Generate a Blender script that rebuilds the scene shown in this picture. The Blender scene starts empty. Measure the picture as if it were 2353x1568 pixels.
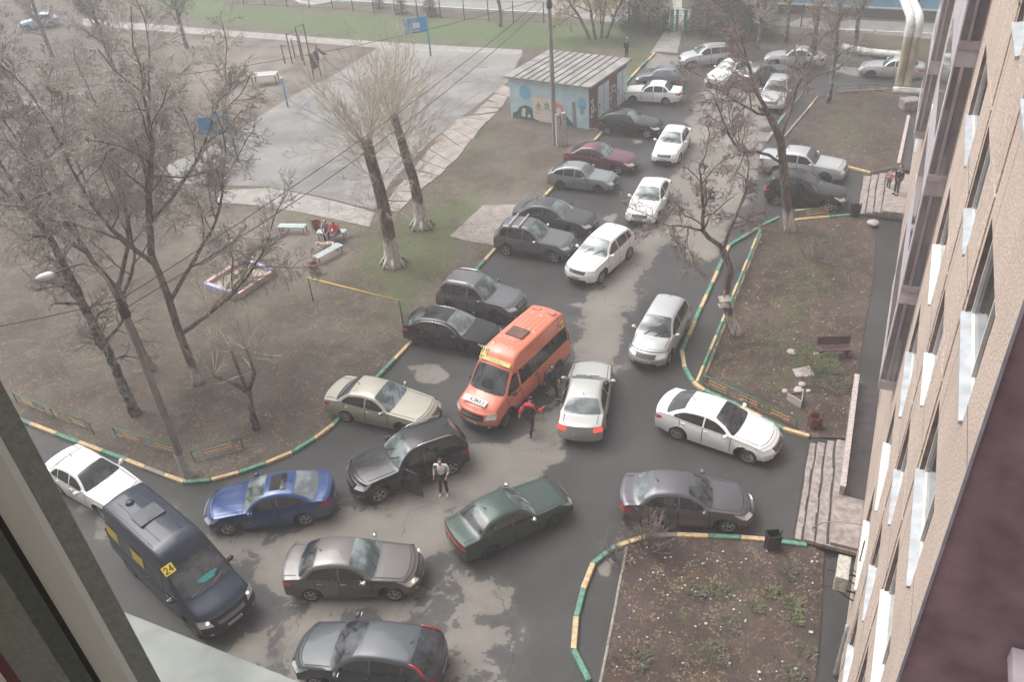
import bpy, bmesh, math, random
from mathutils import Vector, Matrix, noise as mnoise
from mathutils.geometry import delaunay_2d_cdt
C = bpy.context.scene.collection
PI = math.pi
# ------------------------------------------------------------------ camera, sky, sun, exposure
PITCH, ROLL, FPX, CH = 0.614693426, -0.0840908979, 1938.56041, 21.4766213
FW = Vector((0, math.cos(PITCH), -math.sin(PITCH))); UP0 = Vector((0, math.sin(PITCH), math.cos(PITCH))); RT0 = Vector((1, 0, 0))
RT = RT0*math.cos(ROLL) + UP0*math.sin(ROLL); UPV = -RT0*math.sin(ROLL) + UP0*math.cos(ROLL)
cam_d = bpy.data.cameras.new('camera'); cam = bpy.data.objects.new('camera', cam_d); C.objects.link(cam)
cam.matrix_world = Matrix(((RT.x, UPV.x, -FW.x, 0), (RT.y, UPV.y, -FW.y, 0), (RT.z, UPV.z, -FW.z, CH), (0, 0, 0, 1)))
cam_d.sensor_width = 36; cam_d.lens = 36*FPX/2353; cam_d.clip_start = 0.05; cam_d.clip_end = 3000
S = bpy.context.scene; S.camera = cam
W = bpy.data.worlds.new('World'); S.world = W; W.use_nodes = True
SUN_EL, SUN_AZ = math.radians(58), math.radians(305)
HAZE = 0.0024
wn = W.node_tree; bg = wn.nodes['Background']
sky = wn.nodes.new('ShaderNodeTexSky'); sky.sky_type = 'NISHITA'; sky.sun_disc = False
sky.sun_elevation = SUN_EL; sky.sun_rotation = SUN_AZ; sky.air_density = 1.0; sky.dust_density = 6.0; sky.ozone_density = 1.0
hs = wn.nodes.new('ShaderNodeHueSaturation'); hs.inputs['Saturation'].default_value = 0.22
wn.links.new(sky.outputs[0], hs.inputs['Color']); wn.links.new(hs.outputs[0], bg.inputs[0]); bg.inputs[1].default_value = 0.12
sd = bpy.data.lights.new('sun', 'SUN'); sd.energy = 0.9; sd.angle = math.radians(50); sd.color = (1, 0.98, 0.95)
so = bpy.data.objects.new('sun', sd); C.objects.link(so)
sdir = Vector((math.sin(SUN_AZ)*math.cos(SUN_EL), math.cos(SUN_AZ)*math.cos(SUN_EL), math.sin(SUN_EL)))
so.rotation_euler = sdir.to_track_quat('Z', 'Y').to_euler()
S.view_settings.view_transform = 'Standard'; S.view_settings.look = 'None'; S.view_settings.exposure = 1.0; S.view_settings.gamma = 1
# ------------------------------------------------------------------ helpers
def G(u, v, z=0.0):            # point of the world at height z seen at (u, v) of the 2353 x 1568 photograph
    d = FW*FPX + RT*(u-1176.5) - UPV*(v-784)
    t = (z-CH)/d.z
    return Vector((d.x*t, d.y*t, z))
def G2(u, v, z=0.0):
    g = G(u, v, z); return Vector((g.x, g.y))
MATS = {}
def mat(name, col, rough=0.8, metal=0.0, var=0.0, scale=6.0, bump=0.0, spec=0.5, coat=0.0, col2=None, emit=None, detail=4.0, mscale=None, alpha=None):
    if name in MATS: return MATS[name]
    m = bpy.data.materials.new(name); m.use_nodes = True; nt = m.node_tree; b = nt.nodes['Principled BSDF']
    b.inputs['Base Color'].default_value = (*col, 1); b.inputs['Roughness'].default_value = rough; b.inputs['Metallic'].default_value = metal
    b.inputs['Specular IOR Level'].default_value = spec; b.inputs['Coat Weight'].default_value = coat; b.inputs['Coat Roughness'].default_value = 0.08
    if var or bump or col2:
        tc = nt.nodes.new('ShaderNodeTexCoord'); n = nt.nodes.new('ShaderNodeTexNoise'); n.inputs['Scale'].default_value = scale; n.inputs['Detail'].default_value = detail
        src = tc.outputs['Object']
        if mscale:
            mp = nt.nodes.new('ShaderNodeMapping'); mp.inputs['Scale'].default_value = mscale; nt.links.new(src, mp.inputs[0]); src = mp.outputs[0]
        nt.links.new(src, n.inputs['Vector'])
        r = nt.nodes.new('ShaderNodeValToRGB'); r.color_ramp.elements[0].position = 0.35; r.color_ramp.elements[1].position = 0.65
        c2 = col2 or tuple(min(1, c*(1+var)) for c in col); c1 = col if col2 else tuple(c*(1-var) for c in col)
        r.color_ramp.elements[0].color = (*c1, 1); r.color_ramp.elements[1].color = (*c2, 1)
        nt.links.new(n.outputs[0], r.inputs[0]); nt.links.new(r.outputs[0], b.inputs['Base Color'])
        if bump:
            bp = nt.nodes.new('ShaderNodeBump'); bp.inputs['Strength'].default_value = bump; bp.inputs['Distance'].default_value = 0.03
            nt.links.new(n.outputs[0], bp.inputs['Height']); nt.links.new(bp.outputs[0], b.inputs['Normal'])
    if emit:
        b.inputs['Emission Color'].default_value = (*emit[0], 1); b.inputs['Emission Strength'].default_value = emit[1]
    MATS[name] = m; return m
class MB:
    def __init__(s): s.v = []; s.f = []; s.m = []
    def add(s, vs, fs, mi=0):
        o = len(s.v); s.v += [tuple(v) for v in vs]; s.f += [tuple(i+o for i in f) for f in fs]; s.m += [mi]*len(fs); return s
    def box(s, c, d, rz=0.0, mi=0, M=None):
        hx, hy, hz = d[0]/2, d[1]/2, d[2]/2; cs, sn = math.cos(rz), math.sin(rz); vs = []
        for x, y, z in ((-1,-1,-1),(1,-1,-1),(1,1,-1),(-1,1,-1),(-1,-1,1),(1,-1,1),(1,1,1),(-1,1,1)):
            p = Vector((x*hx, y*hy, z*hz))
            if M: p = M @ p
            vs.append((c[0]+p.x*cs-p.y*sn, c[1]+p.x*sn+p.y*cs, c[2]+p.z))
        return s.add(vs, ((0,3,2,1),(4,5,6,7),(0,1,5,4),(1,2,6,5),(2,3,7,6),(3,0,4,7)), mi)
    def beam(s, a, b, w, h, mi=0):
        a, b = Vector(a), Vector(b); d = (b-a); L = d.length
        if L < 1e-5: return s
        q = d.to_track_quat('X', 'Z').to_matrix(); return s.box((a+b)/2, (L, w, h), 0, mi, q)
    def tube(s, pts, rs, n=6, mi=0, cap=True):
        pts = [Vector(p) for p in pts]; o = len(s.v); N = len(pts)
        if not isinstance(rs, (list, tuple)): rs = [rs]*N
        pr = None
        for i, p in enumerate(pts):
            t = (pts[min(i+1, N-1)]-pts[max(i-1, 0)])
            if t.length < 1e-7: t = Vector((0, 0, 1))
            t.normalize()
            if pr is None:
                pr = t.cross(Vector((0.31, 0.77, 0.55)));
                if pr.length < 1e-3: pr = t.cross(Vector((1, 0, 0)))
            else: pr = pr - t*pr.dot(t)
            if pr.length < 1e-6: pr = t.orthogonal()
            pr.normalize(); b = t.cross(pr)
            for k in range(n):
                a = 2*PI*k/n; s.v.append(tuple(p + (pr*math.cos(a)+b*math.sin(a))*rs[i]))
        for i in range(N-1):
            for k in range(n):
                k2 = (k+1) % n; s.f.append((o+i*n+k, o+i*n+k2, o+(i+1)*n+k2, o+(i+1)*n+k)); s.m.append(mi)
        if cap and n > 3:
            s.f.append(tuple(o+k for k in reversed(range(n)))); s.m.append(mi)
            s.f.append(tuple(o+(N-1)*n+k for k in range(n))); s.m.append(mi)
        return s
    def prism(s, poly, z0, z1, mi=0, mt=None):
        n = len(poly); a = sum(poly[i][0]*poly[(i+1) % n][1]-poly[(i+1) % n][0]*poly[i][1] for i in range(n))
        if a < 0: poly = poly[::-1]
        vs = [(p[0], p[1], z0) for p in poly]+[(p[0], p[1], z1) for p in poly]
        s.add(vs, [tuple(range(n-1, -1, -1))]+[(i, (i+1) % n, (i+1) % n+n, i+n) for i in range(n)], mi)
        s.add(vs[n:], [tuple(range(n))], mi if mt is None else mt); return s
    def lathe(s, prof, c=(0, 0, 0), n=16, mi=0, axis='z'):
        vs = []; fs = []; N = len(prof)
        for k in range(n):
            a = 2*PI*k/n
            for r, z in prof:
                if axis == 'z': vs.append((c[0]+r*math.cos(a), c[1]+r*math.sin(a), c[2]+z))
                else: vs.append((c[0]+r*math.cos(a), c[1]+z, c[2]+r*math.sin(a)))
        for k in range(n):
            for i in range(N-1):
                q = (k*N+i, ((k+1) % n)*N+i, ((k+1) % n)*N+i+1, k*N+i+1)
                fs.append(q if axis == 'z' else q[::-1])
        return s.add(vs, fs, mi)
    def build(s, name, mats, parent=None, smooth=False, angle=None):
        me = bpy.data.meshes.new(name); me.from_pydata(s.v, [], s.f)
        if not isinstance(mats, (list, tuple)): mats = [mats]
        for m in mats: me.materials.append(m)
        if len(mats) > 1: me.polygons.foreach_set('material_index', s.m)
        if smooth: me.polygons.foreach_set('use_smooth', [True]*len(me.polygons))
        me.update()
        if smooth and angle: me.set_sharp_from_angle(angle=math.radians(angle))
        o = bpy.data.objects.new(name, me); C.objects.link(o)
        if parent: o.parent = parent
        return o
def tag(o, label=None, cat=None, group=None, kind=None):
    if label: o['label'] = label
    if cat: o['category'] = cat
    if group: o['group'] = group
    if kind: o['kind'] = kind
    return o
def thing(name, label, cat, loc=(0, 0, 0), rz=0.0, group=None):
    o = bpy.data.objects.new(name, None); C.objects.link(o); o.empty_display_size = 0.3
    o.location = loc; o.rotation_euler = (0, 0, rz); return tag(o, label, cat, group)
def copy_tree(o, parent=None):
    c = o.copy(); C.objects.link(c); c.parent = parent
    for ch in list(o.children): copy_tree(ch, c)
    return c
def inpoly(x, y, P):
    r = False; j = len(P)-1
    for i in range(len(P)):
        xi, yi = P[i][0], P[i][1]; xj, yj = P[j][0], P[j][1]
        if (yi > y) != (yj > y) and x < (xj-xi)*(y-yi)/(yj-yi)+xi: r = not r
        j = i
    return r
def sdist(x, y, P):
    d = 1e9; n = len(P)
    for i in range(n):
        ax, ay = P[i][0], P[i][1]; bx, by = P[(i+1) % n][0], P[(i+1) % n][1]; dx, dy = bx-ax, by-ay
        t = max(0, min(1, ((x-ax)*dx+(y-ay)*dy)/(dx*dx+dy*dy+1e-12))); q = math.hypot(x-ax-t*dx, y-ay-t*dy)
        if q < d: d = q
    return d if inpoly(x, y, P) else -d
def sheet(name, poly, z, step, m, attrs=None, bumpz=None, kind='structure'):
    poly = [Vector((p[0], p[1])) for p in poly]
    bd = []
    for i, p in enumerate(poly):
        q = poly[(i+1) % len(poly)]; n = max(1, int((q-p).length/step))
        for k in range(n): bd.append(p.lerp(q, k/n))
    nb = len(bd); pts = list(bd); x0 = min(p.x for p in bd); x1 = max(p.x for p in bd); y0 = min(p.y for p in bd); y1 = max(p.y for p in bd)
    if step < 50:
        j = 0; y = y0
        while y < y1:
            x = x0 + (step/2 if j % 2 else 0)
            while x < x1:
                if sdist(x, y, poly) > step*0.35: pts.append(Vector((x, y)))
                x += step
            y += step*0.87; j += 1
    r = delaunay_2d_cdt(pts, [(i, (i+1) % nb) for i in range(nb)], [], 1, 1e-4)
    vs = [(p.x, p.y, z+(bumpz(p.x, p.y) if bumpz else 0)) for p in r[0]]
    me = bpy.data.meshes.new(name); me.from_pydata(vs, [], [tuple(f) for f in r[2]])
    for a, fn in (attrs or {}).items():
        at = me.attributes.new(a, 'FLOAT', 'POINT'); at.data.foreach_set('value', [fn(v[0], v[1]) for v in vs])
    me.polygons.foreach_set('use_smooth', [True]*len(me.polygons)); me.update()
    bm = bmesh.new(); bm.from_mesh(me); bmesh.ops.recalc_face_normals(bm, faces=bm.faces)
    if bm.faces and sum(f.normal.z for f in bm.faces) < 0: bmesh.ops.reverse_faces(bm, faces=bm.faces)
    bm.to_mesh(me); bm.free()
    me.materials.append(m); o = bpy.data.objects.new(name, me); C.objects.link(o); o['kind'] = kind
    return o
def nodes(name):
    m = bpy.data.materials.new(name); m.use_nodes = True; return m, m.node_tree, m.node_tree.nodes['Principled BSDF']
class NT:                        # small node-graph writer
    def __init__(s, nt): s.nt = nt; s.pos = nt.nodes.new('ShaderNodeNewGeometry').outputs['Position']
    def noise(s, sc, det=4, rough=0.5, vec=None, dist=0.0):
        n = s.nt.nodes.new('ShaderNodeTexNoise'); n.inputs['Scale'].default_value = sc; n.inputs['Detail'].default_value = det
        n.inputs['Roughness'].default_value = rough; n.inputs['Distortion'].default_value = dist; s.nt.links.new(vec or s.pos, n.inputs['Vector']); return n.outputs[0]
    def vor(s, sc, out='Distance', feat='F1', vec=None):
        n = s.nt.nodes.new('ShaderNodeTexVoronoi'); n.feature = feat; n.inputs['Scale'].default_value = sc; s.nt.links.new(vec or s.pos, n.inputs['Vector']); return n.outputs[out]
    def math(s, op, a, b=None, c=None, clamp=False):
        n = s.nt.nodes.new('ShaderNodeMath'); n.operation = op; n.use_clamp = clamp
        for i, v in enumerate((a, b, c)):
            if v is None: continue
            if isinstance(v, (int, float)): n.inputs[i].default_value = v
            else: s.nt.links.new(v, n.inputs[i])
        return n.outputs[0]
    def step(s, v, lo, hi):
        n = s.nt.nodes.new('ShaderNodeMapRange'); n.interpolation_type = 'SMOOTHSTEP'
        n.inputs['From Min'].default_value = lo; n.inputs['From Max'].default_value = hi; s.nt.links.new(v, n.inputs['Value']); return n.outputs[0]
    def mix(s, f, a, b):
        n = s.nt.nodes.new('ShaderNodeMix'); n.data_type = 'RGBA'
        for k, v in (('Factor', f),):
            if isinstance(v, (int, float)): n.inputs[0].default_value = v
            else: s.nt.links.new(v, n.inputs[0])
        for i, v in ((6, a), (7, b)):
            if isinstance(v, tuple): n.inputs[i].default_value = (*v, 1)
            else: s.nt.links.new(v, n.inputs[i])
        return n.outputs[2]
    def attr(s, a):
        n = s.nt.nodes.new('ShaderNodeAttribute'); n.attribute_name = a; return n.outputs['Fac']
    def bump(s, h, st, dist, b):
        n = s.nt.nodes.new('ShaderNodeBump'); n.inputs['Strength'].default_value = st; n.inputs['Distance'].default_value = dist
        s.nt.links.new(h, n.inputs['Height']); s.nt.links.new(n.outputs[0], b.inputs['Normal'])
# ------------------------------------------------------------------ ground materials
def asphalt_material(name, dry=(0.205, 0.19, 0.168), wet=(0.037, 0.037, 0.038), wr=0.47, spots=0.10):
    m, nt, b = nodes(name); n = NT(nt)
    a = n.attr('dry')
    big = n.noise(0.8, 9, 0.62, None, 0.3); fine = n.noise(6, 5)
    v = n.math('ADD', a, n.math('MULTIPLY', n.math('SUBTRACT', big, 0.5), 1.7))
    v = n.math('ADD', v, n.math('MULTIPLY', n.math('SUBTRACT', fine, 0.5), 0.25))
    mask = n.math('ADD', n.math('MULTIPLY', n.step(v, 0.48, 0.54), 0.62), n.math('MULTIPLY', n.step(v, 0.15, 0.95), 0.38)); mask = n.math('MULTIPLY', mask, n.math('ADD', 0.82, n.math('MULTIPLY', n.noise(2.2, 6, 0.7), 0.36)))
    fl = n.math('MULTIPLY', n.step(n.noise(1.5, 7, 0.72, None, 0.4), 0.655, 0.70), 0.55); mask = n.math('MAXIMUM', mask, fl)
    drops = n.step(n.noise(0.55, 2, 0.5), 0.66, 0.72)                        # lone damp stains in the dry lane
    mask = n.math('MULTIPLY', mask, n.math('SUBTRACT', 1.0, n.math('MULTIPLY', drops, 0.5)))
    tone = n.noise(0.25, 5, 0.6); grit = n.noise(60, 3, 0.7)
    dc = n.mix(n.step(tone, 0.3, 0.7), tuple(c*0.82 for c in dry), tuple(c*1.14 for c in dry))
    wc = n.mix(n.step(tone, 0.35, 0.65), tuple(c*0.75 for c in wet), tuple(c*1.35 for c in wet))
    col = n.mix(mask, wc, dc); col = n.mix(n.math('MULTIPLY', n.step(grit, 0.45, 0.8), 0.22), col, (0.33, 0.31, 0.28))
    wv = nt.nodes.new('ShaderNodeVectorMath'); wv.operation = 'ADD'; wn_ = nt.nodes.new('ShaderNodeTexNoise'); wn_.inputs['Scale'].default_value = 0.8; wn_.inputs['Detail'].default_value = 5; nt.links.new(n.pos, wn_.inputs['Vector']); sv_ = nt.nodes.new('ShaderNodeVectorMath'); sv_.operation = 'SCALE'; sv_.inputs['Scale'].default_value = 2.2; nt.links.new(wn_.outputs['Color'], sv_.inputs[0]); nt.links.new(n.pos, wv.inputs[0]); nt.links.new(sv_.outputs[0], wv.inputs[1])
    cr = n.step(n.vor(0.13, 'Distance', 'DISTANCE_TO_EDGE', wv.outputs[0]), 0.0, 0.003); cr = n.math('MAXIMUM', cr, n.step(n.noise(0.3, 2), 0.5, 0.55))
    col = n.mix(n.math('MULTIPLY', n.math('SUBTRACT', 1.0, cr), 0.75), col, (0.02, 0.02, 0.02))
    nt.links.new(col, b.inputs['Base Color'])
    r = n.math('ADD', n.math('MULTIPLY', mask, 0.9-wr), wr); r = n.math('ADD', r, n.math('MULTIPLY', n.math('SUBTRACT', tone, 0.5), 0.25), None, True)
    nt.links.new(r, b.inputs['Roughness']); b.inputs['Specular IOR Level'].default_value = 0.28; n.bump(grit, 0.6, 0.015, b); return m
def soil_material(name, k=(1, 1, 1)):
    m, nt, b = nodes(name); n = NT(nt)
    g = n.attr('grass'); lt = n.attr('litter')
    t = n.noise(0.35, 6, 0.62); f = n.noise(5, 5, 0.65); ff = n.noise(28, 3, 0.7)
    base = n.mix(n.step(t, 0.32, 0.68), (0.068*k[0], 0.056*k[1], 0.045*k[2]), (0.132*k[0], 0.114*k[1], 0.094*k[2]))
    base = n.mix(n.math('MULTIPLY', n.step(f, 0.5, 0.75), 0.6), base, (0.035, 0.028, 0.022))
    ty = n.step(n.noise(1.1, 5, 0.6), 0.52, 0.68); base = n.mix(n.math('MULTIPLY', ty, 0.5), base, (0.105, 0.062, 0.036))
    lc = n.vor(16, 'Color'); sep = nt.nodes.new('ShaderNodeSeparateColor'); nt.links.new(lc, sep.inputs[0])
    leaf = n.math('MULTIPLY', n.step(sep.outputs[0], 0.72, 0.78), n.step(n.noise(1.6, 3), 0.4, 0.6)); leaf = n.math('MULTIPLY', leaf, lt)
    lcol = n.mix(sep.outputs[1], (0.20, 0.14, 0.085), (0.31, 0.25, 0.18)); base = n.mix(n.math('MULTIPLY', leaf, 0.55), base, lcol)
    gm = n.step(n.math('ADD', g, n.math('MULTIPLY', n.math('SUBTRACT', n.math('ADD', n.math('MULTIPLY', n.noise(1.3, 8, 0.75), 0.45), n.math('MULTIPLY', f, 0.55)), 0.5), 3.4)), 0.42, 0.85)
    gc = n.mix(n.step(ff, 0.3, 0.7), (0.045, 0.075, 0.028), (0.13, 0.155, 0.055)); gc = n.mix(n.step(n.noise(0.5, 3), 0.45, 0.65), gc, (0.085, 0.125, 0.04))
    hg = n.attr('lush'); gc2 = n.mix(n.step(f, 0.3, 0.7), (0.035, 0.08, 0.022), (0.115, 0.165, 0.06)); gc = n.mix(hg, gc, gc2)
    col = n.mix(gm, base, gc)
    dirt = n.attr('tread'); col = n.mix(n.math('MULTIPLY', dirt, n.step(t, 0.2, 0.6)), col, (0.235, 0.205, 0.175))
    nt.links.new(col, b.inputs['Base Color']); b.inputs['Roughness'].default_value = 0.9; b.inputs['Specular IOR Level'].default_value = 0.25
    h = n.math('ADD', n.math('MULTIPLY', f, 0.6), n.math('MULTIPLY', ff, 0.4)); n.bump(h, 0.8, 0.06, b); return m
def concrete_material(name, c1, c2, sc=1.2, crack=True):
    m, nt, b = nodes(name); n = NT(nt)
    t = n.noise(sc, 6, 0.65); f = n.noise(14, 4, 0.7)
    col = n.mix(n.step(t, 0.35, 0.65), c1, c2); col = n.mix(n.math('MULTIPLY', n.step(f, 0.5, 0.8), 0.35), col, tuple(c*0.55 for c in c1))
    if crack:
        cr = n.step(n.vor(0.45, 'Distance', 'DISTANCE_TO_EDGE'), 0.0, 0.012); col = n.mix(n.math('MULTIPLY', n.math('SUBTRACT', 1.0, cr), 0.6), col, (0.06, 0.055, 0.05))
    nt.links.new(col, b.inputs['Base Color']); b.inputs['Roughness'].default_value = 0.85; n.bump(f, 0.4, 0.015, b); return m
def px(pts, z=0.0): return [G2(u, v, z) for u, v in pts]
# pixels of the photograph -> metres of the yard, for everything lying on the ground
ROAD = px([(-60, 905), (73, 975), (132, 1002), (292, 1062), (380, 1097), (426, 1112), (487, 1106), (551, 1091), (612, 1070), (672, 1045), (723, 1014), (768, 980), (863, 877),
           (949, 786), (1086, 633), (1140, 574), (1273, 431), (1384, 306), (1505, 118), (1560, 122), (1700, 108), (1950, 140), (2125, 158), (2300, 172)])
F_D = Vector((0.44602646, 0.89501977)); F_N = Vector((0.89501977, -0.44602646)); F_OFF = 1.426
def FP(s, e, z):                  # s metres along the facade, e metres out of it, height z
    q = F_D*s + F_N*(F_OFF-e); return Vector((q.x, q.y, z))
ROAD += [FP(62, 1, 0).xy, FP(62, -3, 0).xy, FP(-2, -3, 0).xy, Vector((-30, 2)), Vector((-45, 25))]
DRY = [px([(330, 1150), (470, 1238), (640, 1238), (770, 1165), (900, 1152), (1040, 1020), (1180, 1012), (1250, 960), (1325, 790), (1330, 712), (1370, 665), (1480, 520), (1545, 400), (1590, 250), (1640, 170), (1760, 150),
           (1790, 230), (1750, 330), (1730, 430), (1690, 500), (1660, 560), (1640, 612), (1590, 600), (1545, 560), (1500, 590), (1470, 660), (1435, 760), (1420, 840), (1290, 1020), (1285, 1070), (1180, 1130), (1040, 1190), (1030, 1270),
           (960, 1310), (880, 1420), (700, 1400), (560, 1290), (380, 1260), (250, 1240), (150, 1130)]),
       px([(1500, 122), (1590, 135), (1560, 160), (1480, 160)]), px([(1900, 165), (2140, 195), (2140, 160), (1900, 150)])]
HALF = [px([(560, 1440), (700, 1395), (950, 1380), (1040, 1290), (1150, 1350), (1180, 1480), (1160, 1620), (500, 1620)])]
SPOTS = [px([(952, 842), (985, 838), (1012, 842), (1034, 868), (1003, 887), (968, 882), (948, 862)]), px([(930, 842), (950, 836), (956, 848), (938, 854)]), px([(1290, 622), (1350, 612), (1340, 632)]),
         px([(1440, 320), (1480, 322), (1465, 334)]), px([(1380, 500), (1420, 490), (1410, 515)]), px([(1370, 1290), (1420, 1285), (1395, 1330), (1372, 1325)])]
def dry_at(x, y):
    v = -0.55
    for P in DRY: v = max(v, 0.5+sdist(x, y, P)*0.55)
    for P in HALF: v = max(v, min(0.52, 0.5+sdist(x, y, P)*0.5))
    for P in SPOTS: v = max(v, min(1.2, 0.5+sdist(x, y, P)*2.5))
    return max(-0.55, min(1.15, v))
LAWN1 = px([(1930, 216), (1880, 224), (1802, 318), (1838, 336), (1940, 386), (2000, 401), (2062, 388), (2089, 264), (2095, 214), (2040, 207)])
LAWN2 = px([(1747, 527), (1602, 881), (1618, 902), (1798, 990), (1860, 1008), (1946, 1012), (1970, 862), (2006, 640), (2011, 560), (1989, 497), (1826, 510), (1790, 503)])
LAWN3 = px([(1555, 1238), (1485, 1240), (1440, 1260), (1417, 1387), (1397, 1487), (1372, 1610), (1868, 1610), (1885, 1440), (1894, 1262), (1759, 1249), (1700, 1243)])
WILD = px([(1570, 125), (1700, 110), (1950, 142), (2300, 175), (2400, 90), (1500, 60), (1560, 62)])
GREEN = px([(300, 22), (480, 56), (640, 76), (800, 90), (980, 100), (1190, 115), (1300, 118), (1480, 110), (1530, 74), (1500, 52), (1300, 50), (960, 36), (560, 8), (380, -20)])
SOFT = [(px([(890, 520), (1000, 480), (1100, 440), (1060, 560), (930, 690), (850, 640), (830, 590)])  , 0.68), (px([(1000, 380), (1180, 330), (1250, 400), (1100, 470), (990, 460)]), 0.40),
        (px([(1040, 310), (1120, 300), (1140, 335), (1060, 350)]), .58), (px([(1430, 140), (1500, 90), (1530, 75), (1440, 200)])  , 0.68), (px([(1420, 150), (1500, 125), (1420, 210)]), 0.4), (px([(640, 480), (860, 500), (860, 535), (700, 520)]), 0.6), (px([(860, 700), (930, 720), (900, 780), (850, 790)]), 0.5)]
TREAD = [px([(540, 480), (700, 500), (820, 540), (800, 590), (640, 640), (470, 600), (380, 520)]), px([(560, 70), (830, 120), (680, 215), (560, 280), (400, 200), (400, 90)]), px([(1120, 470), (1180, 440), (1150, 540), (1040, 545)])]
def grass_at(x, y):
    v = 0.08
    for P in (GREEN,): v = max(v, min(0.76, 0.45+sdist(x, y, P)*0.15))
    for P in (LAWN1, LAWN2): v = max(v, min(0.50, 0.2+sdist(x, y, P)*0.12))
    v = max(v, min(0.34, 0.15+sdist(x, y, LAWN3)*0.1), min(0.5, 0.3+sdist(x, y, WILD)*0.1))
    for P, k in SOFT: v = max(v, min(k, k-0.1+sdist(x, y, P)*0.2))
    return v
def lush_at(x, y): return max(0.0, min(1, 0.4+sdist(x, y, GREEN)*0.4))
def tread_at(x, y): return max(0, min(0.75, max(0.3+sdist(x, y, P)*0.2 for P in TREAD)))
def litter_at(x, y): return 1.0 if y < 48 else 0.5
M_SOIL = soil_material('soil and grass'); M_SOIL2 = soil_material('damp bed soil', (.72, .62, .68)); M_ASPH = asphalt_material('wet asphalt')
GA = {'grass': grass_at, 'lush': lush_at, 'tread': tread_at, 'litter': litter_at}
def swell(x, y): return 0.05*mnoise.noise(Vector((x*0.25, y*0.25, 0)))
far = sheet('ground', [(-900, -200), (900, -200), (900, 1500), (-900, 1500)], -0.12, 100, M_SOIL)
gnd = sheet('yard_soil', [(-75, 5), (70, 5), (70, 125), (-75, 125)], 0.0, 0.9, M_SOIL, GA)
road = sheet('road', ROAD, 0.02, 0.45, M_ASPH, {'dry': dry_at})
for P in (LAWN1, LAWN2, LAWN3): sheet('lawn', P, 0.055, 0.45, M_SOIL2, GA, lambda x, y: abs(0.06*mnoise.noise(Vector((x*0.9, y*0.9, 3)))))
M_COURT = asphalt_material('worn court asphalt', (0.245, 0.235, 0.22), (0.16, 0.155, 0.15), 0.6)
COURT = px([(880, 102), (1200, 124), (1166, 188), (1062, 268), (992, 322), (900, 415), (860, 482), (740, 452), (620, 430), (400, 420), (380, 380), (520, 322), (600, 265), (674, 219), (771, 169)])
def court_dry(x, y):
    v = 0.62 + 0.5*mnoise.noise(Vector((x*0.09, y*0.09, 1.7))); P = px([(640, 400), (780, 380), (860, 470), (700, 450)])
    return max(0.1, v) if sdist(x, y, CW) < 0 else 0.42
CW = px([(600, 340), (820, 350), (860, 480), (700, 450), (600, 420)])
sheet('sports_court', COURT, 0.012, 0.8, M_COURT, {'dry': court_dry})
M_CONC = concrete_material('pale concrete', (0.235, 0.22, 0.2), (0.34, 0.32, 0.295)); M_SLAB = concrete_material('pinkish slab concrete', (0.24, 0.205, 0.185), (0.33, 0.29, 0.265))
sheet('path', px([(500, 438), (620, 432), (740, 455), (862, 488), (848, 521), (700, 490), (590, 472), (500, 465)]), 0.016, 1.0, M_CONC)
sheet('path', px([(190, 42), (470, 65), (640, 78), (790, 90), (980, 102), (1200, 114), (1200, 124), (960, 116), (780, 103), (620, 90), (450, 78), (190, 58)]), 0.016, 1.5, M_CONC)
sheet('path', px([(1494, 122), (1555, 126), (1568, 74), (1590, 20), (1570, -30), (1540, -30), (1548, 20), (1526, 74)]), 0.016, 1.0, M_CONC)
sheet('path', px([(1034, 543), (1070, 553), (1135, 564), (1180, 520), (1190, 470), (1110, 472)]), 0.014, 1.0, M_SLAB)
LE = [(1157, 195), (1120, 232), (1085, 265), (1052, 275), (1012, 308), (985, 345), (950, 390), (905, 440), (880, 485)]
RE = [(1180, 205), (1158, 240), (1140, 258), (1098, 302), (1068, 345), (1040, 375), (1010, 405), (962, 440), (915, 490)]
rs = random.Random(5); mb = MB()
for i in range(len(LE)-1):
    for k in range(2):
        t0, t1 = k/2+0.012, (k+1)/2-0.012
        q = [Vector(LE[i]).lerp(Vector(LE[i+1]), t0), Vector(RE[i]).lerp(Vector(RE[i+1]), t0), Vector(RE[i]).lerp(Vector(RE[i+1]), t1), Vector(LE[i]).lerp(Vector(LE[i+1]), t1)]
        q = [Vector((a.x+rs.uniform(-3, 3), a.y+rs.uniform(-1.5, 1.5))) for a in q]
        mb.prism(px([tuple(a) for a in q]), -0.03, 0.035+rs.uniform(0, .02))
tag(mb.build('path', M_SLAB), kind='structure')
sheet('far_road', px([(560, -70), (1500, -70), (1440, 55), (1259, 33), (865, 8), (777, 5), (724, 14), (677, 2)]), 0.016, 3, M_COURT, {'dry': lambda x, y: 0.7})
sheet('far_road', px([(1800, 60), (1841, 40), (2300, 60), (2300, 105), (1930, 70)]), 0.016, 3, M_COURT, {'dry': lambda x, y: 0.6})
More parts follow.
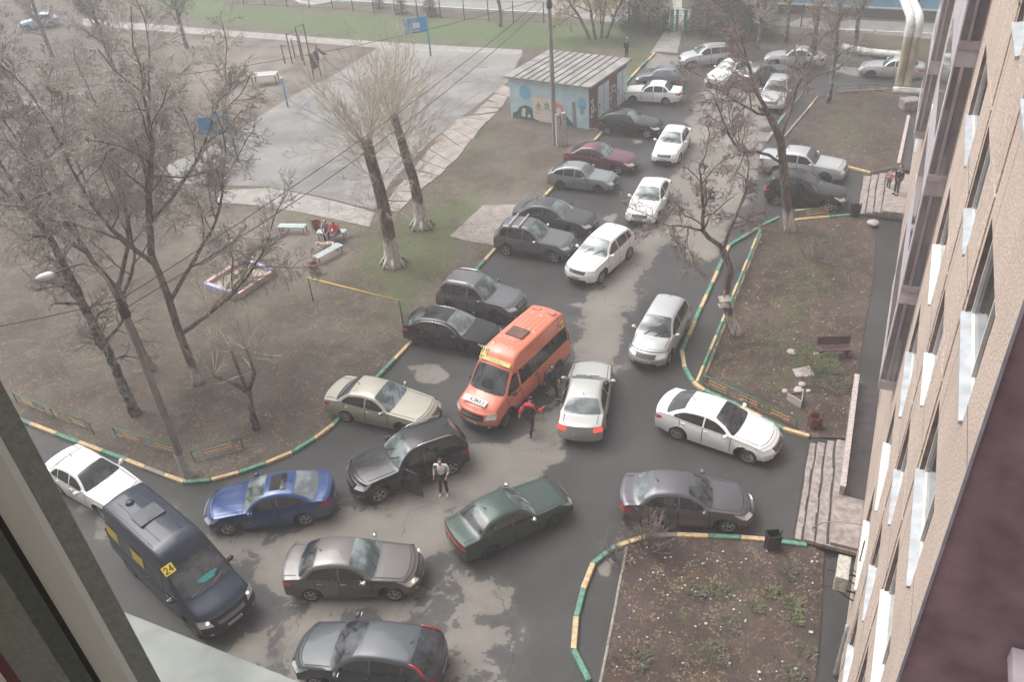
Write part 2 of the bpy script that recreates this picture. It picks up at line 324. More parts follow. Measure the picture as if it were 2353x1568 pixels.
# puddles on the court and in the yard
M_WATER = mat('puddle water', (0.10, 0.105, 0.11), 0.03, 0, spec=1.0)
def blob(cu, cv, ru, rv, seed, rot=0.0):
    r = random.Random(seed); o = []
    for k in range(26):
        a = 2*PI*k/26; q = 1+0.28*math.sin(3*a+seed)+0.16*math.sin(5*a+2*seed)+r.uniform(-.08, .08); x, y = ru*q*math.cos(a), rv*q*math.sin(a)
        o.append((cu+x*math.cos(rot)-y*math.sin(rot), cv+x*math.sin(rot)+y*math.cos(rot)))
    return px(o)
mb = MB()
for a in ((700, 232, 22, 8, 1, -0.5), (762, 183, 14, 3, 2, 0), (706, 262, 24, 5, 3, 0), (770, 275, 14, 6, 4, 0), (1095, 150, 26, 5, 5, 0), (1075, 183, 24, 6, 6, -.2), (1290, 165, 20, 3, 7, 0)):
    P = blob(*a); n = len(P); c = sum(P, Vector((0, 0)))/n
    mb.add([(p.x, p.y, 0.026) for p in P]+[(c.x, c.y, 0.026)], [(i, (i+1) % n, n) for i in range(n)])
tag(mb.build('puddle_water', M_WATER), kind='structure')
# ------------------------------------------------------------------ kerbs
M_KG = mat('green kerb paint', (0.10, 0.235, 0.17), 0.8, var=0.3, scale=9, bump=.2); M_KY = mat('ochre kerb paint', (0.52, 0.39, 0.22), 0.75, var=0.22, scale=9, bump=.2)
M_KC = mat('bare kerb concrete', (0.25, 0.23, 0.2), 0.85, var=0.25, scale=7)
def kerb(pts, seg=1.0, w=0.17, h=0.16, start=0, z=0.0, worn=0.0, seed=1, px_=True):
    P = px(pts) if px_ else [Vector(p) for p in pts]; r = random.Random(seed); mb = MB(); k = start
    for a, b in zip(P[:-1], P[1:]):
        L = (b-a).length; n = max(1, round(L/seg)); d = (b-a)/n; u = d.normalized(); nn = Vector((-u.y, u.x))*w/2
        for i in range(n):
            p, q = a+d*i+u*0.012, a+d*(i+1)-u*0.012; j = nn*0; off = Vector((r.uniform(-.01, .01), r.uniform(-.01, .01))); mi = 2 if r.random() < worn else k % 2
            hh = h+r.uniform(-.01, .01); c = 0.02; P4 = [p-nn+off, q-nn+off, q+nn+off, p+nn+off]; m4 = [p-nn*(1-c/w*2)+off, q-nn*(1-c/w*2)+off, q+nn*(1-c/w*2)+off, p+nn*(1-c/w*2)+off]
            vs = [(v.x, v.y, z-0.02) for v in P4]+[(v.x, v.y, z+hh-c) for v in P4]+[(v.x, v.y, z+hh) for v in m4]
            mb.add(vs, [(0, 1, 5, 4), (1, 2, 6, 5), (2, 3, 7, 6), (3, 0, 4, 7), (4, 5, 9, 8), (5, 6, 10, 9), (6, 7, 11, 10), (7, 4, 8, 11), (8, 9, 10, 11)], mi); k += 1
    return tag(mb.build('kerb', [M_KG, M_KY, M_KC]), kind='structure')
kerb([(40, 966), (73, 979), (132, 1002), (292, 1062), (380, 1097), (426, 1113), (487, 1108), (551, 1091), (612, 1070), (672, 1045), (723, 1014), (768, 980), (863, 877), (949, 786), (1086, 633), (1140, 574), (1273, 431), (1384, 306)], 1.35, seed=1, worn=.05)
kerb([(1421, 215), (1450, 180), (1470, 158), (1505, 124)], 1.6, seed=2, start=1, worn=.1)
kerb([(1790, 503), (1749, 523), (1674, 569), (1648, 628), (1566, 810), (1573, 850), (1592, 883), (1618, 903), (1700, 940), (1798, 990), (1860, 1008)], 1.15, seed=3, worn=.12)
kerb([(1747, 529), (1601, 882)], 1.1, seed=4, w=.12, h=.13, worn=.1)
kerb([(1354, 1572), (1318, 1500), (1324, 1425), (1340, 1360), (1363, 1301), (1417, 1260), (1485, 1238), (1555, 1235), (1628, 1238), (1702, 1242), (1759, 1247), (1852, 1258)], 1.0, seed=5, worn=.02)
kerb([(1440, 1262), (1417, 1387), (1397, 1487), (1376, 1590)], 1.2, seed=6, w=.09, h=.1, worn=.75)
kerb([(1846, 213), (1794, 277), (1760, 330)], 1.3, seed=7, worn=.5); kerb([(1880, 224), (1802, 318)], 1.3, seed=8, w=.12, worn=.5)
kerb([(1938, 385), (2000, 401)], 1.4, seed=9, start=1); kerb([(1826, 509), (1985, 495)], 1.6, seed=10, worn=.5, start=1); kerb([(1826, 486), (1900, 478)], 2.0, seed=12, w=.1, h=.1, start=1)
kerb([(1930, 215), (2046, 207)], 1.5, seed=11, worn=1, w=.12); kerb([(1354, 297), (1388, 301)], 2, seed=13, worn=1, w=.1, h=.1)
M_WHITE = mat('white road paint', (0.62, 0.62, 0.6), 0.7, var=.12, scale=5)
mb = MB()
for pts in ([(677, -4), (690, 8), (724, 13), (760, 7), (777, 4), (865, 8), (1060, 22), (1259, 33)], [(1921, 72), (2005, 75)], [(2014, 76), (2145, 82)]):
    P = px(pts)
    for a, b in zip(P[:-1], P[1:]): mb.beam((a.x, a.y, 0.1), (b.x, b.y, 0.1), 0.16, 0.24)
tag(mb.build('kerb', M_WHITE), kind='structure')
# ------------------------------------------------------------------ vehicles
M_TYRE = mat('tyre rubber', (0.018, 0.018, 0.018), 0.75, var=.3, scale=20); M_PLAST = mat('black plastic trim', (0.022, 0.022, 0.024), 0.5, var=.2, scale=15)
M_SEAM = mat('door gap', (0.008, 0.008, 0.008), 0.8); M_CHROME = mat('bright metal', (0.62, 0.63, 0.64), 0.22, 1.0)
M_RIM = mat('silver alloy', (0.45, 0.46, 0.47), 0.35, 0.8); M_RIMD = mat('dark alloy', (0.05, 0.05, 0.055), 0.4, 0.6); M_STEEL = mat('grey steel wheel', (0.12, 0.12, 0.125), 0.5, .5)
M_LAMP = mat('clear lamp lens', (0.62, 0.65, 0.68), 0.12, 0.25, coat=1.0); M_TAIL = mat('red lamp lens', (0.42, 0.018, 0.022), 0.15, coat=1.0); M_AMB = mat('amber lens', (0.75, 0.28, 0.04), 0.2)
M_TLIT = mat('lit brake lamp', (0.8, 0.03, 0.02), 0.2, emit=((1, 0.05, 0.03), 1.1)); M_LLIT = mat('lit low beam', (0.9, 0.75, 0.5), 0.2, emit=((1, 0.72, 0.38), 1.6))
M_PLATE = mat('number plate', (0.6, 0.6, 0.58), 0.5); M_PTXT = mat('plate print', (0.02, 0.02, 0.02), 0.6); M_GRILL = mat('dark grille', (0.012, 0.012, 0.013), 0.35)
M_IN = mat('dark cabin', (0.012, 0.012, 0.013), 0.9); M_DASH = mat('dashboard', (0.03, 0.03, 0.032), 0.6)
def glass(name, c=(0.016, 0.022, 0.022), sc=1.5, hi=(0.075, 0.10, 0.098)):
    if name in MATS: return MATS[name]
    m, nt, b = nodes(name); n = NT(nt)
    t = n.noise(sc, 4, 0.6); b.inputs['Roughness'].default_value = 0.04; b.inputs['Specular IOR Level'].default_value = 0.75
    nt.links.new(n.mix(n.step(t, 0.42, 0.66), c, hi), b.inputs['Base Color'])
    r = n.noise(7, 4, 0.6); nt.links.new(n.math('ADD', 0.02, n.math('MULTIPLY', r, 0.10)), b.inputs['Roughness']); MATS[name] = m; return m
GL_W = glass('windscreen glass', (0.05, 0.068, 0.07), 1.6, (0.21, 0.26, 0.265)); GL_S = glass('tinted side glass', (0.008, 0.010, 0.011), 1.2, (0.02, 0.024, 0.025)); GL_R = glass('rear glass', (0.02, 0.026, 0.03), 1.4, (0.07, 0.08, 0.088))  # pale mottling puts sky reflection into the windscreen colour
GL_D = glass('dark privacy glass', (0.018, 0.02, 0.026), 1.4, (0.08, 0.09, 0.10)); GL_L = glass('pale sky-toned glass', (0.10, 0.12, 0.125), 1.6, (0.21, 0.24, 0.25))  # lightest glass carries sky reflection in its base colour
def paint(name, col, metal=0.0, rough=0.35, dirt=0.25, flake=0.0):
    if name in MATS: return MATS[name]
    m, nt, b = nodes(name); n = NT(nt)
    oz = nt.nodes.new('ShaderNodeTexCoord'); sp = nt.nodes.new('ShaderNodeSeparateXYZ'); nt.links.new(oz.outputs['Object'], sp.inputs[0])
    low = n.math('SUBTRACT', 1.0, n.step(n.math('ADD', sp.outputs['Z'], n.math('MULTIPLY', n.math('SUBTRACT', n.noise(2.5, 4, 0.6), .5), 0.5)), 0.30, 0.85))   # road dirt splashed on the sills
    film = n.step(n.noise(1.4, 5, 0.6), 0.4, 0.8); f = n.math('MAXIMUM', n.math('MULTIPLY', low, 0.42), n.math('MULTIPLY', film, dirt*0.35))
    f = n.math('MULTIPLY', f, min(1, dirt*2.2))
    nt.links.new(n.mix(f, col, (0.085, 0.078, 0.068)), b.inputs['Base Color']); b.inputs['Metallic'].default_value = metal
    nt.links.new(n.math('ADD', rough, n.math('MULTIPLY', f, 0.3)), b.inputs['Roughness'])
    b.inputs['Coat Weight'].default_value = 0.8 if max(col) > .1 else 0.45; b.inputs['Coat Roughness'].default_value = 0.06; b.inputs['Specular IOR Level'].default_value = .5 if max(col) > .1 else .3; MATS[name] = m; return m
def smooth(t): t = max(0, min(1, t)); return t*t*(3-2*t)
def interp(tab, x):
    if x >= tab[0][0]: return tab[0][1]
    for (x0, y0), (x1, y1) in zip(tab[:-1], tab[1:]):
        if x1 <= x <= x0: return y0+(y1-y0)*(x0-x)/(x0-x1+1e-9)
    return tab[-1][1]
def catmull(tab, x):                # smooth curve through (x descending, z) knots
    n = len(tab)
    if x >= tab[0][0]: return tab[0][1]
    if x <= tab[-1][0]: return tab[-1][1]
    for i in range(n-1):
        if tab[i+1][0] <= x <= tab[i][0]:
            h = tab[i+1][0]-tab[i][0]; t = (x-tab[i][0])/h
            def sl(k):
                if k == 0: return (tab[1][1]-tab[0][1])/(tab[1][0]-tab[0][0])
                if k == n-1: return (tab[-1][1]-tab[-2][1])/(tab[-1][0]-tab[-2][0])
                a = (tab[k][1]-tab[k-1][1])/(tab[k][0]-tab[k-1][0]); b = (tab[k+1][1]-tab[k][1])/(tab[k+1][0]-tab[k][0])
                return 0 if a*b <= 0 else 2*a*b/(a+b)
            m0, m1 = sl(i)*h, sl(i+1)*h; y0, y1 = tab[i][1], tab[i+1][1]
            return (2*t**3-3*t*t+1)*y0+(t**3-2*t*t+t)*m0+(-2*t**3+3*t*t)*y1+(t**3-t*t)*m1
class Car:
    def __init__(s, **k):
        d = dict(wb=2.6, fo=0.85, ro=1.0, w=1.72, H=1.46, zb=0.2, hood=0.72, cowlz=0.96, cowlx=0.55, roofx=-0.1, peakx=-0.5, backx=-1.0, tailx=-1.75, tailz=1.02, endz=0.92, belt0=0.72, belt1=0.90, belt2=0.98,
                 inset=0.22, bowf=0.30, bowr=0.20, R=0.31, style='sedan', dlo0=None, dlo1=None, pill=-0.35, cpill=None, dlo_top=None, rails=None, clad=False, rim='alloy', taper=0.07, roofpatch=None, nose=0.5, crown=0.05)
        d.update(k); s.__dict__.update(d)
        s.xf = s.wb/2+s.fo; s.xr = -s.wb/2-s.ro; s.hw = s.w/2
        if s.dlo0 is None: s.dlo0 = s.cowlx-0.12
        if s.dlo1 is None: s.dlo1 = s.tailx+0.25
        s.top = [(s.xf, s.hood), (s.xf-0.35, s.hood+(s.cowlz-s.hood)*0.42), (s.cowlx+0.25, s.cowlz-0.025), (s.cowlx, s.cowlz), ((s.cowlx+s.roofx)/2, s.cowlz+(s.H-s.cowlz)*0.55), (s.roofx, s.H-0.045), (s.peakx, s.H), (s.backx, s.H-0.05)]
        if s.style == 'sedan': s.top += [((s.backx+s.tailx)/2, s.tailz+(s.H-s.tailz)*0.5), (s.tailx, s.tailz), (s.xr+0.12, s.tailz-0.02), (s.xr, s.endz)]
        else: s.top += [((s.backx+s.tailx)/2, s.tailz+(s.H-s.tailz)*0.62), (s.tailx, s.tailz), (s.xr, s.endz)]
        if s.style == 'van': s.top = s.vtop
        s.beltt = [(s.xf, s.belt0), (s.wb/2, (s.belt0+s.belt1)/2+0.03), (s.cowlx, s.belt1), (s.tailx, s.belt2), (s.xr, s.belt2-0.04)]
    def tz(s, x): return catmull(s.top, x)
    def bz(s, x): return min(interp(s.beltt, x), s.tz(x)-0.02)
    def deform(s, x, y, z):
        ay = abs(y)/s.hw; e = 1-s.taper*smooth((x-s.wb*0.22)/(s.xf-s.wb*0.22))-s.taper*0.8*smooth((-x-s.wb*0.22)/(-s.xr-s.wb*0.22))
        bx = s.bowf*(ay**2.6)*smooth((x+0.2)/(s.xf+0.2)) if x > 0 else -s.bowr*(ay**2.6)*smooth((-x-0.2)/(-s.xr-0.2))
        return (x-bx, y*e, z)
    def section(s, x):
        zt, zs = s.tz(x), s.bz(x); g = zt-zs; zb = s.zb+0.10*smooth((x-s.wb/2-.35)/0.5)+0.12*smooth((-x-s.wb/2-.4)/0.6); H = s.hw; o = []
        gm = max(0.25, s.H-s.belt2)
        o.append((H*0.55, zb)); o.append((H*0.90, zb+0.005))
        for k in range(9):
            t = k/8; y = H*(0.965+0.035*math.sin(PI*min(1, t*1.15))-(0.035 if t > .97 else 0)-0.012*(t > .85)); o.append((y, zb+0.02+(zs-zb-0.02)*t))
        ys = H*0.952
        gi = s.inset*min(1, max(0, g-0.05)/gm); c = min(0.075, 0.4*g); B = (ys-0.02-gi, zt-c)
        A = (ys-0.014, zs+min(0.012, g*.2))
        for k in range(5): t = k/4; o.append((A[0]+(B[0]-A[0])*t+0.012*math.sin(PI*t)*min(1, g/0.3), A[1]+(B[1]-A[1])*t))
        cr = s.crown*min(1, 0.4+g)
        o.append((B[0]-0.035, zt-c*0.42-0.01)); o.append((B[0]-0.10, zt-c*0.12-0.01)); o.append((B[0]*0.62, zt-0.002)); o.append((B[0]*0.3, zt+cr*0.2)); o.append((0, zt+cr*0.25))
        return o
    def sidey(s, x, z):
        o = s.section(x)[2:16]
        for (y0, z0), (y1, z1) in zip(o[:-1], o[1:]):
            if z0 <= z <= z1 and z1 > z0: return y0+(y1-y0)*(z-z0)/(z1-z0)
        return o[-1][0] if z > o[-1][1] else o[0][0]
    def frontx(s, y, z, end=1):
        x, yy, zz = s.deform(s.xf if end > 0 else s.xr, y, z); return x
    def side_patch(s, pts, off, side, name, m, parent, dense=0.12):
        # polygon in (x, z) laid over the flank
        P = []
        for i, p in enumerate(pts):
            q = pts[(i+1) % len(pts)]; L = math.hypot(q[0]-p[0], q[1]-p[1]); n = max(1, int(L/dense)); P += [(p[0]+(q[0]-p[0])*k/n, p[1]+(q[1]-p[1])*k/n) for k in range(n)]
        n = len(P); pts2 = [Vector(p) for p in P]; x0 = min(p[0] for p in P); x1 = max(p[0] for p in P); z0 = min(p[1] for p in P); z1 = max(p[1] for p in P)
        z = z0+dense/2
        while z < z1:
            x = x0+dense/2
            while x < x1:
                if sdist(x, z, P) > dense*0.3: pts2.append(Vector((x, z)))
                x += dense
            z += dense*0.7
        r = delaunay_2d_cdt(pts2, [(i, (i+1) % n) for i in range(n)], [], 1, 1e-5); mb = MB(); vs = []
        for v in r[0]: vs.append(s.deform(v.x, (s.sidey(v.x, v.y)+off)*side, v.y))
        fs = [tuple(f) for f in r[2]]
        if side > 0: fs = [f[::-1] for f in fs]
        mb.add(vs, fs); o = mb.build(name, m, parent, True); return o
    def top_patch(s, x0, x1, off, name, m, parent, inset=0.045, nx=9, ends=0.03, rows=None):
        mb = MB(); g = []; N = 12
        for i in range(nx+1):
            x = x1+(x0-x1)*i/nx; sec = s.section(x)[16:]; ymax = sec[0][0]-inset; e = min(i, nx-i)
            if e == 0: ymax -= ends
            row = []
            for j in range(N+1):
                y = -ymax+2*ymax*j/N; ay = abs(y); z = sec[-1][1]
                for (ya, za), (yb, zb_) in zip(sec[:-1], sec[1:]):
                    if yb <= ay <= ya: z = zb_+(za-zb_)*(ay-yb)/(ya-yb+1e-9)
                sl = (s.tz(x+0.02)-s.tz(x-0.02))/0.04; L = math.hypot(1, sl)
                row.append(s.deform(x-sl/L*off, y, z+off/L))
            g.append(row)
        vs = [p for r in g for p in r]; fs = []
        for i in range(nx):
            for j in range(N): a = i*(N+1)+j; fs.append((a, a+1, a+N+2, a+N+1))
        if x1 > x0: fs = [f[::-1] for f in fs]
        mb.add(vs, fs); return mb.build(name, m, parent, True)
    def end_patch(s, poly, off, end, name, m, parent, dense=0.08):   # polygon in (y, z) on the nose (end=1) or tail (end=-1)
        P = []
        for i, p in enumerate(poly):
            q = poly[(i+1) % len(poly)]; L = math.hypot(q[0]-p[0], q[1]-p[1]); n = max(1, int(L/dense)); P += [(p[0]+(q[0]-p[0])*k/n, p[1]+(q[1]-p[1])*k/n) for k in range(n)]
        n = len(P); pts2 = [Vector(p) for p in P]; x0 = min(p[0] for p in P); x1 = max(p[0] for p in P); z0 = min(p[1] for p in P); z1 = max(p[1] for p in P); z = z0+dense/2
        while z < z1:
            y = x0+dense/2
            while y < x1:
                if sdist(y, z, P) > dense*0.3: pts2.append(Vector((y, z)))
                y += dense
            z += dense
        r = delaunay_2d_cdt(pts2, [(i, (i+1) % n) for i in range(n)], [], 1, 1e-5); vs = []
        for v in r[0]:
            sx = s.endx(v.y, end); x, y, z = s.deform(sx, v.x, v.y); vs.append((x+off*end, y*(1+0.0), z))
        fs = [tuple(f) for f in r[2]]; mb = MB(); mb.add(vs, fs if end > 0 else [f[::-1] for f in fs]); o = mb.build(name, m, parent, True)
        return o
    def endx(s, z, end):               # how far the bumper reaches at height z
        if end > 0:
            zt = s.hood+0.02; t = (z-s.zb)/(zt-s.zb); return s.xf-0.10*smooth((0.22-t)/0.22)-0.16*smooth((t-0.62)/0.38)*s.nose*2
        zt = s.endz; t = (z-s.zb)/(zt-s.zb); return s.xr+0.10*smooth((0.22-t)/0.22)+0.05*smooth((t-0.62)/0.38)
    def build(s, name, label, cat, paintm, group, colour=None, gw=None, gs=None, gr=None, lit=False, tlit=False, extras=()):
        root = thing(name, label, cat, group=group); s.root = root; gw, gs, gr = gw or GL_W, gs or GL_S, gr or GL_R
        xs = set([s.xf, s.xr]); n = 66
        for i in range(n+1): xs.add(round(s.xr+(s.xf-s.xr)*i/n, 4))
        xs = sorted(xs); secs = [s.section(x) for x in xs]; M = len(secs[0]); vs = []; arch = s.R+0.055; inside = []
        for i, x in enumerate(xs):
            for k, (y, z) in enumerate(secs[i]):
                # nose and tail rounding in side view
                xx = x
                if x > s.xf-0.32: xx = x-(s.xf-s.endx(z, 1))*smooth((x-s.xf+0.32)/0.32)
                if x < s.xr+0.32: xx = x+(s.endx(z, -1)-s.xr)*smooth((s.xr+0.32-x)/0.32)
                ins = 0
                for wx in (s.wb/2, -s.wb/2):
                    if k < 11 and math.hypot(xx-wx, z-s.R) < arch: ins = wx or 1e-3
                inside.append(ins); vs.append([xx, y, z])
        fs = []; mi = []; keep = set()
        for i in range(len(xs)-1):
            for k in range(M-1):
                q = (i*M+k, i*M+k+1, (i+1)*M+k+1, (i+1)*M+k)
                if all(inside[a] for a in q): continue
                fs.append(q); zc = sum(vs[a][2] for a in q)/4; mi.append(1 if (s.clad and k < 11 and zc < s.zb+0.2) or k < 2 else 0)
                for a in q:
                    if inside[a]: keep.add(a)
        for a in keep:
            wx = inside[a]; dx, dz = vs[a][0]-wx, vs[a][2]-s.R; L = math.hypot(dx, dz)
            if L < 0.05: dz = arch; L = arch
            if vs[a][2] > s.zb+0.03 or True: vs[a][0] = wx+dx/L*arch; vs[a][2] = max(s.R+dz/L*arch, vs[a][2] if vs[a][2] < s.R else -9)
        L3 = [s.deform(x, y, z) for x, y, z in vs]; R3 = [s.deform(x, -y, z) for x, y, z in vs]; nv = len(L3); mb = MB(); mb.v = L3+R3
        for q, m_ in zip(fs, mi):
            mb.f.append(q); mb.m.append(m_); mb.f.append(tuple(a+nv for a in reversed(q))); mb.m.append(m_)
        # nose and tail faces
        for end, i in ((1, len(xs)-1), (-1, 0)):
            J = 8; rows = []
            for k in range(M-1):
                x, y, z = vs[i*M+k]; rows.append([s.deform(x, y*(1-2*j/J), z) for j in range(J+1)])
            o = len(mb.v); mb.v += [p for r in rows for p in r]
            for k in range(M-2):
                for j in range(J):
                    q = (o+k*(J+1)+j, o+(k+1)*(J+1)+j, o+(k+1)*(J+1)+j+1, o+k*(J+1)+j+1); zc = mb.v[q[0]][2]
                    mb.f.append(q if end > 0 else q[::-1]); mb.m.append(1 if s.clad and zc < s.zb+0.2 or k < 2 else 0)
        # arch lips, wheel wells and floor
        for wx in (s.wb/2, -s.wb/2):
            for sd_ in (1, -1):
                a0 = [(math.cos(t*PI/12), math.sin(t*PI/12)) for t in range(-1, 14)]; o = len(mb.v)
                for c, sn in a0:
                    for yy in (s.hw*0.5, s.hw*0.965):
                        mb.v.append(s.deform(wx+c*arch, yy*sd_, s.R+sn*arch))
                for t in range(14):
                    q = (o+2*t, o+2*t+1, o+2*t+3, o+2*t+2); mb.f.append(q); mb.m.append(2)
                if s.clad:
                    o = len(mb.v)
                    for c, sn in a0:
                        for rr in (arch-0.01, arch+0.06):
                            xx, zz = wx+c*rr, max(s.zb, s.R+sn*rr); mb.v.append(s.deform(xx, (s.sidey(xx, max(zz, s.zb+.05))+0.012)*sd_, zz))
                    for t in range(14):
                        q = (o+2*t, o+2*t+1, o+2*t+3, o+2*t+2); mb.f.append(q if sd_ < 0 else q[::-1]); mb.m.append(1)
        mb.box((0, 0, (s.zb+0.52)/2), (s.xf-s.xr-0.5, s.hw*1.02, 0.52-s.zb), 0, 2)
        # shut lines of doors, bonnet and boot as narrow dark strips on the skin
        def seam_side(x, z0, z1, sd_, w=0.013):
            o = len(mb.v); N = 7
            for j in range(N+1):
                z = z0+(z1-z0)*j/N
                for dx in (-w, w): mb.v.append(s.deform(x+dx, (s.sidey(x, z)+0.003)*sd_, z))
            for j in range(N):
                q = (o+2*j, o+2*j+1, o+2*j+3, o+2*j+2); mb.f.append(q if sd_ > 0 else q[::-1]); mb.m.append(2)
        doors = s.doors if hasattr(s, 'doors') else [s.cowlx-0.02, s.pill, s.dlo1+0.25]
        for sd_ in (1, -1):
            for x in doors:
                if abs(x+s.wb/2) > arch+.02 and abs(x-s.wb/2) > arch+.02: seam_side(x, s.zb+0.12, s.bz(x)-0.01, sd_)
                else: seam_side(x, s.R+arch+0.02, s.bz(x)-0.01, sd_)
        def seam_top(xa, xb, ya, yb, w=0.012, N=10):
            o = len(mb.v)
            for j in range(N+1):
                t = j/N; x = xa+(xb-xa)*t; y = ya+(yb-ya)*t; sec = s.section(x)[11:]; z = sec[-1][1]
                for (y1, z1), (y2, z2) in zip(sec[:-1], sec[1:]):
                    if y2 <= abs(y) <= y1: z = z2+(z1-z2)*(abs(y)-y2)/(y1-y2+1e-9)
                for dd in (-w, w):
                    mb.v.append(s.deform(x+(dd if xa == xb else 0), y+(dd if xa != xb else 0), z+0.005))
            for j in range(N):
                q = (o+2*j, o+2*j+1, o+2*j+3, o+2*j+2); mb.f.append(q); mb.m.append(2)
        if s.style != 'van':
            hy = s.hw*0.80; seam_top(s.xf-0.42, s.cowlx+0.03, hy, hy); seam_top(s.xf-0.42, s.cowlx+0.03, -hy, -hy); seam_top(s.xf-0.36, s.xf-0.36, -hy, hy)
            if s.style == 'sedan' and -s.xr+s.tailx > 0.3: seam_top(s.tailx-0.03, s.xr+0.14, hy*.92, hy*.92); seam_top(s.tailx-0.03, s.xr+0.14, -hy*.92, -hy*.92)
        body = mb.build('body', [paintm, M_PLAST, M_SEAM], root, True, 32)
        # glazing
        if s.style != 'van':
            ws = s.top_patch(s.roofx+0.03, s.cowlx-0.01, 0.006, 'windscreen', gw, root, 0.03)
            wm = MB()
            for sg in (-0.45, 0.1): wm.beam(Vector(s.deform(s.cowlx+0.0, sg*s.hw, s.tz(s.cowlx)+0.03)), Vector(s.deform(s.cowlx-0.28, (sg+0.42)*s.hw, s.tz(s.cowlx-0.28)+0.035)), 0.022, 0.018)
            wm.build('wiper', M_PLAST, ws)
            s.top_patch(s.tailx+0.03 if s.style == 'sedan' else s.tailx+0.06, s.backx-0.06, 0.006, 'rear_window', gr, root, 0.045)
        else:
            ws = s.top_patch(s.ws1, s.ws0, 0.008, 'windscreen', gw, root, 0.03, nx=9)
            wm = MB()
            for sg in (-0.6, 0.05): wm.beam(Vector(s.deform(s.ws0+0.0, sg*s.hw, s.tz(s.ws0)+0.035)), Vector(s.deform(s.ws0-0.1, (sg+0.5)*s.hw, s.tz(s.ws0-0.1)+0.045)), 0.025, 0.02)
            wm.build('wiper', M_PLAST, ws)
        def dlo(xa, xb, gap=0.022):
            bot = []; tp = []; N = 12
            for i in range(N+1):
                x = xa+(xb-xa)*i/N; z0 = s.bz(x)+0.035; z1 = min(s.tz(x)-0.115, s.dlo_top or 9)
                if z1-z0 > 0.03: bot.append((x, z0)); tp.append((x, z1))
            return bot+tp[::-1] if len(bot) > 2 else None
        spans = s.spans if hasattr(s, 'spans') else [(s.dlo0, s.pill+0.03), (s.pill-0.03, s.cpill+0.02), (s.cpill-0.02, s.dlo1)] if s.cpill else [(s.dlo0, s.pill+0.03), (s.pill-0.03, s.dlo1)]
        for sd_ in (1, -1):
            for a, b in spans:
                P = dlo(a, b)
                if P: s.side_patch(P, 0.006, sd_, 'side_window', gs, root)
        if getattr(s, 'trim', False):
            for sd_ in (1, -1):
                t = MB(); N = 16; pts = [s.deform(x, (s.sidey(x, s.tz(x)-0.1)+0.015)*sd_, s.tz(x)-0.095) for x in [s.dlo0-0.1+(s.dlo1-s.dlo0+0.1)*i/N for i in range(N+1)] if s.tz(x)-0.1 > s.bz(x)]
                t.tube(pts, 0.014, 5); t.build('window_trim', M_CHROME, root, True)
        # lamps, grille, plates
        H = s.hw; zt = s.hood
        hl = getattr(s, 'hl', [(H*0.58, zt-0.16), (H*0.99, zt-0.13), (H*0.99, zt+0.01), (H*0.60, zt-0.02)])
        for sd_ in (1, -1):
            P = [(y*sd_, z) for y, z in hl]; P = P if sd_ < 0 else P[::-1]
            h = s.end_patch(P, 0.012, 1, 'headlight', M_LAMP, root, 0.06)
            # the lens wraps round on to the wing
            w = [(s.xf-0.34, s.tz(s.xf-.34)-0.12), (s.xf-0.03, hl[1][1]), (s.xf-0.03, hl[2][1]-0.02), (s.xf-0.42, s.bz(s.xf-.42)-0.01)]
            if lit:
                b_ = MB(); x, y, z = s.deform(s.endx(zt-.08, 1), H*0.74*sd_, zt-0.08); b_.lathe([(0, .03), (0.045, .025), (0.06, 0)], (0, 0, 0), 10)
                o_ = b_.build('bulb', M_LLIT, h, True); o_.location = (x+0.0, y, z); o_.rotation_euler = (0, PI/2, 0)
        gr_ = getattr(s, 'grille', [(-H*0.5, zt-0.16), (H*0.5, zt-0.16), (H*0.52, zt-0.03), (-H*0.52, zt-0.03)])
        g_ = s.end_patch(gr_, 0.010, 1, 'grille', M_GRILL, root)
        bb = MB(); zc = (gr_[0][1]+gr_[2][1])/2
        for dz in (-0.035, 0.0, 0.035):
            pts = [(s.deform(s.endx(zc+dz, 1), y*H*0.48, zc+dz)[0]+0.016, s.deform(s.xf, y*H*0.48, zc)[1], zc+dz) for y in (-1, -.5, 0, .5, 1)]; bb.tube(pts, 0.008, 4)
        bb.lathe([(0, 0.02), (0.05, 0.016), (0.06, 0)], (0, 0, 0), 12) if False else None
        bb.build('grille_bar', M_CHROME if getattr(s, 'chrome', True) else M_PLAST, g_)
        lo = [(-H*0.62, s.zb+0.12), (H*0.62, s.zb+0.12), (H*0.55, s.zb+0.24), (-H*0.55, s.zb+0.24)]; s.end_patch(lo, 0.008, 1, 'air_intake', M_GRILL, root)
        for sd_ in (1, -1):
            P = [(H*0.72*sd_, s.zb+0.17), (H*0.82*sd_, s.zb+0.17), (H*0.82*sd_, s.zb+0.23), (H*0.72*sd_, s.zb+0.23)]; s.end_patch(P if sd_ < 0 else P[::-1], 0.012, 1, 'fog_lamp', M_LAMP, root)
        for end in (1, -1):
            z0 = s.zb+0.27 if end > 0 else getattr(s, 'plz', s.endz-0.36); p_ = s.end_patch([(-0.26, z0), (0.26, z0), (0.26, z0+0.11), (-0.26, z0+0.11)], 0.02, end, 'licence_plate', M_PLATE, root, 0.2)
            t_ = MB(); r_ = random.Random(int(abs(s.w*1000+s.H*77))+end)
            for j in range(8):
                y = -0.21+j*0.055; hh = r_.choice((0.05, 0.06)); x = s.deform(s.endx(z0+.05, end), y, z0)[0]+0.025*end; t_.box((x, y, z0+0.055), (0.002, 0.028, hh))
            t_.build('plate_print', M_PTXT, p_)
        tl = getattr(s, 'tl', [(H*0.62, s.endz-0.22), (H*0.985, s.endz-0.22), (H*0.985, s.endz-0.05), (H*0.62, s.endz-0.07)])
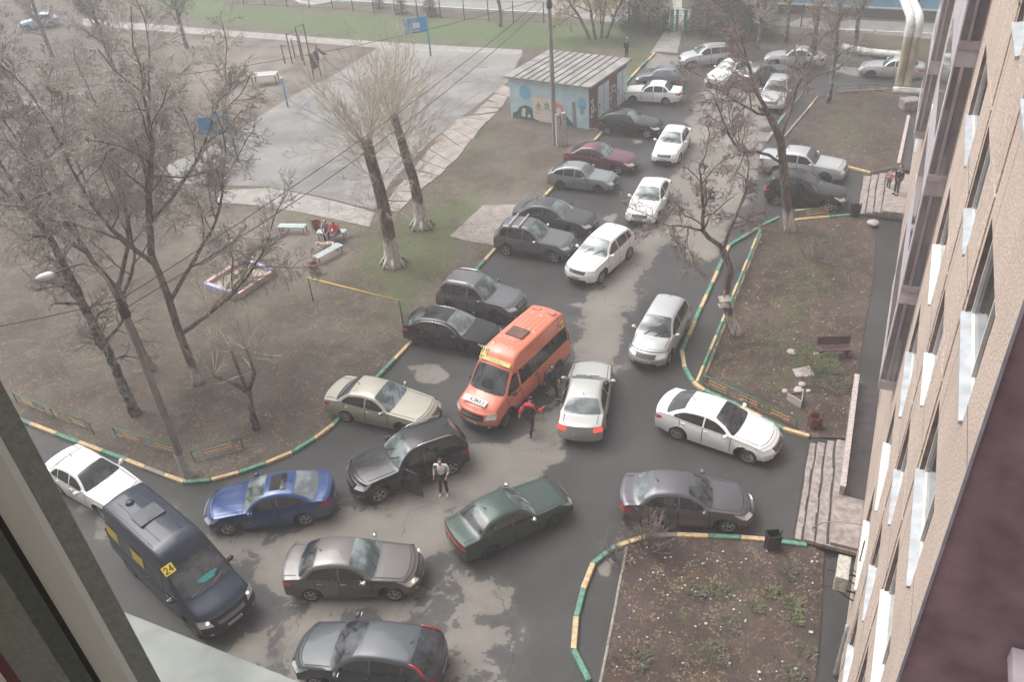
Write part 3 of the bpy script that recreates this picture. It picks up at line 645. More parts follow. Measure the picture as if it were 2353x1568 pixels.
        for sd_ in (1, -1):
            P = [(y*sd_, z) for y, z in tl]; P = P if sd_ > 0 else P[::-1]
            s.end_patch(P[::-1], 0.012, -1, 'tail_light', M_TLIT if tlit else M_TAIL, root, 0.06)
            x0 = s.xr+0.02; zA, zB = tl[0][1], tl[2][1]
            s.side_patch([(x0+0.03, zA), (x0+0.26, (zA+zB)/2+0.01), (x0+0.24, zB-0.01), (x0+0.03, zB-0.01)], 0.010, sd_, 'tail_light', M_TAIL, root) if not getattr(s, 'notlside', False) else None
            s.side_patch([(s.xf-0.46, hl[2][1]+0.03), (s.xf-0.10, hl[1][1]), (s.xf-0.08, hl[2][1]-0.005), (s.xf-0.44, hl[2][1]+0.055)], 0.010, sd_, 'headlight', M_LAMP, root) if s.style != 'van' else None
            # mirrors and handles
            mx = s.dlo0-0.10; mz = s.bz(mx)+0.10; my = s.sidey(mx, s.bz(mx)-0.02)
            m_ = MB(); c0 = s.deform(mx, (my+0.14)*sd_, mz); m_.tube([(c0[0]+0.05, c0[1]-0.09*sd_, c0[2]-.01), (c0[0]+0.03, c0[1]-0.02*sd_, c0[2]), (c0[0], c0[1]+0.06*sd_, c0[2]), (c0[0]-0.01, c0[1]+0.10*sd_, c0[2]-0.01)], [0.045, 0.075, 0.075, 0.04], 8)
            m_.beam(s.deform(mx, (my-.02)*sd_, mz-0.06), (c0[0]+.02, c0[1]-0.04*sd_, c0[2]-0.02), 0.05, 0.04)
            mo = m_.build('wing_mirror', getattr(s, 'mirm', paintm), root, True)
            g2 = MB(); g2.box((c0[0]-0.078, c0[1]+0.02*sd_, c0[2]), (0.006, 0.14, 0.09)); g2.build('mirror_glass', M_CHROME, mo)
            for hx in getattr(s, 'handles', (s.pill+0.12, s.dlo1+0.42 if s.style != 'van' else None)):
                if hx is None: continue
                hz = s.bz(hx)-0.10; hb = MB(); a = s.deform(hx-0.09, (s.sidey(hx, hz)+0.025)*sd_, hz); b = s.deform(hx+0.09, (s.sidey(hx, hz)+0.025)*sd_, hz); hb.beam(a, b, 0.022, 0.028); hb.build('door_handle', getattr(s, 'hdm', paintm), root)
        if s.style != 'van' and not getattr(s, 'noant', False):
            a_ = MB(); x = s.backx+0.12; z = s.tz(x); a_.tube([(x, 0, z), (x-0.05, 0, z+0.06), (x-0.16, 0, z+0.19)], [0.022, 0.01, 0.005], 6); a_.build('antenna', M_PLAST, root, True)
        if s.rails:
            for sd_ in (1, -1):
                r_ = MB(); y = (s.section(s.peakx)[15][0]-0.03)*sd_; pts = []
                for i in range(9):
                    x = s.roofx-0.12+(s.backx+0.05-s.roofx+0.12)*i/8; pts.append((x, y*(1-.02*abs(i-4)/4), s.tz(x)+(0.045 if 0 < i < 8 else -0.03)))
                r_.tube(pts, 0.021, 6); r_.build('roof_rail', M_CHROME if s.rails == 'chrome' else M_PLAST, root, True)
        # wheels
        R = s.R; tw = 0.2; y0 = s.hw-0.03
        if not hasattr(s, 'wm'):
            ty = MB(); ty.lathe([(R*0.62, -tw/2), (R*0.9, -tw/2), (R*0.985, -tw/2+0.025), (R, -tw/2+0.05), (R, tw/2-0.05), (R*0.985, tw/2-0.025), (R*0.9, tw/2), (R*0.62, tw/2-0.005), (R*0.62, -tw/2)], n=26, axis='y')
            rm = MB(); rr = R*0.66; rm.lathe([(0.0, tw/2-0.07), (rr*0.85, tw/2-0.075), (rr*0.88, -tw/2)], n=26, mi=1, axis='y'); rm.lathe([(rr*0.84, tw/2-0.05), (rr*0.88, tw/2-0.006), (rr, tw/2-0.002), (rr, tw/2-0.03)], n=26, axis='y')
            nsp = {'alloy': 5, 'alloy10': 10, 'dark': 6, 'steel': 12, 'cap': 8}[s.rim]
            rm.lathe([(0, tw/2-0.012), (rr*0.16, tw/2-0.014), (rr*0.22, tw/2-0.04)], n=14, axis='y')
            for k in range(nsp):
                a = 2*PI*k/nsp; w = {5: 0.052, 6: .045, 10: 0.026, 12: 0.03, 8: 0.055}[nsp]
                for dd in ((-0.055, 0.055) if nsp in (5, 6) else (0,)):
                    c_, s_ = math.cos(a+dd), math.sin(a+dd); c2, s2 = math.cos(a+dd*2.4), math.sin(a+dd*2.4); rm.beam((c_*rr*0.12, tw/2-0.022, s_*rr*0.12), (c2*rr*0.9, tw/2-0.024, s2*rr*0.9), 0.02, w*(0.6 if dd else 1))
            s.wm = (ty, rm)
        rmm = {'alloy': M_RIM, 'alloy10': M_RIM, 'dark': M_RIMD, 'steel': M_STEEL, 'cap': M_RIM}[s.rim]
        tyo = rmo = None
        for wx in (s.wb/2, -s.wb/2):
            for sd_ in (1, -1):
                wd = bpy.data.objects.new('wheel', None); C.objects.link(wd); wd.parent = root; wd.location = (wx, (y0-tw/2)*sd_, R)
                st = getattr(s, 'steer', 0) if wx > 0 else 0; wd.rotation_euler = (0, 0, (0 if sd_ > 0 else PI)+st)
                if tyo is None: tyo = s.wm[0].build('tyre', M_TYRE, wd, True, 40); rmo = s.wm[1].build('rim', [rmm, M_SEAM], wd, True, 30)
                else:
                    t2 = bpy.data.objects.new('tyre', tyo.data); C.objects.link(t2); t2.parent = wd; r2 = bpy.data.objects.new('rim', rmo.data); C.objects.link(r2); r2.parent = wd
        return root
def place(root, car, F=None, R_=None, side='R', head=None, z=0.022):
    F = G2(*F); h = (F-G2(*R_)).normalized() if head is None else Vector((math.cos(head), math.sin(head)))
    left = Vector((-h.y, h.x)); inward = left if side == 'R' else -left
    c = F-h*car.wb/2+inward*(car.hw-0.08)
    if head is None and R_ is not None: c = (F+G2(*R_))/2+inward*(car.hw-0.08)
    root.location = (c.x, c.y, z); root.rotation_euler = (0, 0, math.atan2(h.y, h.x)); return root
def place_ax(root, a, xa, b, xb, z=0.022):          # two points of the centre line, a at local x = xa, b at local x = xb
    A, B = G(*a).xy, G(*b).xy; h = (A-B).normalized(); m = (A+B)/2-h*(xa+xb)/2
    root.location = (m.x, m.y, z); root.rotation_euler = (0, 0, math.atan2(h.y, h.x)); return root
def text_mesh(txt, size, name, m, parent, loc, rot, ex=0.0, sx=1.0):
    cu = bpy.data.curves.new(name, 'FONT'); cu.body = txt; cu.size = size; cu.align_x = 'CENTER'; cu.align_y = 'CENTER'; cu.offset = size*0.01; cu.extrude = ex
    t = bpy.data.objects.new(name, cu); C.objects.link(t); bpy.context.view_layer.update()
    me = bpy.data.meshes.new_from_object(t.evaluated_get(bpy.context.evaluated_depsgraph_get())); C.objects.unlink(t); bpy.data.objects.remove(t)
    me.materials.clear(); me.materials.append(m); o = bpy.data.objects.new(name, me); C.objects.link(o); o.parent = parent; o.matrix_local = Matrix.Translation(loc) @ rot @ Matrix.Diagonal((sx, 1, 1, 1)); return o
P_WHITE = paint('white paint', (0.78, 0.79, 0.78), 0, .3, .12); P_SILV = paint('silver paint', (0.50, 0.51, 0.52), 0.45, .38, .3); P_BLACK = paint('black paint', (0.008, 0.008, 0.010), 0.0, .22, .10)
P_GREY = paint('dark grey paint', (0.055, 0.055, 0.06), 0.3, .4, .3); P_GREY2 = paint('mid grey paint', (0.11, 0.112, 0.118), 0.4, .4, .35); P_LADA = paint('faded grey paint', (0.20, 0.22, 0.22), 0.35, .45, .35)
P_MAR = paint('maroon paint', (0.11, 0.022, 0.034), 0.3, .35, .2); P_GOLD = paint('champagne paint', (0.40, 0.38, 0.31), 0.35, .4, .45); P_BRN = paint('grey brown paint', (0.12, 0.108, 0.104), 0.4, .4, .3)
P_BLUE = paint('royal blue paint', (0.005, 0.04, 0.16), 0.3, .3, .06); P_GRN = paint('dark green paint', (0.04, 0.064, 0.055), 0.3, .42, .22); P_NAVY = paint('slate blue paint', (0.05, 0.06, 0.07), 0.1, .42, .3)
P_BUSN = paint('navy van paint', (0.007, 0.014, 0.034), 0.0, .42, .14); P_BUSO = paint('orange bus paint', (0.66, 0.175, 0.095), 0.0, .55, .4); P_TOW = paint('pale grey gold paint', (0.47, 0.47, 0.44), 0.4, .38, .25)
P_VIO = paint('plum grey paint', (0.10, 0.095, 0.11), 0.4, .4, .3); P_PBLUE = paint('grey blue paint', (0.12, 0.135, 0.155), 0.35, .4, .3); P_LBLUE = paint('pale blue paint', (0.35, 0.45, 0.56), 0.2, .4, .2)
GP = 'cars crowding the yard'
def sedan(**k): return Car(**{**dict(style='sedan'), **k})
def hatch(**k): return Car(**{**dict(style='hatch', backx=-1.25, tailx=-1.72, tailz=1.0, endz=0.86, ro=0.78), **k})
ang = math.radians
# far end of the parking row, nose to the kerb
c = sedan(wb=2.46, fo=.82, ro=.98, w=1.65, H=1.40, bowf=.16, bowr=.12, hood=.76, cowlz=.93, belt0=.74, belt1=.87, belt2=.9, cowlx=.62, roofx=.0, backx=-.98, tailx=-1.5, tailz=.98, endz=.94, pill=-.28, cpill=-.98, dlo1=-1.45, R=.29, rim='steel', inset=.2, chrome=False)
place(c.build('parked_car', 'white four-door saloon with flat boxy boot, nose to the kerb beside the painted hut', 'car', P_WHITE, GP), c, (1451.5, 238.5), (1530.7, 242.5), 'L')
c = hatch(wb=2.4, fo=.65, ro=.7, w=1.6, H=1.45, hood=.75, cowlz=1.0, cowlx=.75, roofx=.1, backx=-1.3, tailx=-1.7, tailz=1.05, dlo1=-1.55, pill=-.3, cpill=-1.2, R=.28, rim='cap')
place(c.build('parked_car', 'small dark grey-blue hatchback just behind the white boxy saloon, far end of the kerb row', 'car', P_PBLUE, GP, gs=GL_L), c, (1473, 203), (1551.3, 207.3), 'L')
c = hatch(wb=2.47, fo=.80, ro=.85, w=1.7, H=1.5, hood=.76, cowlz=1.0, cowlx=.72, roofx=.0, peakx=-.6, backx=-1.72, tailx=-1.98, tailz=1.02, dlo1=-1.9, pill=-.35, cpill=-1.15, rails='black', R=.3)
place(c.build('parked_car', 'silver estate car with black roof bars beside the concrete path to the green gate', 'car', P_SILV, GP), c, (1582.5, 158), (1662.7, 150.6), 'L')
# the queue in the right-hand lane far up
c = sedan(wb=2.6, fo=.82, ro=1.0, w=1.75, H=1.47, dlo1=-1.62, cpill=-1.15, pill=-.32)
place(c.build('queuing_car', 'white saloon speckled by twigs, turning at the far end of the lane', 'car', P_WHITE, GP, gw=GL_D), c, (1668.7, 203), (1716.5, 179), 'L')
c = Car(style='hatch', wb=2.65, fo=.88, ro=.85, w=1.82, H=1.66, hood=.88, cowlz=1.1, cowlx=.7, roofx=.0, backx=-1.5, tailx=-1.95, tailz=1.12, endz=1.0, belt0=.88, belt1=1.0, belt2=1.1, R=.34, clad=True, dlo1=-1.75, cpill=-1.2, pill=-.35, rails='black')
place(c.build('queuing_car', 'silver grey crossover facing the camera beneath the bare branches, far right of the lane', 'car', P_SILV, GP, gw=GL_D), c, (1802, 256), head=ang(-116), side='L')
c = sedan(wb=2.6, fo=.85, ro=1.05, w=1.73, H=1.45, dlo1=-1.65, cpill=-1.1, pill=-.3)
place(c.build('queuing_car', 'pale silver saloon half hidden by twigs below the white pipe, turning left', 'car', P_SILV, GP), c, (1773, 155), (1860, 161), 'L')
c = sedan(wb=2.6, fo=.85, ro=.9, w=1.7, H=1.45, dlo1=-1.6, pill=-.3)
place(c.build('queuing_car', 'dull grey saloon with red tail lamp hidden behind the silver grey crossover', 'car', P_GREY2, GP), c, (1805, 186), head=ang(22), side='R')
c = sedan(wb=2.6, fo=.88, ro=1.0, w=1.72, H=1.42, bowf=.2, hood=.7, cowlz=.92, tailz=1.02, dlo1=-1.58, cpill=-1.12, pill=-.3, rim='dark')
place(c.build('queuing_car', 'silver saloon on the side road passing behind the white insulated pipes', 'car', P_SILV, GP), c, (1994.4, 180.5), (2087, 187), 'L')
# parking row on the left, noses towards the lane
c = hatch(wb=2.64, fo=.86, ro=.82, w=1.8, H=1.47, hood=.74, cowlz=.97, cowlx=.62, roofx=-.12, backx=-1.3, tailx=-2.0, tailz=1.02, endz=.9, dlo1=-1.72, pill=-.4, cpill=-1.35, R=.32, hdm=M_CHROME)
place(c.build('parked_car', 'black hatchback with bright door handles, parked by the hut doors', 'car', P_BLACK, GP), c, (1485, 319), (1397, 311), 'R')
c = sedan(wb=2.66, fo=.95, ro=1.05, w=1.77, H=1.43, hood=.72, cowlz=.95, cowlx=.62, roofx=-.15, backx=-1.05, tailx=-1.9, tailz=1.0, endz=.94, dlo1=-1.62, pill=-.4, R=.32, hdm=M_CHROME)
place(c.build('parked_car', 'maroon saloon with silver wheels in the kerb row', 'car', P_MAR, GP), c, (1422, 402), head=ang(-27), side='R')
c = hatch(wb=2.46, fo=.80, ro=.85, w=1.64, H=1.40, bowf=.16, bowr=.12, hood=.74, cowlz=.92, cowlx=.55, roofx=.05, backx=-1.05, tailx=-1.86, tailz=.98, endz=.88, belt0=.73, belt1=.86, belt2=.93, pill=-.3, cpill=-1.02, dlo1=-1.62, R=.29, rim='dark', chrome=False)
place(c.build('parked_car', 'old grey fastback hatchback with a flat pale bonnet in front of the maroon saloon', 'car', P_LADA, GP, gw=GL_L), c, (1377.5, 447), (1286.7, 436.6), 'R')
c = sedan(wb=2.71, fo=.98, ro=1.0, w=1.82, H=1.50, hood=.78, cowlz=1.0, cowlx=.85, roofx=-.05, backx=-1.05, tailx=-1.95, tailz=1.05, endz=.97, belt1=.93, belt2=1.02, dlo1=-1.6, pill=-.4, R=.33)
place(c.build('parked_car', 'dark charcoal saloon with long sloping bonnet behind the grey jeep with silver crossbars', 'car', P_GREY, GP, gw=GL_L), c, (1318.6, 548), head=ang(-27), side='R')
c = Car(style='hatch', wb=2.6, fo=.87, ro=.86, w=1.79, H=1.69, hood=.92, cowlz=1.08, cowlx=.62, roofx=-.1, backx=-1.5, tailx=-1.95, tailz=1.15, endz=1.02, belt0=.9, belt1=1.02, belt2=1.12, R=.35, clad=True, dlo1=-1.72, pill=-.38, cpill=-1.25, zb=.28, hdm=M_CHROME, mirm=M_CHROME)
r_ = place(c.build('parked_car', 'grey off-roader with two silver crossbars on its roof', 'car', P_GREY2, GP), c, (1271.6, 605.4), (1165.6, 589.6), 'R')
for x in (-.55, -1.1):
    b_ = MB(); b_.beam((x, -.66, 1.77), (x, .66, 1.77), .07, .03)
    for y in (-.58, .58): b_.box((x, y, 1.72), (.1, .08, .1))
    b_.build('crossbar', M_CHROME, r_)
c = Car(style='hatch', wb=2.67, fo=.83, ro=.82, w=1.82, H=1.70, hood=.92, cowlz=1.1, cowlx=.7, roofx=-.02, backx=-1.5, tailx=-1.98, tailz=1.15, endz=1.0, belt0=.9, belt1=1.03, belt2=1.12, R=.35, clad=True, dlo1=-1.8, pill=-.3, cpill=-1.2, zb=.28, rails='chrome', rim='dark', hdm=M_CHROME)
place(c.build('parked_car', 'grey off-roader with long silver roof rails next to the black saloon', 'car', P_GREY2, GP), c, (1150.5, 747.6), head=ang(-28), side='R')
c = sedan(wb=2.7, fo=.86, ro=.97, w=1.78, H=1.44, hood=.70, cowlz=.97, cowlx=.85, roofx=-.05, peakx=-.55, backx=-1.2, tailx=-1.95, tailz=1.04, endz=.93, belt1=.90, belt2=1.02, dlo1=-1.62, pill=-.42, R=.33, rim='dark', trim=True, hdm=M_CHROME)
r_ = place(c.build('parked_car', 'glossy black saloon with chrome window trim, nose behind the orange minibus', 'car', P_BLACK, GP, gw=GL_L), c, (1091.6, 822.7), (966.5, 798), 'R')
c.top_patch(-.85, -.3, 0.006, 'sunroof', GL_S, r_, 0.16, nx=4)
c = sedan(wb=2.7, fo=.95, ro=1.1, w=1.82, H=1.42, hood=.70, cowlz=.94, cowlx=.72, roofx=-.05, backx=-1.1, tailx=-1.85, tailz=.98, endz=.92, dlo1=-1.7, pill=-.38, R=.32, rim='alloy10', hl=[(.5, .54), (.86, .56), (.86, .72), (.55, .69)], hdm=M_CHROME)
place(c.build('parked_car', 'champagne beige saloon with dirty sides at the curve of the kerb', 'car', P_GOLD, GP), c, (930, 1002), (804, 973), 'R')
# cars standing in the lane
c = sedan(wb=2.63, fo=.8, ro=.92, w=1.73, H=1.52, hood=.80, cowlz=1.02, cowlx=.72, roofx=.0, backx=-1.15, tailx=-1.62, tailz=1.06, endz=.96, belt1=.95, belt2=1.02, dlo1=-1.5, pill=-.32, R=.31, rim='cap')
place(c.build('queuing_car', 'white saloon with dark mesh grille behind the one nearest the maroon saloon', 'car', P_WHITE, GP, gs=GL_S), c, (1560, 377), head=ang(-115), side='L')
c = sedan(wb=2.63, fo=.86, ro=.92, w=1.76, H=1.49, hood=.76, cowlz=1.0, cowlx=.78, roofx=-.02, backx=-1.15, tailx=-1.75, tailz=1.07, endz=1.0, belt1=.93, belt2=1.03, dlo1=-1.55, pill=-.34, R=.31)
place(c.build('queuing_car', 'white saloon with x-shaped black front bumper beside the charcoal saloon', 'car', P_WHITE, GP), c, (1510.4, 513), head=ang(-114), side='L')
c = Car(style='hatch', wb=2.69, fo=.93, ro=.9, w=1.85, H=1.68, hood=.92, cowlz=1.12, cowlx=.85, roofx=.0, peakx=-.7, backx=-1.55, tailx=-2.05, tailz=1.2, endz=1.02, belt0=.9, belt1=1.06, belt2=1.18, R=.355, dlo1=-1.72, pill=-.3, cpill=-1.25, zb=.25, rim='alloy10', bowf=.38)
place(c.build('queuing_car', 'white crossover with dark diamond-badged grille beside the grey off-roader with crossbars', 'car', P_WHITE, GP, gr=GL_D), c, (1381, 653), (1446, 596), 'L')
c = Car(style='hatch', wb=2.6, fo=.82, ro=.85, w=1.74, H=1.60, hood=.80, cowlz=1.06, cowlx=1.02, roofx=.12, peakx=-.5, backx=-1.5, tailx=-2.0, tailz=1.1, endz=.95, belt1=.98, belt2=1.05, R=.30, dlo1=-1.7, pill=-.3, cpill=-1.25, rim='cap', bowf=.42, nose=.7)
place(c.build('queuing_car', 'silver hatchback facing the camera beside the striped kerb', 'car', P_SILV, GP, gw=GL_D), c, (1532, 846), (1579, 756), 'L')
c = sedan(wb=2.65, fo=.88, ro=1.08, w=1.78, H=1.46, hood=.74, cowlz=.98, cowlx=.72, roofx=-.05, backx=-1.08, tailx=-1.75, tailz=1.05, endz=.98, belt1=.92, belt2=1.0, dlo1=-1.55, pill=-.36, R=.32)
place_ax(c.build('queuing_car', 'pale silver-gold saloon seen from behind with red lamps lit', 'car', P_TOW, GP, gr=GL_L, tlit=True), (1353, 868, 1.0), .72, (1333, 1012, .3), -2.36)
c = sedan(wb=2.7, fo=.88, ro=1.06, w=1.8, H=1.44, hood=.72, cowlz=.98, cowlx=.82, roofx=-.05, peakx=-.5, backx=-1.15, tailx=-1.95, tailz=1.06, endz=.97, belt1=.92, belt2=1.03, dlo1=-1.62, pill=-.38, R=.325, rim='alloy10', bowf=.34, trim=False)
place(c.build('parked_car', 'clean white saloon with silver wheels pointing at the near entrance steps', 'car', P_WHITE, GP, gw=GL_D), c, (1718, 1067), (1553, 1011), 'R')
c = sedan(wb=2.57, fo=.84, ro=1.0, w=1.7, H=1.46, hood=.73, cowlz=.98, cowlx=.78, roofx=-.05, backx=-1.1, tailx=-1.8, tailz=1.04, endz=.95, belt1=.92, belt2=1.0, dlo1=-1.55, pill=-.34, R=.31, hdm=M_CHROME)
place(c.build('parked_car', 'plum grey saloon nearest the small bare bush, facing the steps', 'car', P_VIO, GP, gw=GL_D, gr=GL_L), c, (1675, 1226), (1486, 1215), 'R')
c = sedan(wb=2.49, fo=.85, ro=.95, w=1.68, H=1.42, bowf=.14, bowr=.12, hood=.76, cowlz=.93, cowlx=.62, roofx=-.02, backx=-.98, tailx=-1.6, tailz=1.03, endz=1.0, belt0=.76, belt1=.88, belt2=.95, dlo1=-1.32, pill=-.3, R=.29, rim='dark', chrome=False, mirm=M_CHROME,
          tl=[(.02, .80), (.825, .80), (.825, .92), (.02, .92)], notlside=True, inset=.19, plz=.5)
place(c.build('moving_car', 'dark green saloon with a full-width red tail band, driving away', 'car', P_GRN, GP, gr=GL_D), c, (1273.6, 1211.8), (1129.7, 1282.8), 'R')
c = sedan(wb=2.65, fo=.83, ro=.96, w=1.75, H=1.46, hood=.76, cowlz=.99, cowlx=.8, roofx=-.0, backx=-1.05, tailx=-1.7, tailz=1.04, endz=.97, belt1=.92, belt2=1.0, dlo1=-1.42, pill=-.32, R=.315, hdm=M_CHROME, mirm=M_CHROME)
place(c.build('moving_car', 'grey-brown saloon with amber-lit headlamp between the blue car and the bottom slate hatchback', 'car', P_BRN, GP, lit=True), c, (903.2, 1381.9), (726.7, 1383.8), 'R')
c = sedan(wb=2.65, fo=.88, ro=1.0, w=1.78, H=1.41, hood=.72, cowlz=.95, cowlx=.7, roofx=-.1, backx=-1.05, tailx=-1.85, tailz=1.05, endz=.98, belt1=.90, belt2=1.02, dlo1=-1.5, pill=-.5, R=.32, rim='alloy')
r_ = place(c.build('moving_car', 'royal blue car with an open dark sunroof', 'car', P_BLUE, GP, gr=GL_L), c, (531.6, 1231), (706.2, 1208.8), 'L')
c.top_patch(-.62, -.25, 0.008, 'sunroof', M_SEAM, r_, 0.2, nx=3, ends=0.0); c.top_patch(-.80, -.63, 0.03, 'sunroof', GL_S, r_, 0.2, nx=3, ends=0.0)
c = Car(style='hatch', wb=2.7, fo=.92, ro=.85, w=1.82, H=1.53, hood=.78, cowlz=1.02, cowlx=.95, roofx=.0, peakx=-.6, backx=-1.45, tailx=-2.05, tailz=1.1, endz=.95, belt1=.96, belt2=1.08, R=.325, dlo1=-1.75, pill=-.32, cpill=-1.3, bowf=.36, tl=[(.62, .72), (.9, .72), (.80, 1.0), (.70, 1.02)])
r_ = place(c.build('moving_car', 'slate blue hatchback with upright red tail lamps at the bottom edge of the photo', 'car', P_NAVY, GP, gr=GL_D, gw=GL_D), c, (752, 1588), (925, 1612), 'L')
for sd_ in (1, -1):
    t_ = MB(); pts = [c.deform(x, (c.section(x)[16][0]+.01)*sd_, c.tz(x)-.02) for x in (-1.5, -1.65, -1.8, -1.95, -2.08)]; t_.tube(pts, [.02, .035, .04, .045, .03], 6); t_.build('tail_light', M_TAIL, r_, True)
# black estate with its door open
c = Car(style='hatch', wb=2.76, fo=.85, ro=.9, w=1.84, H=1.66, hood=.88, cowlz=1.1, cowlx=.62, roofx=-.08, peakx=-.7, backx=-1.72, tailx=-2.12, tailz=1.18, endz=1.02, belt0=.88, belt1=1.02, belt2=1.1, R=.35, dlo1=-1.92, pill=-.4, cpill=-1.3, zb=.24, rails='chrome', bowf=.32)
r_ = place(c.build('stopped_car', 'black estate with silver roof rails and its driver door open', 'car', P_BLACK, GP), c, (870.6, 1157), (1045.3, 1091), 'L')
# the opening and the swung door
c.side_patch([(.58, .36), (-.36, .36), (-.40, .98), (.50, .98)], 0.010, 1, 'door_opening', M_IN, r_)
d_ = MB(); d_.box((-.5, 0, .66), (1.0, .06, .62)); d_.box((-.46, -.02, 1.0), (1.0, .05, .06))
for a, b in (((-.02, 0, 1.0), (-.42, .02, 1.40)), ((-.42, .02, 1.40), (-.95, .02, 1.42)), ((-.95, .02, 1.42), (-.98, 0, 1.0))): d_.beam(a, b, .04, .045)
dd = d_.build('door', P_BLACK, r_); dd.location = (.58, .86, .0); dd.rotation_euler = (0, 0, -ang(58))
g_ = MB(); g_.add([(-.05, 0, 1.02), (-.96, 0, 1.02), (-.94, .02, 1.39), (-.42, .02, 1.37)], [(0, 1, 2, 3)]); g_.build('window', GL_S, dd)
g_ = MB(); g_.box((-.5, -.036, .72), (.8, .01, .3)); g_.build('door_trim', M_DASH, dd); g_ = MB(); g_.box((-.8, .04, .9), (.18, .03, .03)); g_.build('handle', P_BLACK, dd)
# cars by the far entrance
c = sedan(wb=2.8, fo=.95, ro=1.15, w=1.82, H=1.48, bowf=.14, bowr=.12, hood=.82, cowlz=.98, cowlx=.72, roofx=.1, backx=-1.05, tailx=-1.6, tailz=1.05, endz=.98, belt0=.82, belt1=.92, belt2=.97, dlo1=-1.4, pill=-.3, R=.33, rim='dark', inset=.18)
place(c.build('parked_car', 'large old silver saloon with round-cornered bonnet beside the near lawn of the far entrance', 'car', P_SILV, GP, gw=GL_D), c, (1896, 422), head=ang(-31), side='R')
c = Car(style='hatch', wb=2.67, fo=.85, ro=.9, w=1.78, H=1.58, hood=.82, cowlz=1.04, cowlx=.7, roofx=-.1, peakx=-.7, backx=-1.7, tailx=-2.1, tailz=1.12, endz=1.0, belt1=.98, belt2=1.05, R=.33, dlo1=-1.9, pill=-.4, cpill=-1.3, rails='black')
place(c.build('parked_car', 'black estate car half behind the leaning tree trunk near the far steps', 'car', P_BLACK, GP, gw=GL_D), c, (1905, 489), (1783, 472), 'R')
c = hatch(wb=2.6, w=1.75, dlo1=-1.6, pill=-.35, cpill=-1.2)
place(c.build('parked_car', 'pale blue car glimpsed through the crowns in the top left corner', 'car', P_LBLUE, GP), c, (60, 72), (125, 62), 'L')
# white car behind the navy minibus
c = sedan(wb=2.6, fo=.82, ro=1.0, w=1.7, H=1.43, hood=.74, cowlz=.96, cowlx=.7, roofx=.0, backx=-1.1, tailx=-1.7, tailz=1.02, dlo1=-1.5, pill=-.3, cpill=-1.0)
place_ax(c.build('parked_car', 'silver white saloon tucked right behind the navy minibus', 'car', P_WHITE, GP, gw=GL_D, gr=GL_D), (208, 1073, 1.40), .0, (156, 1045, 1.40), -1.12)
# ---- the two minibuses
def bus(**k):
    wb = 3.75; xf = wb/2+.93; xr = -wb/2-1.02
    vt = [(xf, .98), (xf-.3, 1.12), (xf-.82, 1.30), (xf-.95, 1.36), (xf-1.25, 1.68), (xf-1.62, 2.05), (xf-1.72, 2.16), (xf-2.1, 2.50), (xf-2.5, 2.60), (xf-4, 2.62), (xr+.35, 2.60), (xr+.08, 2.50), (xr, 2.2)]
    d = dict(style='van', wb=wb, fo=.93, ro=1.02, w=1.97, H=2.62, zb=.26, hood=1.0, cowlz=1.36, cowlx=xf-.95, roofx=xf-1.7, peakx=-.5, backx=xr+.4, tailx=xr+.1, tailz=2.2, endz=1.6, belt0=.92, belt1=1.22, belt2=1.26, inset=.20, bowf=.34, bowr=.06, R=.345,
             vtop=vt, ws0=xf-.94, ws1=xf-1.66, dlo0=xf-1.12, dlo1=xr+.2, pill=xf-2.0, dlo_top=1.93, doors=[xf-.96, xf-1.98, xf-3.2], handles=(xf-1.85, xf-3.1), rim='steel', taper=.05, clad=True, spans=[(xf-1.05, xf-1.92), (xf-2.06, xf-3.185), (xf-3.2, xf-4.385), (xf-4.4, xr+.12)],
             hl=[(.62, .78), (.985, .80), (.985, 1.04), (.70, 1.0)], grille=[(-.55, .72), (.55, .72), (.55, .94), (-.55, .94)], tl=[(.80, 1.1), (.95, 1.1), (.95, 1.6), (.80, 1.6)], notlside=True, plz=.55, mirm=M_PLAST, hdm=M_PLAST, crown=.16, nose=.35)
    d.update(k); return Car(**d)
M_YEL = mat('yellow sign', (0.82, 0.62, 0.05), 0.5); M_YELP = mat('cream route board', (0.80, 0.68, 0.27), 0.5); M_INK = mat('black print', (0.012, 0.012, 0.012), 0.6); M_WSIGN = mat('white sign board', (0.75, 0.74, 0.70), 0.5)
M_HATCH = mat('rusty brown hatch', (0.13, 0.065, 0.045), 0.7, var=.2); M_PEEL = mat('peeled paint', (0.66, 0.62, 0.60), 0.6)
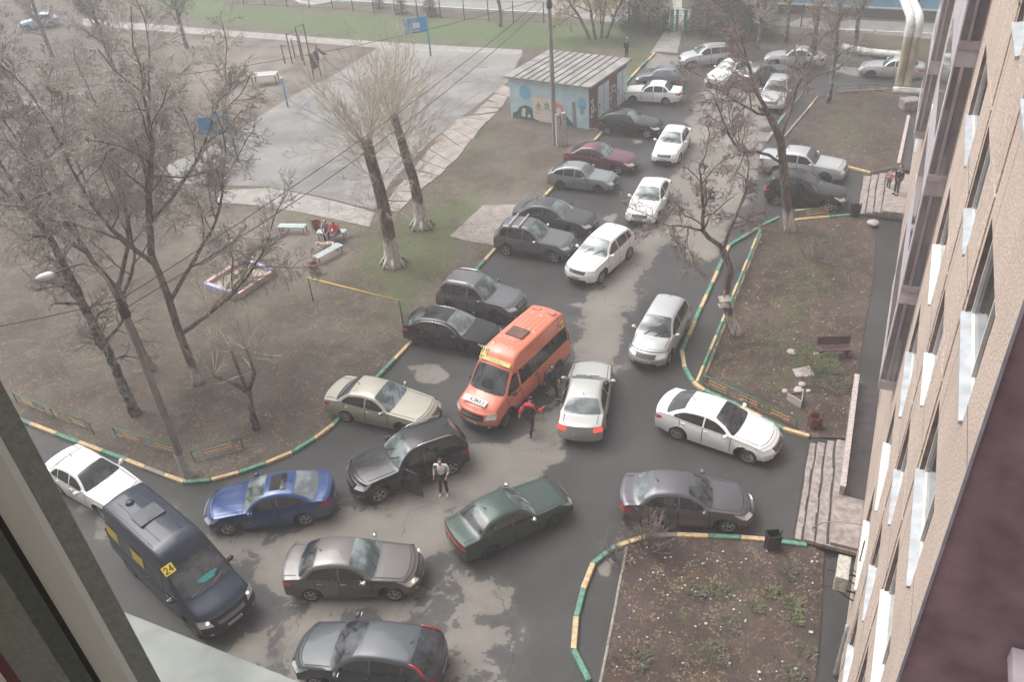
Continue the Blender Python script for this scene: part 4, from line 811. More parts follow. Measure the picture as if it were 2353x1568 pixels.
GLYPH = {'А': [((0, 0), (.5, 1)), ((.5, 1), (1, 0)), ((.2, .36), (.8, .36))], 'Л': [((0, 0), (.14, .06)), ((.14, .06), (.38, 1)), ((.38, 1), (.96, 1)), ((.96, 1), (.96, 0))], 'М': [((0, 0), (0, 1)), ((0, 1), (.5, .3)), ((.5, .3), (1, 1)), ((1, 1), (1, 0))],
 'З': [((.02, .86), (.3, 1)), ((.3, 1), (.7, 1)), ((.7, 1), (.9, .84)), ((.9, .84), (.86, .62)), ((.86, .62), (.6, .52)), ((.6, .52), (.35, .52)), ((.6, .52), (.92, .4)), ((.92, .4), (.95, .16)), ((.95, .16), (.7, 0)), ((.7, 0), (.28, 0)), ((.28, 0), (.0, .14))],
 '9': [((.92, .62), (.72, .44)), ((.72, .44), (.28, .44)), ((.28, .44), (.08, .62)), ((.08, .62), (.08, .82)), ((.08, .82), (.3, 1)), ((.3, 1), (.7, 1)), ((.7, 1), (.92, .82)), ((.92, .82), (.9, .4)), ((.9, .4), (.66, .02)), ((.66, .02), (.3, 0))],
 '1': [((.15, .72), (.55, 1)), ((.55, 1), (.55, 0))], '2': [((.05, .78), (.25, 1)), ((.25, 1), (.72, 1)), ((.72, 1), (.92, .8)), ((.92, .8), (.85, .55)), ((.85, .55), (.05, .02)), ((.05, .02), (.98, .02))], '4': [((.7, 0), (.7, 1)), ((.7, 1), (.02, .3)), ((.02, .3), (1, .3))]}
def block_text(txt, h, parent, loc, rot, wk=.62, sw=.17):      # painted capitals built stroke by stroke
    w = MB(); cw = h*wk; gap = h*.24; T_ = len(txt)*cw+(len(txt)-1)*gap; x0 = -T_/2; t_ = h*sw
    for i, ch in enumerate(txt):
        for j, ((ax, ay), (bx_, by)) in enumerate(GLYPH[ch]):
            A = Vector((x0+ax*cw, (ay-.5)*h, 0)); B = Vector((x0+bx_*cw, (by-.5)*h, 0)); d = (B-A).normalized(); A -= d*t_*.4; B += d*t_*.4; nn = Vector((-d.y, d.x, 0))*t_/2; z = Vector((0, 0, .0006*j)); w.add([A-nn+z, B-nn+z, B+nn+z, A+nn+z], [(0, 1, 2, 3)])
        x0 += cw+gap
    o = w.build('lettering', M_INK, parent); o.matrix_local = Matrix.Translation(loc) @ rot; return o
def on_top(c, x, y, tx=0.0):       # frame on the roof or bonnet skin: x axis across to the right of the reader in front of the bus
    sec = c.section(x)[11:]; z = sec[-1][1]
    for (y1, z1), (y2, z2) in zip(sec[:-1], sec[1:]):
        if y2 <= abs(y) <= y1: z = z2+(z1-z2)*(abs(y)-y2)/(y1-y2+1e-9)
    sl = (c.tz(x+.03)-c.tz(x-.03))/.06; nrm = Vector((-sl, 0, 1)).normalized(); up = Vector((-1, 0, -sl)).normalized(); rt = up.cross(nrm)
    p = Vector(c.deform(x, y, z)); return p, Matrix(((rt.x, up.x, nrm.x, 0), (rt.y, up.y, nrm.y, 0), (rt.z, up.z, nrm.z, 0), (0, 0, 0, 1))), nrm
def board(c, root, x, y, w, h, m, name='sign_board', off=.02, tilt=0.0):
    p, R_, n_ = on_top(c, x, y); b_ = MB(); b_.box((0, 0, 0), (w, h, .014)); o = b_.build(name, m, root); o.matrix_local = Matrix.Translation(p+n_*off) @ R_ @ Matrix.Rotation(tilt, 4, 'Z'); return o
I4 = Matrix.Identity(4)
bo = bus(steer=-.0); ro_ = bo.build('minibus', 'orange high-roof minibus number 91 standing in the lane', 'minibus', P_BUSO, 'route minibuses', gw=GL_D); place(ro_, bo, (1160.6, 984), (1283.3, 862), 'L')
s1 = board(bo, ro_, bo.xf-.47, -.08, 1.06, .26, M_WSIGN, off=.07); block_text('АЛМАЗ', .17, s1, (0.10, 0, .0085), I4, .55)
s1 = board(bo, ro_, bo.xf-1.80, .0, 1.42, .17, M_YELP, off=.03); block_text('91', .12, s1, (-.60, 0, .0085), I4)
for j, t in enumerate(('КАРТОНАЖНАЯ – ТРАКТ – Б. КОЖА', 'ПЛ. НОВОТРОИЦКАЯ')): text_mesh(t, .062, 'lettering', M_INK, s1, (.09, .037-.075*j, .0085), I4)
s1 = board(bo, ro_, bo.xf-1.98, -.62, .26, .30, M_YELP, off=.035); block_text('91', .20, s1, (0, 0, .0085), I4, .5)
sb = MB(); sb.box((0, 0, 0), (.32, .014, .34)); s1 = sb.build('sign_board', M_YELP, ro_); xq = bo.xr+.42; s1.location = bo.deform(xq, bo.sidey(xq, 2.12)+.03, 2.12); s1.rotation_euler = (-.13, 0, PI)
block_text('91', .22, s1, (0, -.0085, 0), Matrix.Rotation(PI/2, 4, 'X'), .5)
p, R_, n_ = on_top(bo, -.55, 0); hb = MB(); hb.box((0, 0, .02), (.80, .62, .05)); h_ = hb.build('roof_hatch', M_HATCH, ro_); h_.matrix_local = Matrix.Translation(p) @ R_; bv = h_.modifiers.new('b', 'BEVEL'); bv.width = .06; bv.segments = 3
for y in (-.32, .38):
    hb = MB(); hb.box((0, 0, .02), (.42, .2, .05)); o = hb.build('roof_vent', P_BUSO, ro_); p, R_, n_ = on_top(bo, bo.xr+.52, y); o.matrix_local = Matrix.Translation(p) @ R_; bv = o.modifiers.new('b', 'BEVEL'); bv.width = .02; bv.segments = 2
rb = MB(); pl = MB(); r_ = random.Random(3)
for y in (-.5, -.3, -.1, .1, .3, .5):
    for xa, xb in ((bo.xf-2.5, -.2), (-.95, bo.xr+.75)):
        pts = []
        for i in range(7):
            p, _, n_ = on_top(bo, xa+(xb-xa)*i/6, y); pts.append(p+n_*.002)
        rb.tube(pts, .011, 4)
    for k in range(4):
        x = r_.choice((bo.xr+.78, -.15, -.95, bo.xf-2.4))+r_.uniform(-.1, .1); p, _, n_ = on_top(bo, x, y+r_.uniform(-.06, .06)); L = r_.uniform(.05, .16); q = p+n_*.009; pl.add([q, q+Vector((L, .015, 0)), q+Vector((L*.8, .045, -.0)), q+Vector((.02, .04, 0))], [(0, 1, 2, 3)])
rb.build('roof_ridges', P_BUSO, ro_, True); tag(pl.build('peeling_paint', M_PEEL, ro_))
M_TURQ = mat('turquoise cloth', (0.05, 0.36, 0.33), 0.8, var=.4, scale=20)
bn = bus(rim='steel'); rn = bn.build('minibus', 'navy blue high-roof minibus number 24 leaning into the bend at the lower left', 'minibus', P_BUSN, 'route minibuses', gw=GL_D, lit=True)
place_ax(rn, (528, 1404, .9), bn.xf-.25, (273, 1127, 2.6), bn.xr+.1)
s1 = board(bn, rn, bn.xf-1.74, -.66, .34, .30, M_YEL, off=.03, tilt=0); block_text('24', .19, s1, (0, 0, .0085), I4, .55)
for x, w in ((-.35, .75), (-2.0, .8)):
    P = [(x, 1.42), (x-w, 1.42), (x-w, 1.85), (x, 1.85)]; bn.side_patch(P, .02, -1, 'side_sign', mat('dull yellow sign', (.42, .33, .04), .6), rn)
p, R_, n_ = on_top(bn, -1.0, 0); hb = MB(); hb.box((0, 0, .015), (.85, .7, .04)); h_ = hb.build('roof_hatch', P_BUSN, rn); h_.matrix_local = Matrix.Translation(p) @ R_; bv = h_.modifiers.new('b', 'BEVEL'); bv.width = .03; bv.segments = 2
p, R_, n_ = on_top(bn, -1.95, -.1); hb = MB(); hb.lathe([(0.0, .09), (.1, .08), (.13, .04), (.14, 0)], n=16); h_ = hb.build('roof_vent', P_BUSN, rn, True); h_.matrix_local = Matrix.Translation(p) @ R_
for y in (-.1,):
    p, R_, n_ = on_top(bn, bn.xf-1.15, .1); cl = MB(); r_ = random.Random(8)
    P = [Vector((.3*math.cos(a)*(1+.25*math.sin(3*a)), .12*math.sin(a)*(1+.2*math.cos(2*a)), .004)) for a in [2*PI*k/20 for k in range(20)]]; cl.add(P, [tuple(range(20))]); o = cl.build('dashboard_cloth', M_TURQ, rn); o.matrix_local = Matrix.Translation(p+n_*.012) @ R_
rb = MB()
for y in (-.6, -.35, .35, .6):
    pts = []
    for i in range(9):
        p, _, n_ = on_top(bn, bn.xf-2.5+(bn.xr+.6-bn.xf+2.5)*i/8, y); pts.append(p+n_*.002)
    rb.tube(pts, .010, 4)
rb.build('roof_ridges', P_BUSN, rn, True)
# ------------------------------------------------------------------ the long block on the right and the wing the picture is taken from
def facade_material():
    m, nt, b = nodes('pebble dash panels'); n = NT(nt)
    oc = nt.nodes.new('ShaderNodeTexCoord').outputs['Object']; sp = nt.nodes.new('ShaderNodeSeparateXYZ'); nt.links.new(oc, sp.inputs[0])
    g = n.noise(26, 5, 0.8, oc); big = n.noise(0.6, 5, 0.6, oc)
    mp = nt.nodes.new('ShaderNodeMapping'); mp.inputs['Scale'].default_value = (1.6, 1.6, 0.10); nt.links.new(oc, mp.inputs[0]); run = n.noise(2.2, 5, 0.65, mp.outputs[0])
    col = n.mix(n.step(g, 0.4, 0.6), (0.33, 0.265, 0.225), (0.70, 0.575, 0.49)); col = n.mix(n.math('MULTIPLY', n.step(big, 0.4, 0.7), 0.35), col, (0.34, 0.27, 0.23)); col = n.mix(n.math('MULTIPLY', n.step(run, 0.52, 0.75), 0.45), col, (0.22, 0.18, 0.16))
    def joint(c, per, off, w):
        f = n.math('FRACT', n.math('DIVIDE', n.math('ADD', c, off), per)); a = n.math('ABSOLUTE', n.math('SUBTRACT', f, 0.5)); return n.step(a, 0.5-w/per, 0.5-w/per*0.45)
    j = n.math('MAXIMUM', joint(sp.outputs['X'], 3.6, 3.35, 0.03), joint(sp.outputs['Z'], 3.07, 0.62, 0.03))
    col = n.mix(n.math('MULTIPLY', j, 0.75), col, (0.07, 0.06, 0.055)); nt.links.new(col, b.inputs['Base Color']); b.inputs['Roughness'].default_value = 0.92; n.bump(g, 0.9, 0.02, b); return m
M_FAC = facade_material(); M_GLZ = glass('stair glazing', (0.09, 0.08, 0.095), .5, (0.17, 0.155, 0.18)); M_WGL = glass('window glass', (0.015, 0.018, 0.02), .8, (0.06, 0.07, 0.075))
M_SILLW = mat('white enamelled sill', (0.62, 0.63, 0.60), 0.6, var=.06, scale=3); M_SILLG = mat('galvanised sill', (0.40, 0.42, 0.44), 0.5, .2, var=.15, scale=4); M_PVC = mat('white plastic frame', (0.62, 0.62, 0.60), .45, var=.1)
M_REV = mat('shaded reveal plaster', (0.16, 0.125, 0.12), .9, var=.3, scale=4, bump=.3); M_BAYG = mat('grey bay panels', (0.42, 0.39, 0.42), .8, var=.2, scale=2, mscale=(1, 1, .3)); M_PLUM = mat('plum reflection tone', (0.26, 0.185, 0.21), .85, var=.28, scale=1.6, bump=.3)  # plum puts a dark reflection into the wall colour
M_BAND = mat('grey bars and bands', (0.36, 0.31, 0.34), .8, var=.2, scale=2)
FROT = math.atan2(F_D.y, F_D.x)
bl = thing('apartment_block', 'long pebble-dashed apartment block with window sills, running away along the right side', 'building', FP(0, 0, 0), FROT)
def loc(mb): return mb            # all block meshes are written in block space: x along the wall, y = -(out of the wall), z up
SILLS = [2.2+3.07*k for k in range(0, 8)]; WH = 1.5
COLS = [(9.05, 11.5), (13.25, 14.85), (16.7, 19.3), (27.7, 30.1), (31.6, 33.2), (35.0, 37.3), (47.2, 49.4), (50.9, 52.2)]
BAYS = [(20.6, 26.3), (39.2, 45.2)]; SE0, SE1, TOPZ = 7.9, 53.4, 26.5; RD = 0.14
# y axis: rotated frame -> +y points away from the yard's left side?  block x = F_D, block y = perpendicular left of F_D, which is the yard side
OUT = 1.0
w = MB(); ex = sorted(set([SE0, SE1]+[v for c_ in COLS for v in c_]+[v for c_ in BAYS for v in c_])); ez = [0.0]+[v for s_ in SILLS for v in (s_, s_+WH)]; ez = sorted(v for v in ez if v < TOPZ)+[TOPZ]
for i in range(len(ex)-1):
    for k in range(len(ez)-1):
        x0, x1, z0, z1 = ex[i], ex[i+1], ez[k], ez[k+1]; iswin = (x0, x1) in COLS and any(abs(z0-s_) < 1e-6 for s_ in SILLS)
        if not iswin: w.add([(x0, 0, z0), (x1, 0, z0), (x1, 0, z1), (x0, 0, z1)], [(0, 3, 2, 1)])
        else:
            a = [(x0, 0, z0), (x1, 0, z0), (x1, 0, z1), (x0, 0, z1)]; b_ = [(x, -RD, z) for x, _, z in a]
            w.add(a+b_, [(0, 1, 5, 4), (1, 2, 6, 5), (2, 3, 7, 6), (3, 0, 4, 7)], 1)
w.add([(SE0, 0, 0), (SE0, -14, 0), (SE0, -14, TOPZ), (SE0, 0, TOPZ)], [(0, 1, 2, 3)], 2); w.add([(SE1, 0, 0), (SE1, -14, 0), (SE1, -14, TOPZ), (SE1, 0, TOPZ)], [(0, 3, 2, 1)])
w.add([(SE0, 0, TOPZ), (SE1, 0, TOPZ), (SE1, -14, TOPZ), (SE0, -14, TOPZ)], [(0, 1, 2, 3)]); w.add([(SE0, -14, 0), (SE1, -14, 0), (SE1, -14, TOPZ), (SE0, -14, TOPZ)], [(0, 1, 2, 3)])
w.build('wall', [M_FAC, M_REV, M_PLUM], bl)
# proud panel strips and a folded metal corner give the wall its ragged vertical lines
pn = MB()
for x0, x1, t_ in ((11.7, 13.1, .02), (15.0, 16.6, .02), (26.5, 27.5, .02), (33.4, 34.8, .02)):
    for k in range(8): pn.box(((x0+x1)/2, t_/2, 0.9+3.07*k+1.5), (x1-x0, t_, 3.01))
    pn.build('wall_panel', M_FAC, bl); pn = MB()
WHITE = {(1, 3), (2, 3), (0, 2), (2, 0), (2, 1), (1, 6), (0, 7), (3, 3), (3, 2), (4, 1), (4, 2), (5, 1), (5, 2), (4, 3), (3, 1)}; rs = random.Random(21)
for ci, (x0, x1) in enumerate(COLS):
    for k, z in enumerate(SILLS):
        if z+WH > TOPZ: continue
        f = MB(); fw = .06; xm = x0+(x1-x0)*(.5 if x1-x0 < 2 else .36)
        for bx_ in (((x0+x1)/2, z+fw/2, x1-x0, fw), ((x0+x1)/2, z+WH-fw/2, x1-x0, fw)): f.box((bx_[0], -RD+.03, bx_[1]), (bx_[2], .06, bx_[3]))
        for xx in (x0+fw/2, xm, x1-fw/2): f.box((xx, -RD+.034, z+WH/2), (fw, .06, WH-.02))
        fo_ = f.build('window', M_PVC, bl); g_ = MB(); g_.add([(x0, -RD+.02, z), (x1, -RD+.02, z), (x1, -RD+.02, z+WH), (x0, -RD+.02, z+WH)], [(0, 3, 2, 1)]); g_.build('pane', M_WGL, fo_)
        s_ = MB(); o_ = .055+rs.uniform(-.01, .015); y1, y0, zz = o_, -RD+.05, z+.012
        s_.add([(x0-.03, y0, zz+.045), (x1+.03, y0, zz+.045), (x1+.03, y1, zz), (x0-.03, y1, zz), (x0-.03, y1, zz-.05), (x1+.03, y1, zz-.05), (x0-.03, 0.01, zz-.045), (x1+.03, 0.01, zz-.045)], [(0, 3, 2, 1), (3, 4, 5, 2), (4, 6, 7, 5), (0, 6, 4, 3), (1, 2, 5, 7)])
        s_.build('window_sill', M_SILLW if (ci, k) in WHITE or (k > 5 and rs.random() < .4) else M_SILLG, fo_)
for bi, (x0, x1) in enumerate(BAYS):
    b_ = MB(); P_ = .44; z0 = 6.1 if bi == 0 else 6.1
    b_.box(((x0+x1)/2, P_/2, (z0+TOPZ)/2), (x1-x0, P_-.002, TOPZ-z0)); bo_ = b_.build('stair_bay', M_BAYG, bl)
    for k in range(7):
        zz = z0+.3+3.07*k
        if zz > TOPZ-1: break
        g_ = MB(); g_.box((x0-.004, P_*.28, zz+1.3), (.012, P_*.40, 2.5)); g_.box((x0-.004, P_*.79, zz+1.3), (.012, P_*.28, 2.5)); g_.box(((x0+x1)/2, P_+.004, zz+1.5), (x1-x0-1.2, .012, 1.6)); g_.build('bay_glazing', M_GLZ, bo_)
        f_ = MB(); f_.box((x0-.01, P_/2, zz-.06), (.03, P_, .16)); f_.box((x0-.012, P_*.56, zz+1.3), (.03, .035, 2.6)); f_.build('glazing_bar', M_BAND, bo_)
# recess added to stand in for a dark reflection beside the near corner
rc = MB(); rc.box(((SE0+0.3)/2, -1.35, TOPZ/2), (SE0-.3, .3, TOPZ)); rc.build('added_recess_wall', M_PLUM, bl)
rb = MB()
for k in range(9): rb.box((4.1, -1.12, .5+2.9*k), (7.4, .16, .22))
for x in (1.2, 2.6, 5.3, 6.6): rb.box((x, -1.14, TOPZ/2), (.16, .1, TOPZ-.3))
rb.build('added_recess_frame', M_BAND, bl)
cf = MB(); cf.box((SE0-.012, -.012, TOPZ/2), (.03, .035, TOPZ)); cf.build('corner_flashing', M_SILLG, bl)
# air conditioner, cables, downpipe on the wall
ac = thing('air_conditioner', 'weathered cream air conditioner box hung low on the long block above the near flower bed', 'air conditioner', FP(17.2, 0, 1.85), FROT)
a_ = MB(); a_.box((0, .42, .28), (.85, .34, .56)); o = a_.build('casing', mat('dirty cream enamel', (.45, .42, .36), .7, var=.25, scale=9), ac); o.modifiers.new('b', 'BEVEL').width = .02
a_ = MB(); a_.lathe([(0, .0), (.2, .0), (.22, -.02)], (0, .602, .28), 18, axis='y'); a_.build('fan_grille', M_PLAST, ac)
a_ = MB()
for x in (-.3, .3): a_.beam((x, .0, -.03), (x, .8, -.03), .04, .04); a_.beam((x, .0, -.38), (x, .6, -.03), .03, .03)
a_.tube([(.45, .6, .1), (.5, .3, .0), (.52, .03, -.1), (.52, .03, 1.2)], .02, 5); a_.build('bracket', mat('rusty iron', (.07, .045, .035), .8), ac)
dc = thing('duct_hose', 'grey corrugated cable hose running down the wall under the air conditioner', 'hose', FP(15.4, .06, 0), FROT); a_ = MB(); a_.tube([(0, .05, z_/4) for z_ in range(0, 10)], [.045+.012*(z_ % 2) for z_ in range(10)], 7); a_.build('hose', M_SILLG, dc, True)
# the wing of the photographer: wall, sill and open window frame at the lower left
def WP(t, e, z): q = F_N*t + F_D*e; return Vector((q.x, q.y, z))     # t metres along the wing, e metres out of it
wg = thing('apartment_wing', 'pale window frame and outer ledge of the wing from which the yard is seen', 'building', (0, 0, 0), math.atan2(F_N.y, F_N.x))
w = MB(); w.box((-24, -6.9, 13.5), (50.6, 12, 27)); w.build('wall', M_FAC, wg)
M_LEDG = mat('grey green painted ledge', (0.22, 0.235, 0.22), .75, var=.28, scale=9, bump=.2); M_FL = mat('pale grey frame bar', (.62, .66, .60), .6, var=.06, scale=18, mscale=(1, 1, .1)); M_FD = mat('grimy grey green frame', (.235, .26, .225), .8, var=.10, scale=160, bump=.3)
M_FB = mat('black rubber gap', (.035, .033, .03), .9); M_FR = mat('dark red seal', (.14, .06, .06), .8); M_FP = mat('pinkish inner frame', (.42, .30, .28), .7, var=.1)
w = MB(); zl = CH-1.0; w.add([(-1.1, -.4, zl), (2.3, -.4, zl), (2.3, .463, zl-.012), (-1.1, .463, zl-.012), (2.3, .463, zl-.06), (-1.1, .463, zl-.06)], [(0, 3, 2, 1), (3, 5, 4, 2)][::1]); w.add([(-1.1, -.4, zl), (-1.1, .463, zl-.012), (-1.1, .463, zl-.06), (-1.1, -.4, zl-.06)], [(0, 1, 2, 3)]); w.build('window_ledge', M_LEDG, wg)
fr = bpy.data.objects.new('window', None); C.objects.link(fr); fr.parent = wg
# bars between bearings (x/y of the ground point they stand on); each is an upright post at e metres out
def bar(b0, b1, e0, e1, m, name, dz=.62):
    # bearing b = -x/y ; point at t along the wing, e out: x = t*Nx+e*Dx, y = t*Ny+e*Dy
    def tt(b, e): return -(e*F_D.x+b*e*F_D.y)/(F_N.x+b*F_N.y)
    t0, t1 = tt(b0, e0), tt(b1, e1)
    w = MB(); P = [(t0, e0), (t1, e1), (t1-.01, e1-.012), (t0-.01, e0-.012)]; w.prism(P, CH-dz, CH+.35); o = w.build(name, m, fr); return o
bar(.742, .762, .262, .262, M_FD, 'outer_strip', 1.06); bar(.758, .829, .258, .25, M_FL, 'frame_bar', 1.06); bar(.829, .868, .249, .235, M_FB, 'gap', 1.06); bar(.868, .965, .235, .225, M_FD, 'sash_edge', 1.06); bar(.965, .985, .224, .22, M_FR, 'seal', 1.06)
bar(.985, 1.09, .22, .21, M_FL, 'sash_bar', 1.06); bar(1.09, 1.17, .205, .20, M_FB, 'gap', 1.06); bar(1.17, 1.9, .198, .15, M_FP, 'inner_frame', 1.06)
# ------------------------------------------------------------------ entrances
M_STEP = mat('worn entrance concrete', (.20, .17, .155), .85, var=.3, scale=5, bump=.4, col2=(.34, .30, .28)); M_BIT = mat('wet dark landing', (.045, .038, .042), .35, var=.4, scale=2); M_CAP = mat('chipped pink white coping', (.42, .36, .34), .8, var=.25, scale=14)
M_STEPLINE = mat('dark step edge strip', (.05, .042, .038), .95, var=.3)  # dark strips painted at riser feet to give the steps contrast
def steps(name, label, lines, fs0, fs1, zs):
    t = thing(name, label, 'steps', G(*lines[0][0]).to_tuple())
    base = t.location.copy()
    for k, (a, b) in enumerate(lines):
        z = zs[k]; A, B = G2(*a, z), G2(*b, z); q = [A, B, FP(B.dot(F_D), .01, 0).xy, FP(A.dot(F_D), .01, 0).xy]; r_ = random.Random(k+len(label)); w = MB(); L = [A.lerp(B, j/7)+(B-A).orthogonal().normalized()*r_.uniform(-.025, .025)*(0 < j < 7) for j in range(8)]
        w.prism([(p.x-base.x, p.y-base.y) for p in L+q[2:]], zs[k-1]-.0 if k else 0.0, z); o = w.build('step' if k < len(lines)-1 else 'landing', M_STEP, t)
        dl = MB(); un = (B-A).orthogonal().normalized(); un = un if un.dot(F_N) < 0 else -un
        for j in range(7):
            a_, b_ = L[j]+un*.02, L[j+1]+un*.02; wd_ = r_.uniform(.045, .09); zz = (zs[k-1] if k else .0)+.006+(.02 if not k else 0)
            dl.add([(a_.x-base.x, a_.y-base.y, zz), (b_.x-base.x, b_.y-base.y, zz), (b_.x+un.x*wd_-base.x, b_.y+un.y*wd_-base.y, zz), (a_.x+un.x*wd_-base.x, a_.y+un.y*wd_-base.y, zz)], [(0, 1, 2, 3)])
        dl.build('step_edge_strip', M_STEPLINE, o)
    return t
st1 = steps('entrance_steps', 'worn grey concrete steps of the near entrance, in front of the white saloon', [((1862, 1018), (1826, 1238)), ((1880, 1016), (1848, 1240)), ((1902, 1012), (1876, 1248)), ((1924, 1010), (1908, 1246))], 18.0, 22.4, (.13, .27, .41, .55))
st2 = steps('entrance_steps', 'worn grey concrete steps of the far entrance where a child in pink walks', [((1985, 403), (1971, 490)), ((2004, 400), (1991, 488)), ((2022, 397), (2008, 486)), ((2041, 395), (2027, 484))], 38.6, 44.2, (.13, .27, .41, .55))
def ramp(label, a, b, s0, s1, zt=.95):
    A, B = G2(*a, zt), G2(*b, zt); t = thing('entrance_parapet', label, 'low wall', (A.x, A.y, 0)); d = (B-A).normalized(); w = MB(); w.beam((0, 0, zt/2-.02), (B.x-A.x, B.y-A.y, zt/2-.02), .14, zt-.05); w.build('wall', M_STEP, t)
    w = MB(); w.beam((0, 0, zt-.02), (B.x-A.x, B.y-A.y, zt-.02), .18, .055); w.build('coping', M_CAP, t)
    w = MB(); q = [A, B, FP(B.dot(F_D), 0.01, 0).xy, FP(A.dot(F_D), 0.01, 0).xy]; w.prism([(p.x-A.x, p.y-A.y) for p in q], .04, .565); w.build('ramp_floor', M_BIT, t); return t
ramp('pale coped parapet with dark wet ramp floor above the near steps', (1970, 860), (1937, 1118), 21.2, 27.3); ramp('pale coped parapet with dark wet ramp floor above the far steps', (2088, 264), (2065, 374), 43.6, 52)
hr = thing('handrail', 'thin curved metal handrail over the near entrance steps', 'handrail', G(1866, 1214)); w = MB(); bs = hr.location
w.tube([tuple(G(1867, 1214, .5)-bs), tuple(G(1890, 1202, .95)-bs), tuple(G(1930, 1199, 1.25)-bs), tuple(G(1985, 1208, 1.45)-bs)], .018, 6); w.tube([tuple(G(1867, 1214, .5)-bs), tuple(G(1867, 1214, .0)-bs)], .018, 6); w.build('rail', mat('dull handrail', (.33, .28, .27), .5, .4), hr, True)
M_BIN = mat('black tin', (.018, .017, .018), .7, var=.3)
def bin_box(u, v, label):
    t = thing('litter_bin', label, 'litter bin', G(u, v)); w = MB(); v4 = [(-.22, -.18), (.22, -.18), (.22, .18), (-.22, .18)]; w.add([(x*.8, y*.8, .08) for x, y in v4]+[(x, y, .72) for x, y in v4]+[(x*.88, y*.85, .72) for x, y in v4]+[(x*.8, y*.8, .3) for x, y in v4], [(0, 1, 5, 4), (1, 2, 6, 5), (2, 3, 7, 6), (3, 0, 4, 7), (4, 5, 9, 8), (5, 6, 10, 9), (6, 7, 11, 10), (7, 4, 8, 11), (12, 13, 14, 15), (8, 9, 13, 12), (9, 10, 14, 13), (10, 11, 15, 14), (11, 8, 12, 15)])
    w.build('tub', M_BIN, t); w = MB()
    for x in (-.25, .25): w.box((x, 0, .42), (.03, .03, .84))
    w.build('post', M_BIN, t)
bin_box(1773, 1262, 'black box litter bin on the striped kerb by the near steps'); bin_box(1963, 500, 'black box litter bin beside the far steps')
# ------------------------------------------------------------------ railings
M_RG = mat('green rail paint', (.03, .18, .125), .6, var=.3, scale=12); M_RO = mat('orange rail paint', (.62, .30, .10), .6, var=.2, scale=12); M_RW = mat('grey green rail', (.16, .19, .17), .7, var=.3, scale=12); M_RY = mat('yellow bar paint', (.62, .42, .06), .55); M_RB = mat('blue pole paint', (.03, .26, .48), .55, var=.2, scale=10)
def railing(pts, label, panels=2, h=.55, zt=None, flip=False):
    P = [G2(u, v, h) for u, v in pts]; t = thing('railing', label, 'railing', (P[0].x, P[0].y, 0)); b0 = P[0]; Q = [p-b0 for p in P]
    w = MB(); w.tube([(p.x, p.y, h) for p in Q], .024, 6); w.build('top_rail', M_RG, t, True); w = MB(); w.tube([(p.x, p.y, .14) for p in Q], .02, 6); w.build('bottom_rail', M_RW, t, True)
    Ls = [(Q[i+1]-Q[i]).length for i in range(len(Q)-1)]; T = sum(Ls)
    def at(s_):
        for i, L in enumerate(Ls):
            if s_ <= L+1e-6: return Q[i].lerp(Q[i+1], s_/L)
            s_ -= L
        return Q[-1]
    npost = max(2, int(T/1.9)+1)
    for i in range(npost):
        p = at(T*i/(npost-1)); w = MB(); w.box((p.x, p.y, h/2), (.035, .035, h)); w.build('post', M_RG, t)
    for i in range(panels):
        a, b = at(T*(i+.22)/panels), at(T*(i+.78)/panels); w = MB()
        for z in (.27, .42): w.beam((a.x, a.y, z), (b.x, b.y, z), .02, .035)
        for p in (a, b): w.box((p.x, p.y, .33), (.03, .03, .30))
        w.build('panel', M_RO, t)
    return t
railing([(28, 902), (205, 975)], 'green and orange railing nearest the window frame, left of the lamp post', 3); railing([(258, 982), (415, 1032)], 'green and orange railing ending at the left of the lamp post', 2); railing([(438, 1038), (552, 1007)], 'short green and orange railing just right of the lamp post', 1)
railing([(1617, 862), (1832, 962)], 'green railing with three orange panels between the white saloon and the lawn', 3); railing([(1617, 862), (1752, 524)], 'long green railing along the narrow lawn kerb past the bird feeder', 9, .45)
railing([(1838, 484), (1922, 474)], 'short railing between the black estate and the lawn', 1); railing([(1836, 330), (1952, 388)], 'green railing behind the large old silver saloon', 2, .5)
railing([(1921, 196), (1990, 192), (2050, 195), (2122, 199)], 'low green hoop railing along the far lawn by the white pipes', 3, .6)
ya = thing('exercise_bar', 'long yellow bar on green posts at the edge of the grass', 'bar', G(918, 745)); b0 = ya.location; A, B = G(707, 638, 1.3), G(917, 691, 1.3)
w = MB(); w.tube([tuple(A-b0), tuple(B-b0)], .035, 8); w.build('bar', M_RY, ya, True)
for q in (A, B): w = MB(); w.tube([(q.x-b0.x, q.y-b0.y, 0), (q.x-b0.x, q.y-b0.y, 1.32)], .035, 8); w.build('post', M_RG, ya, True)
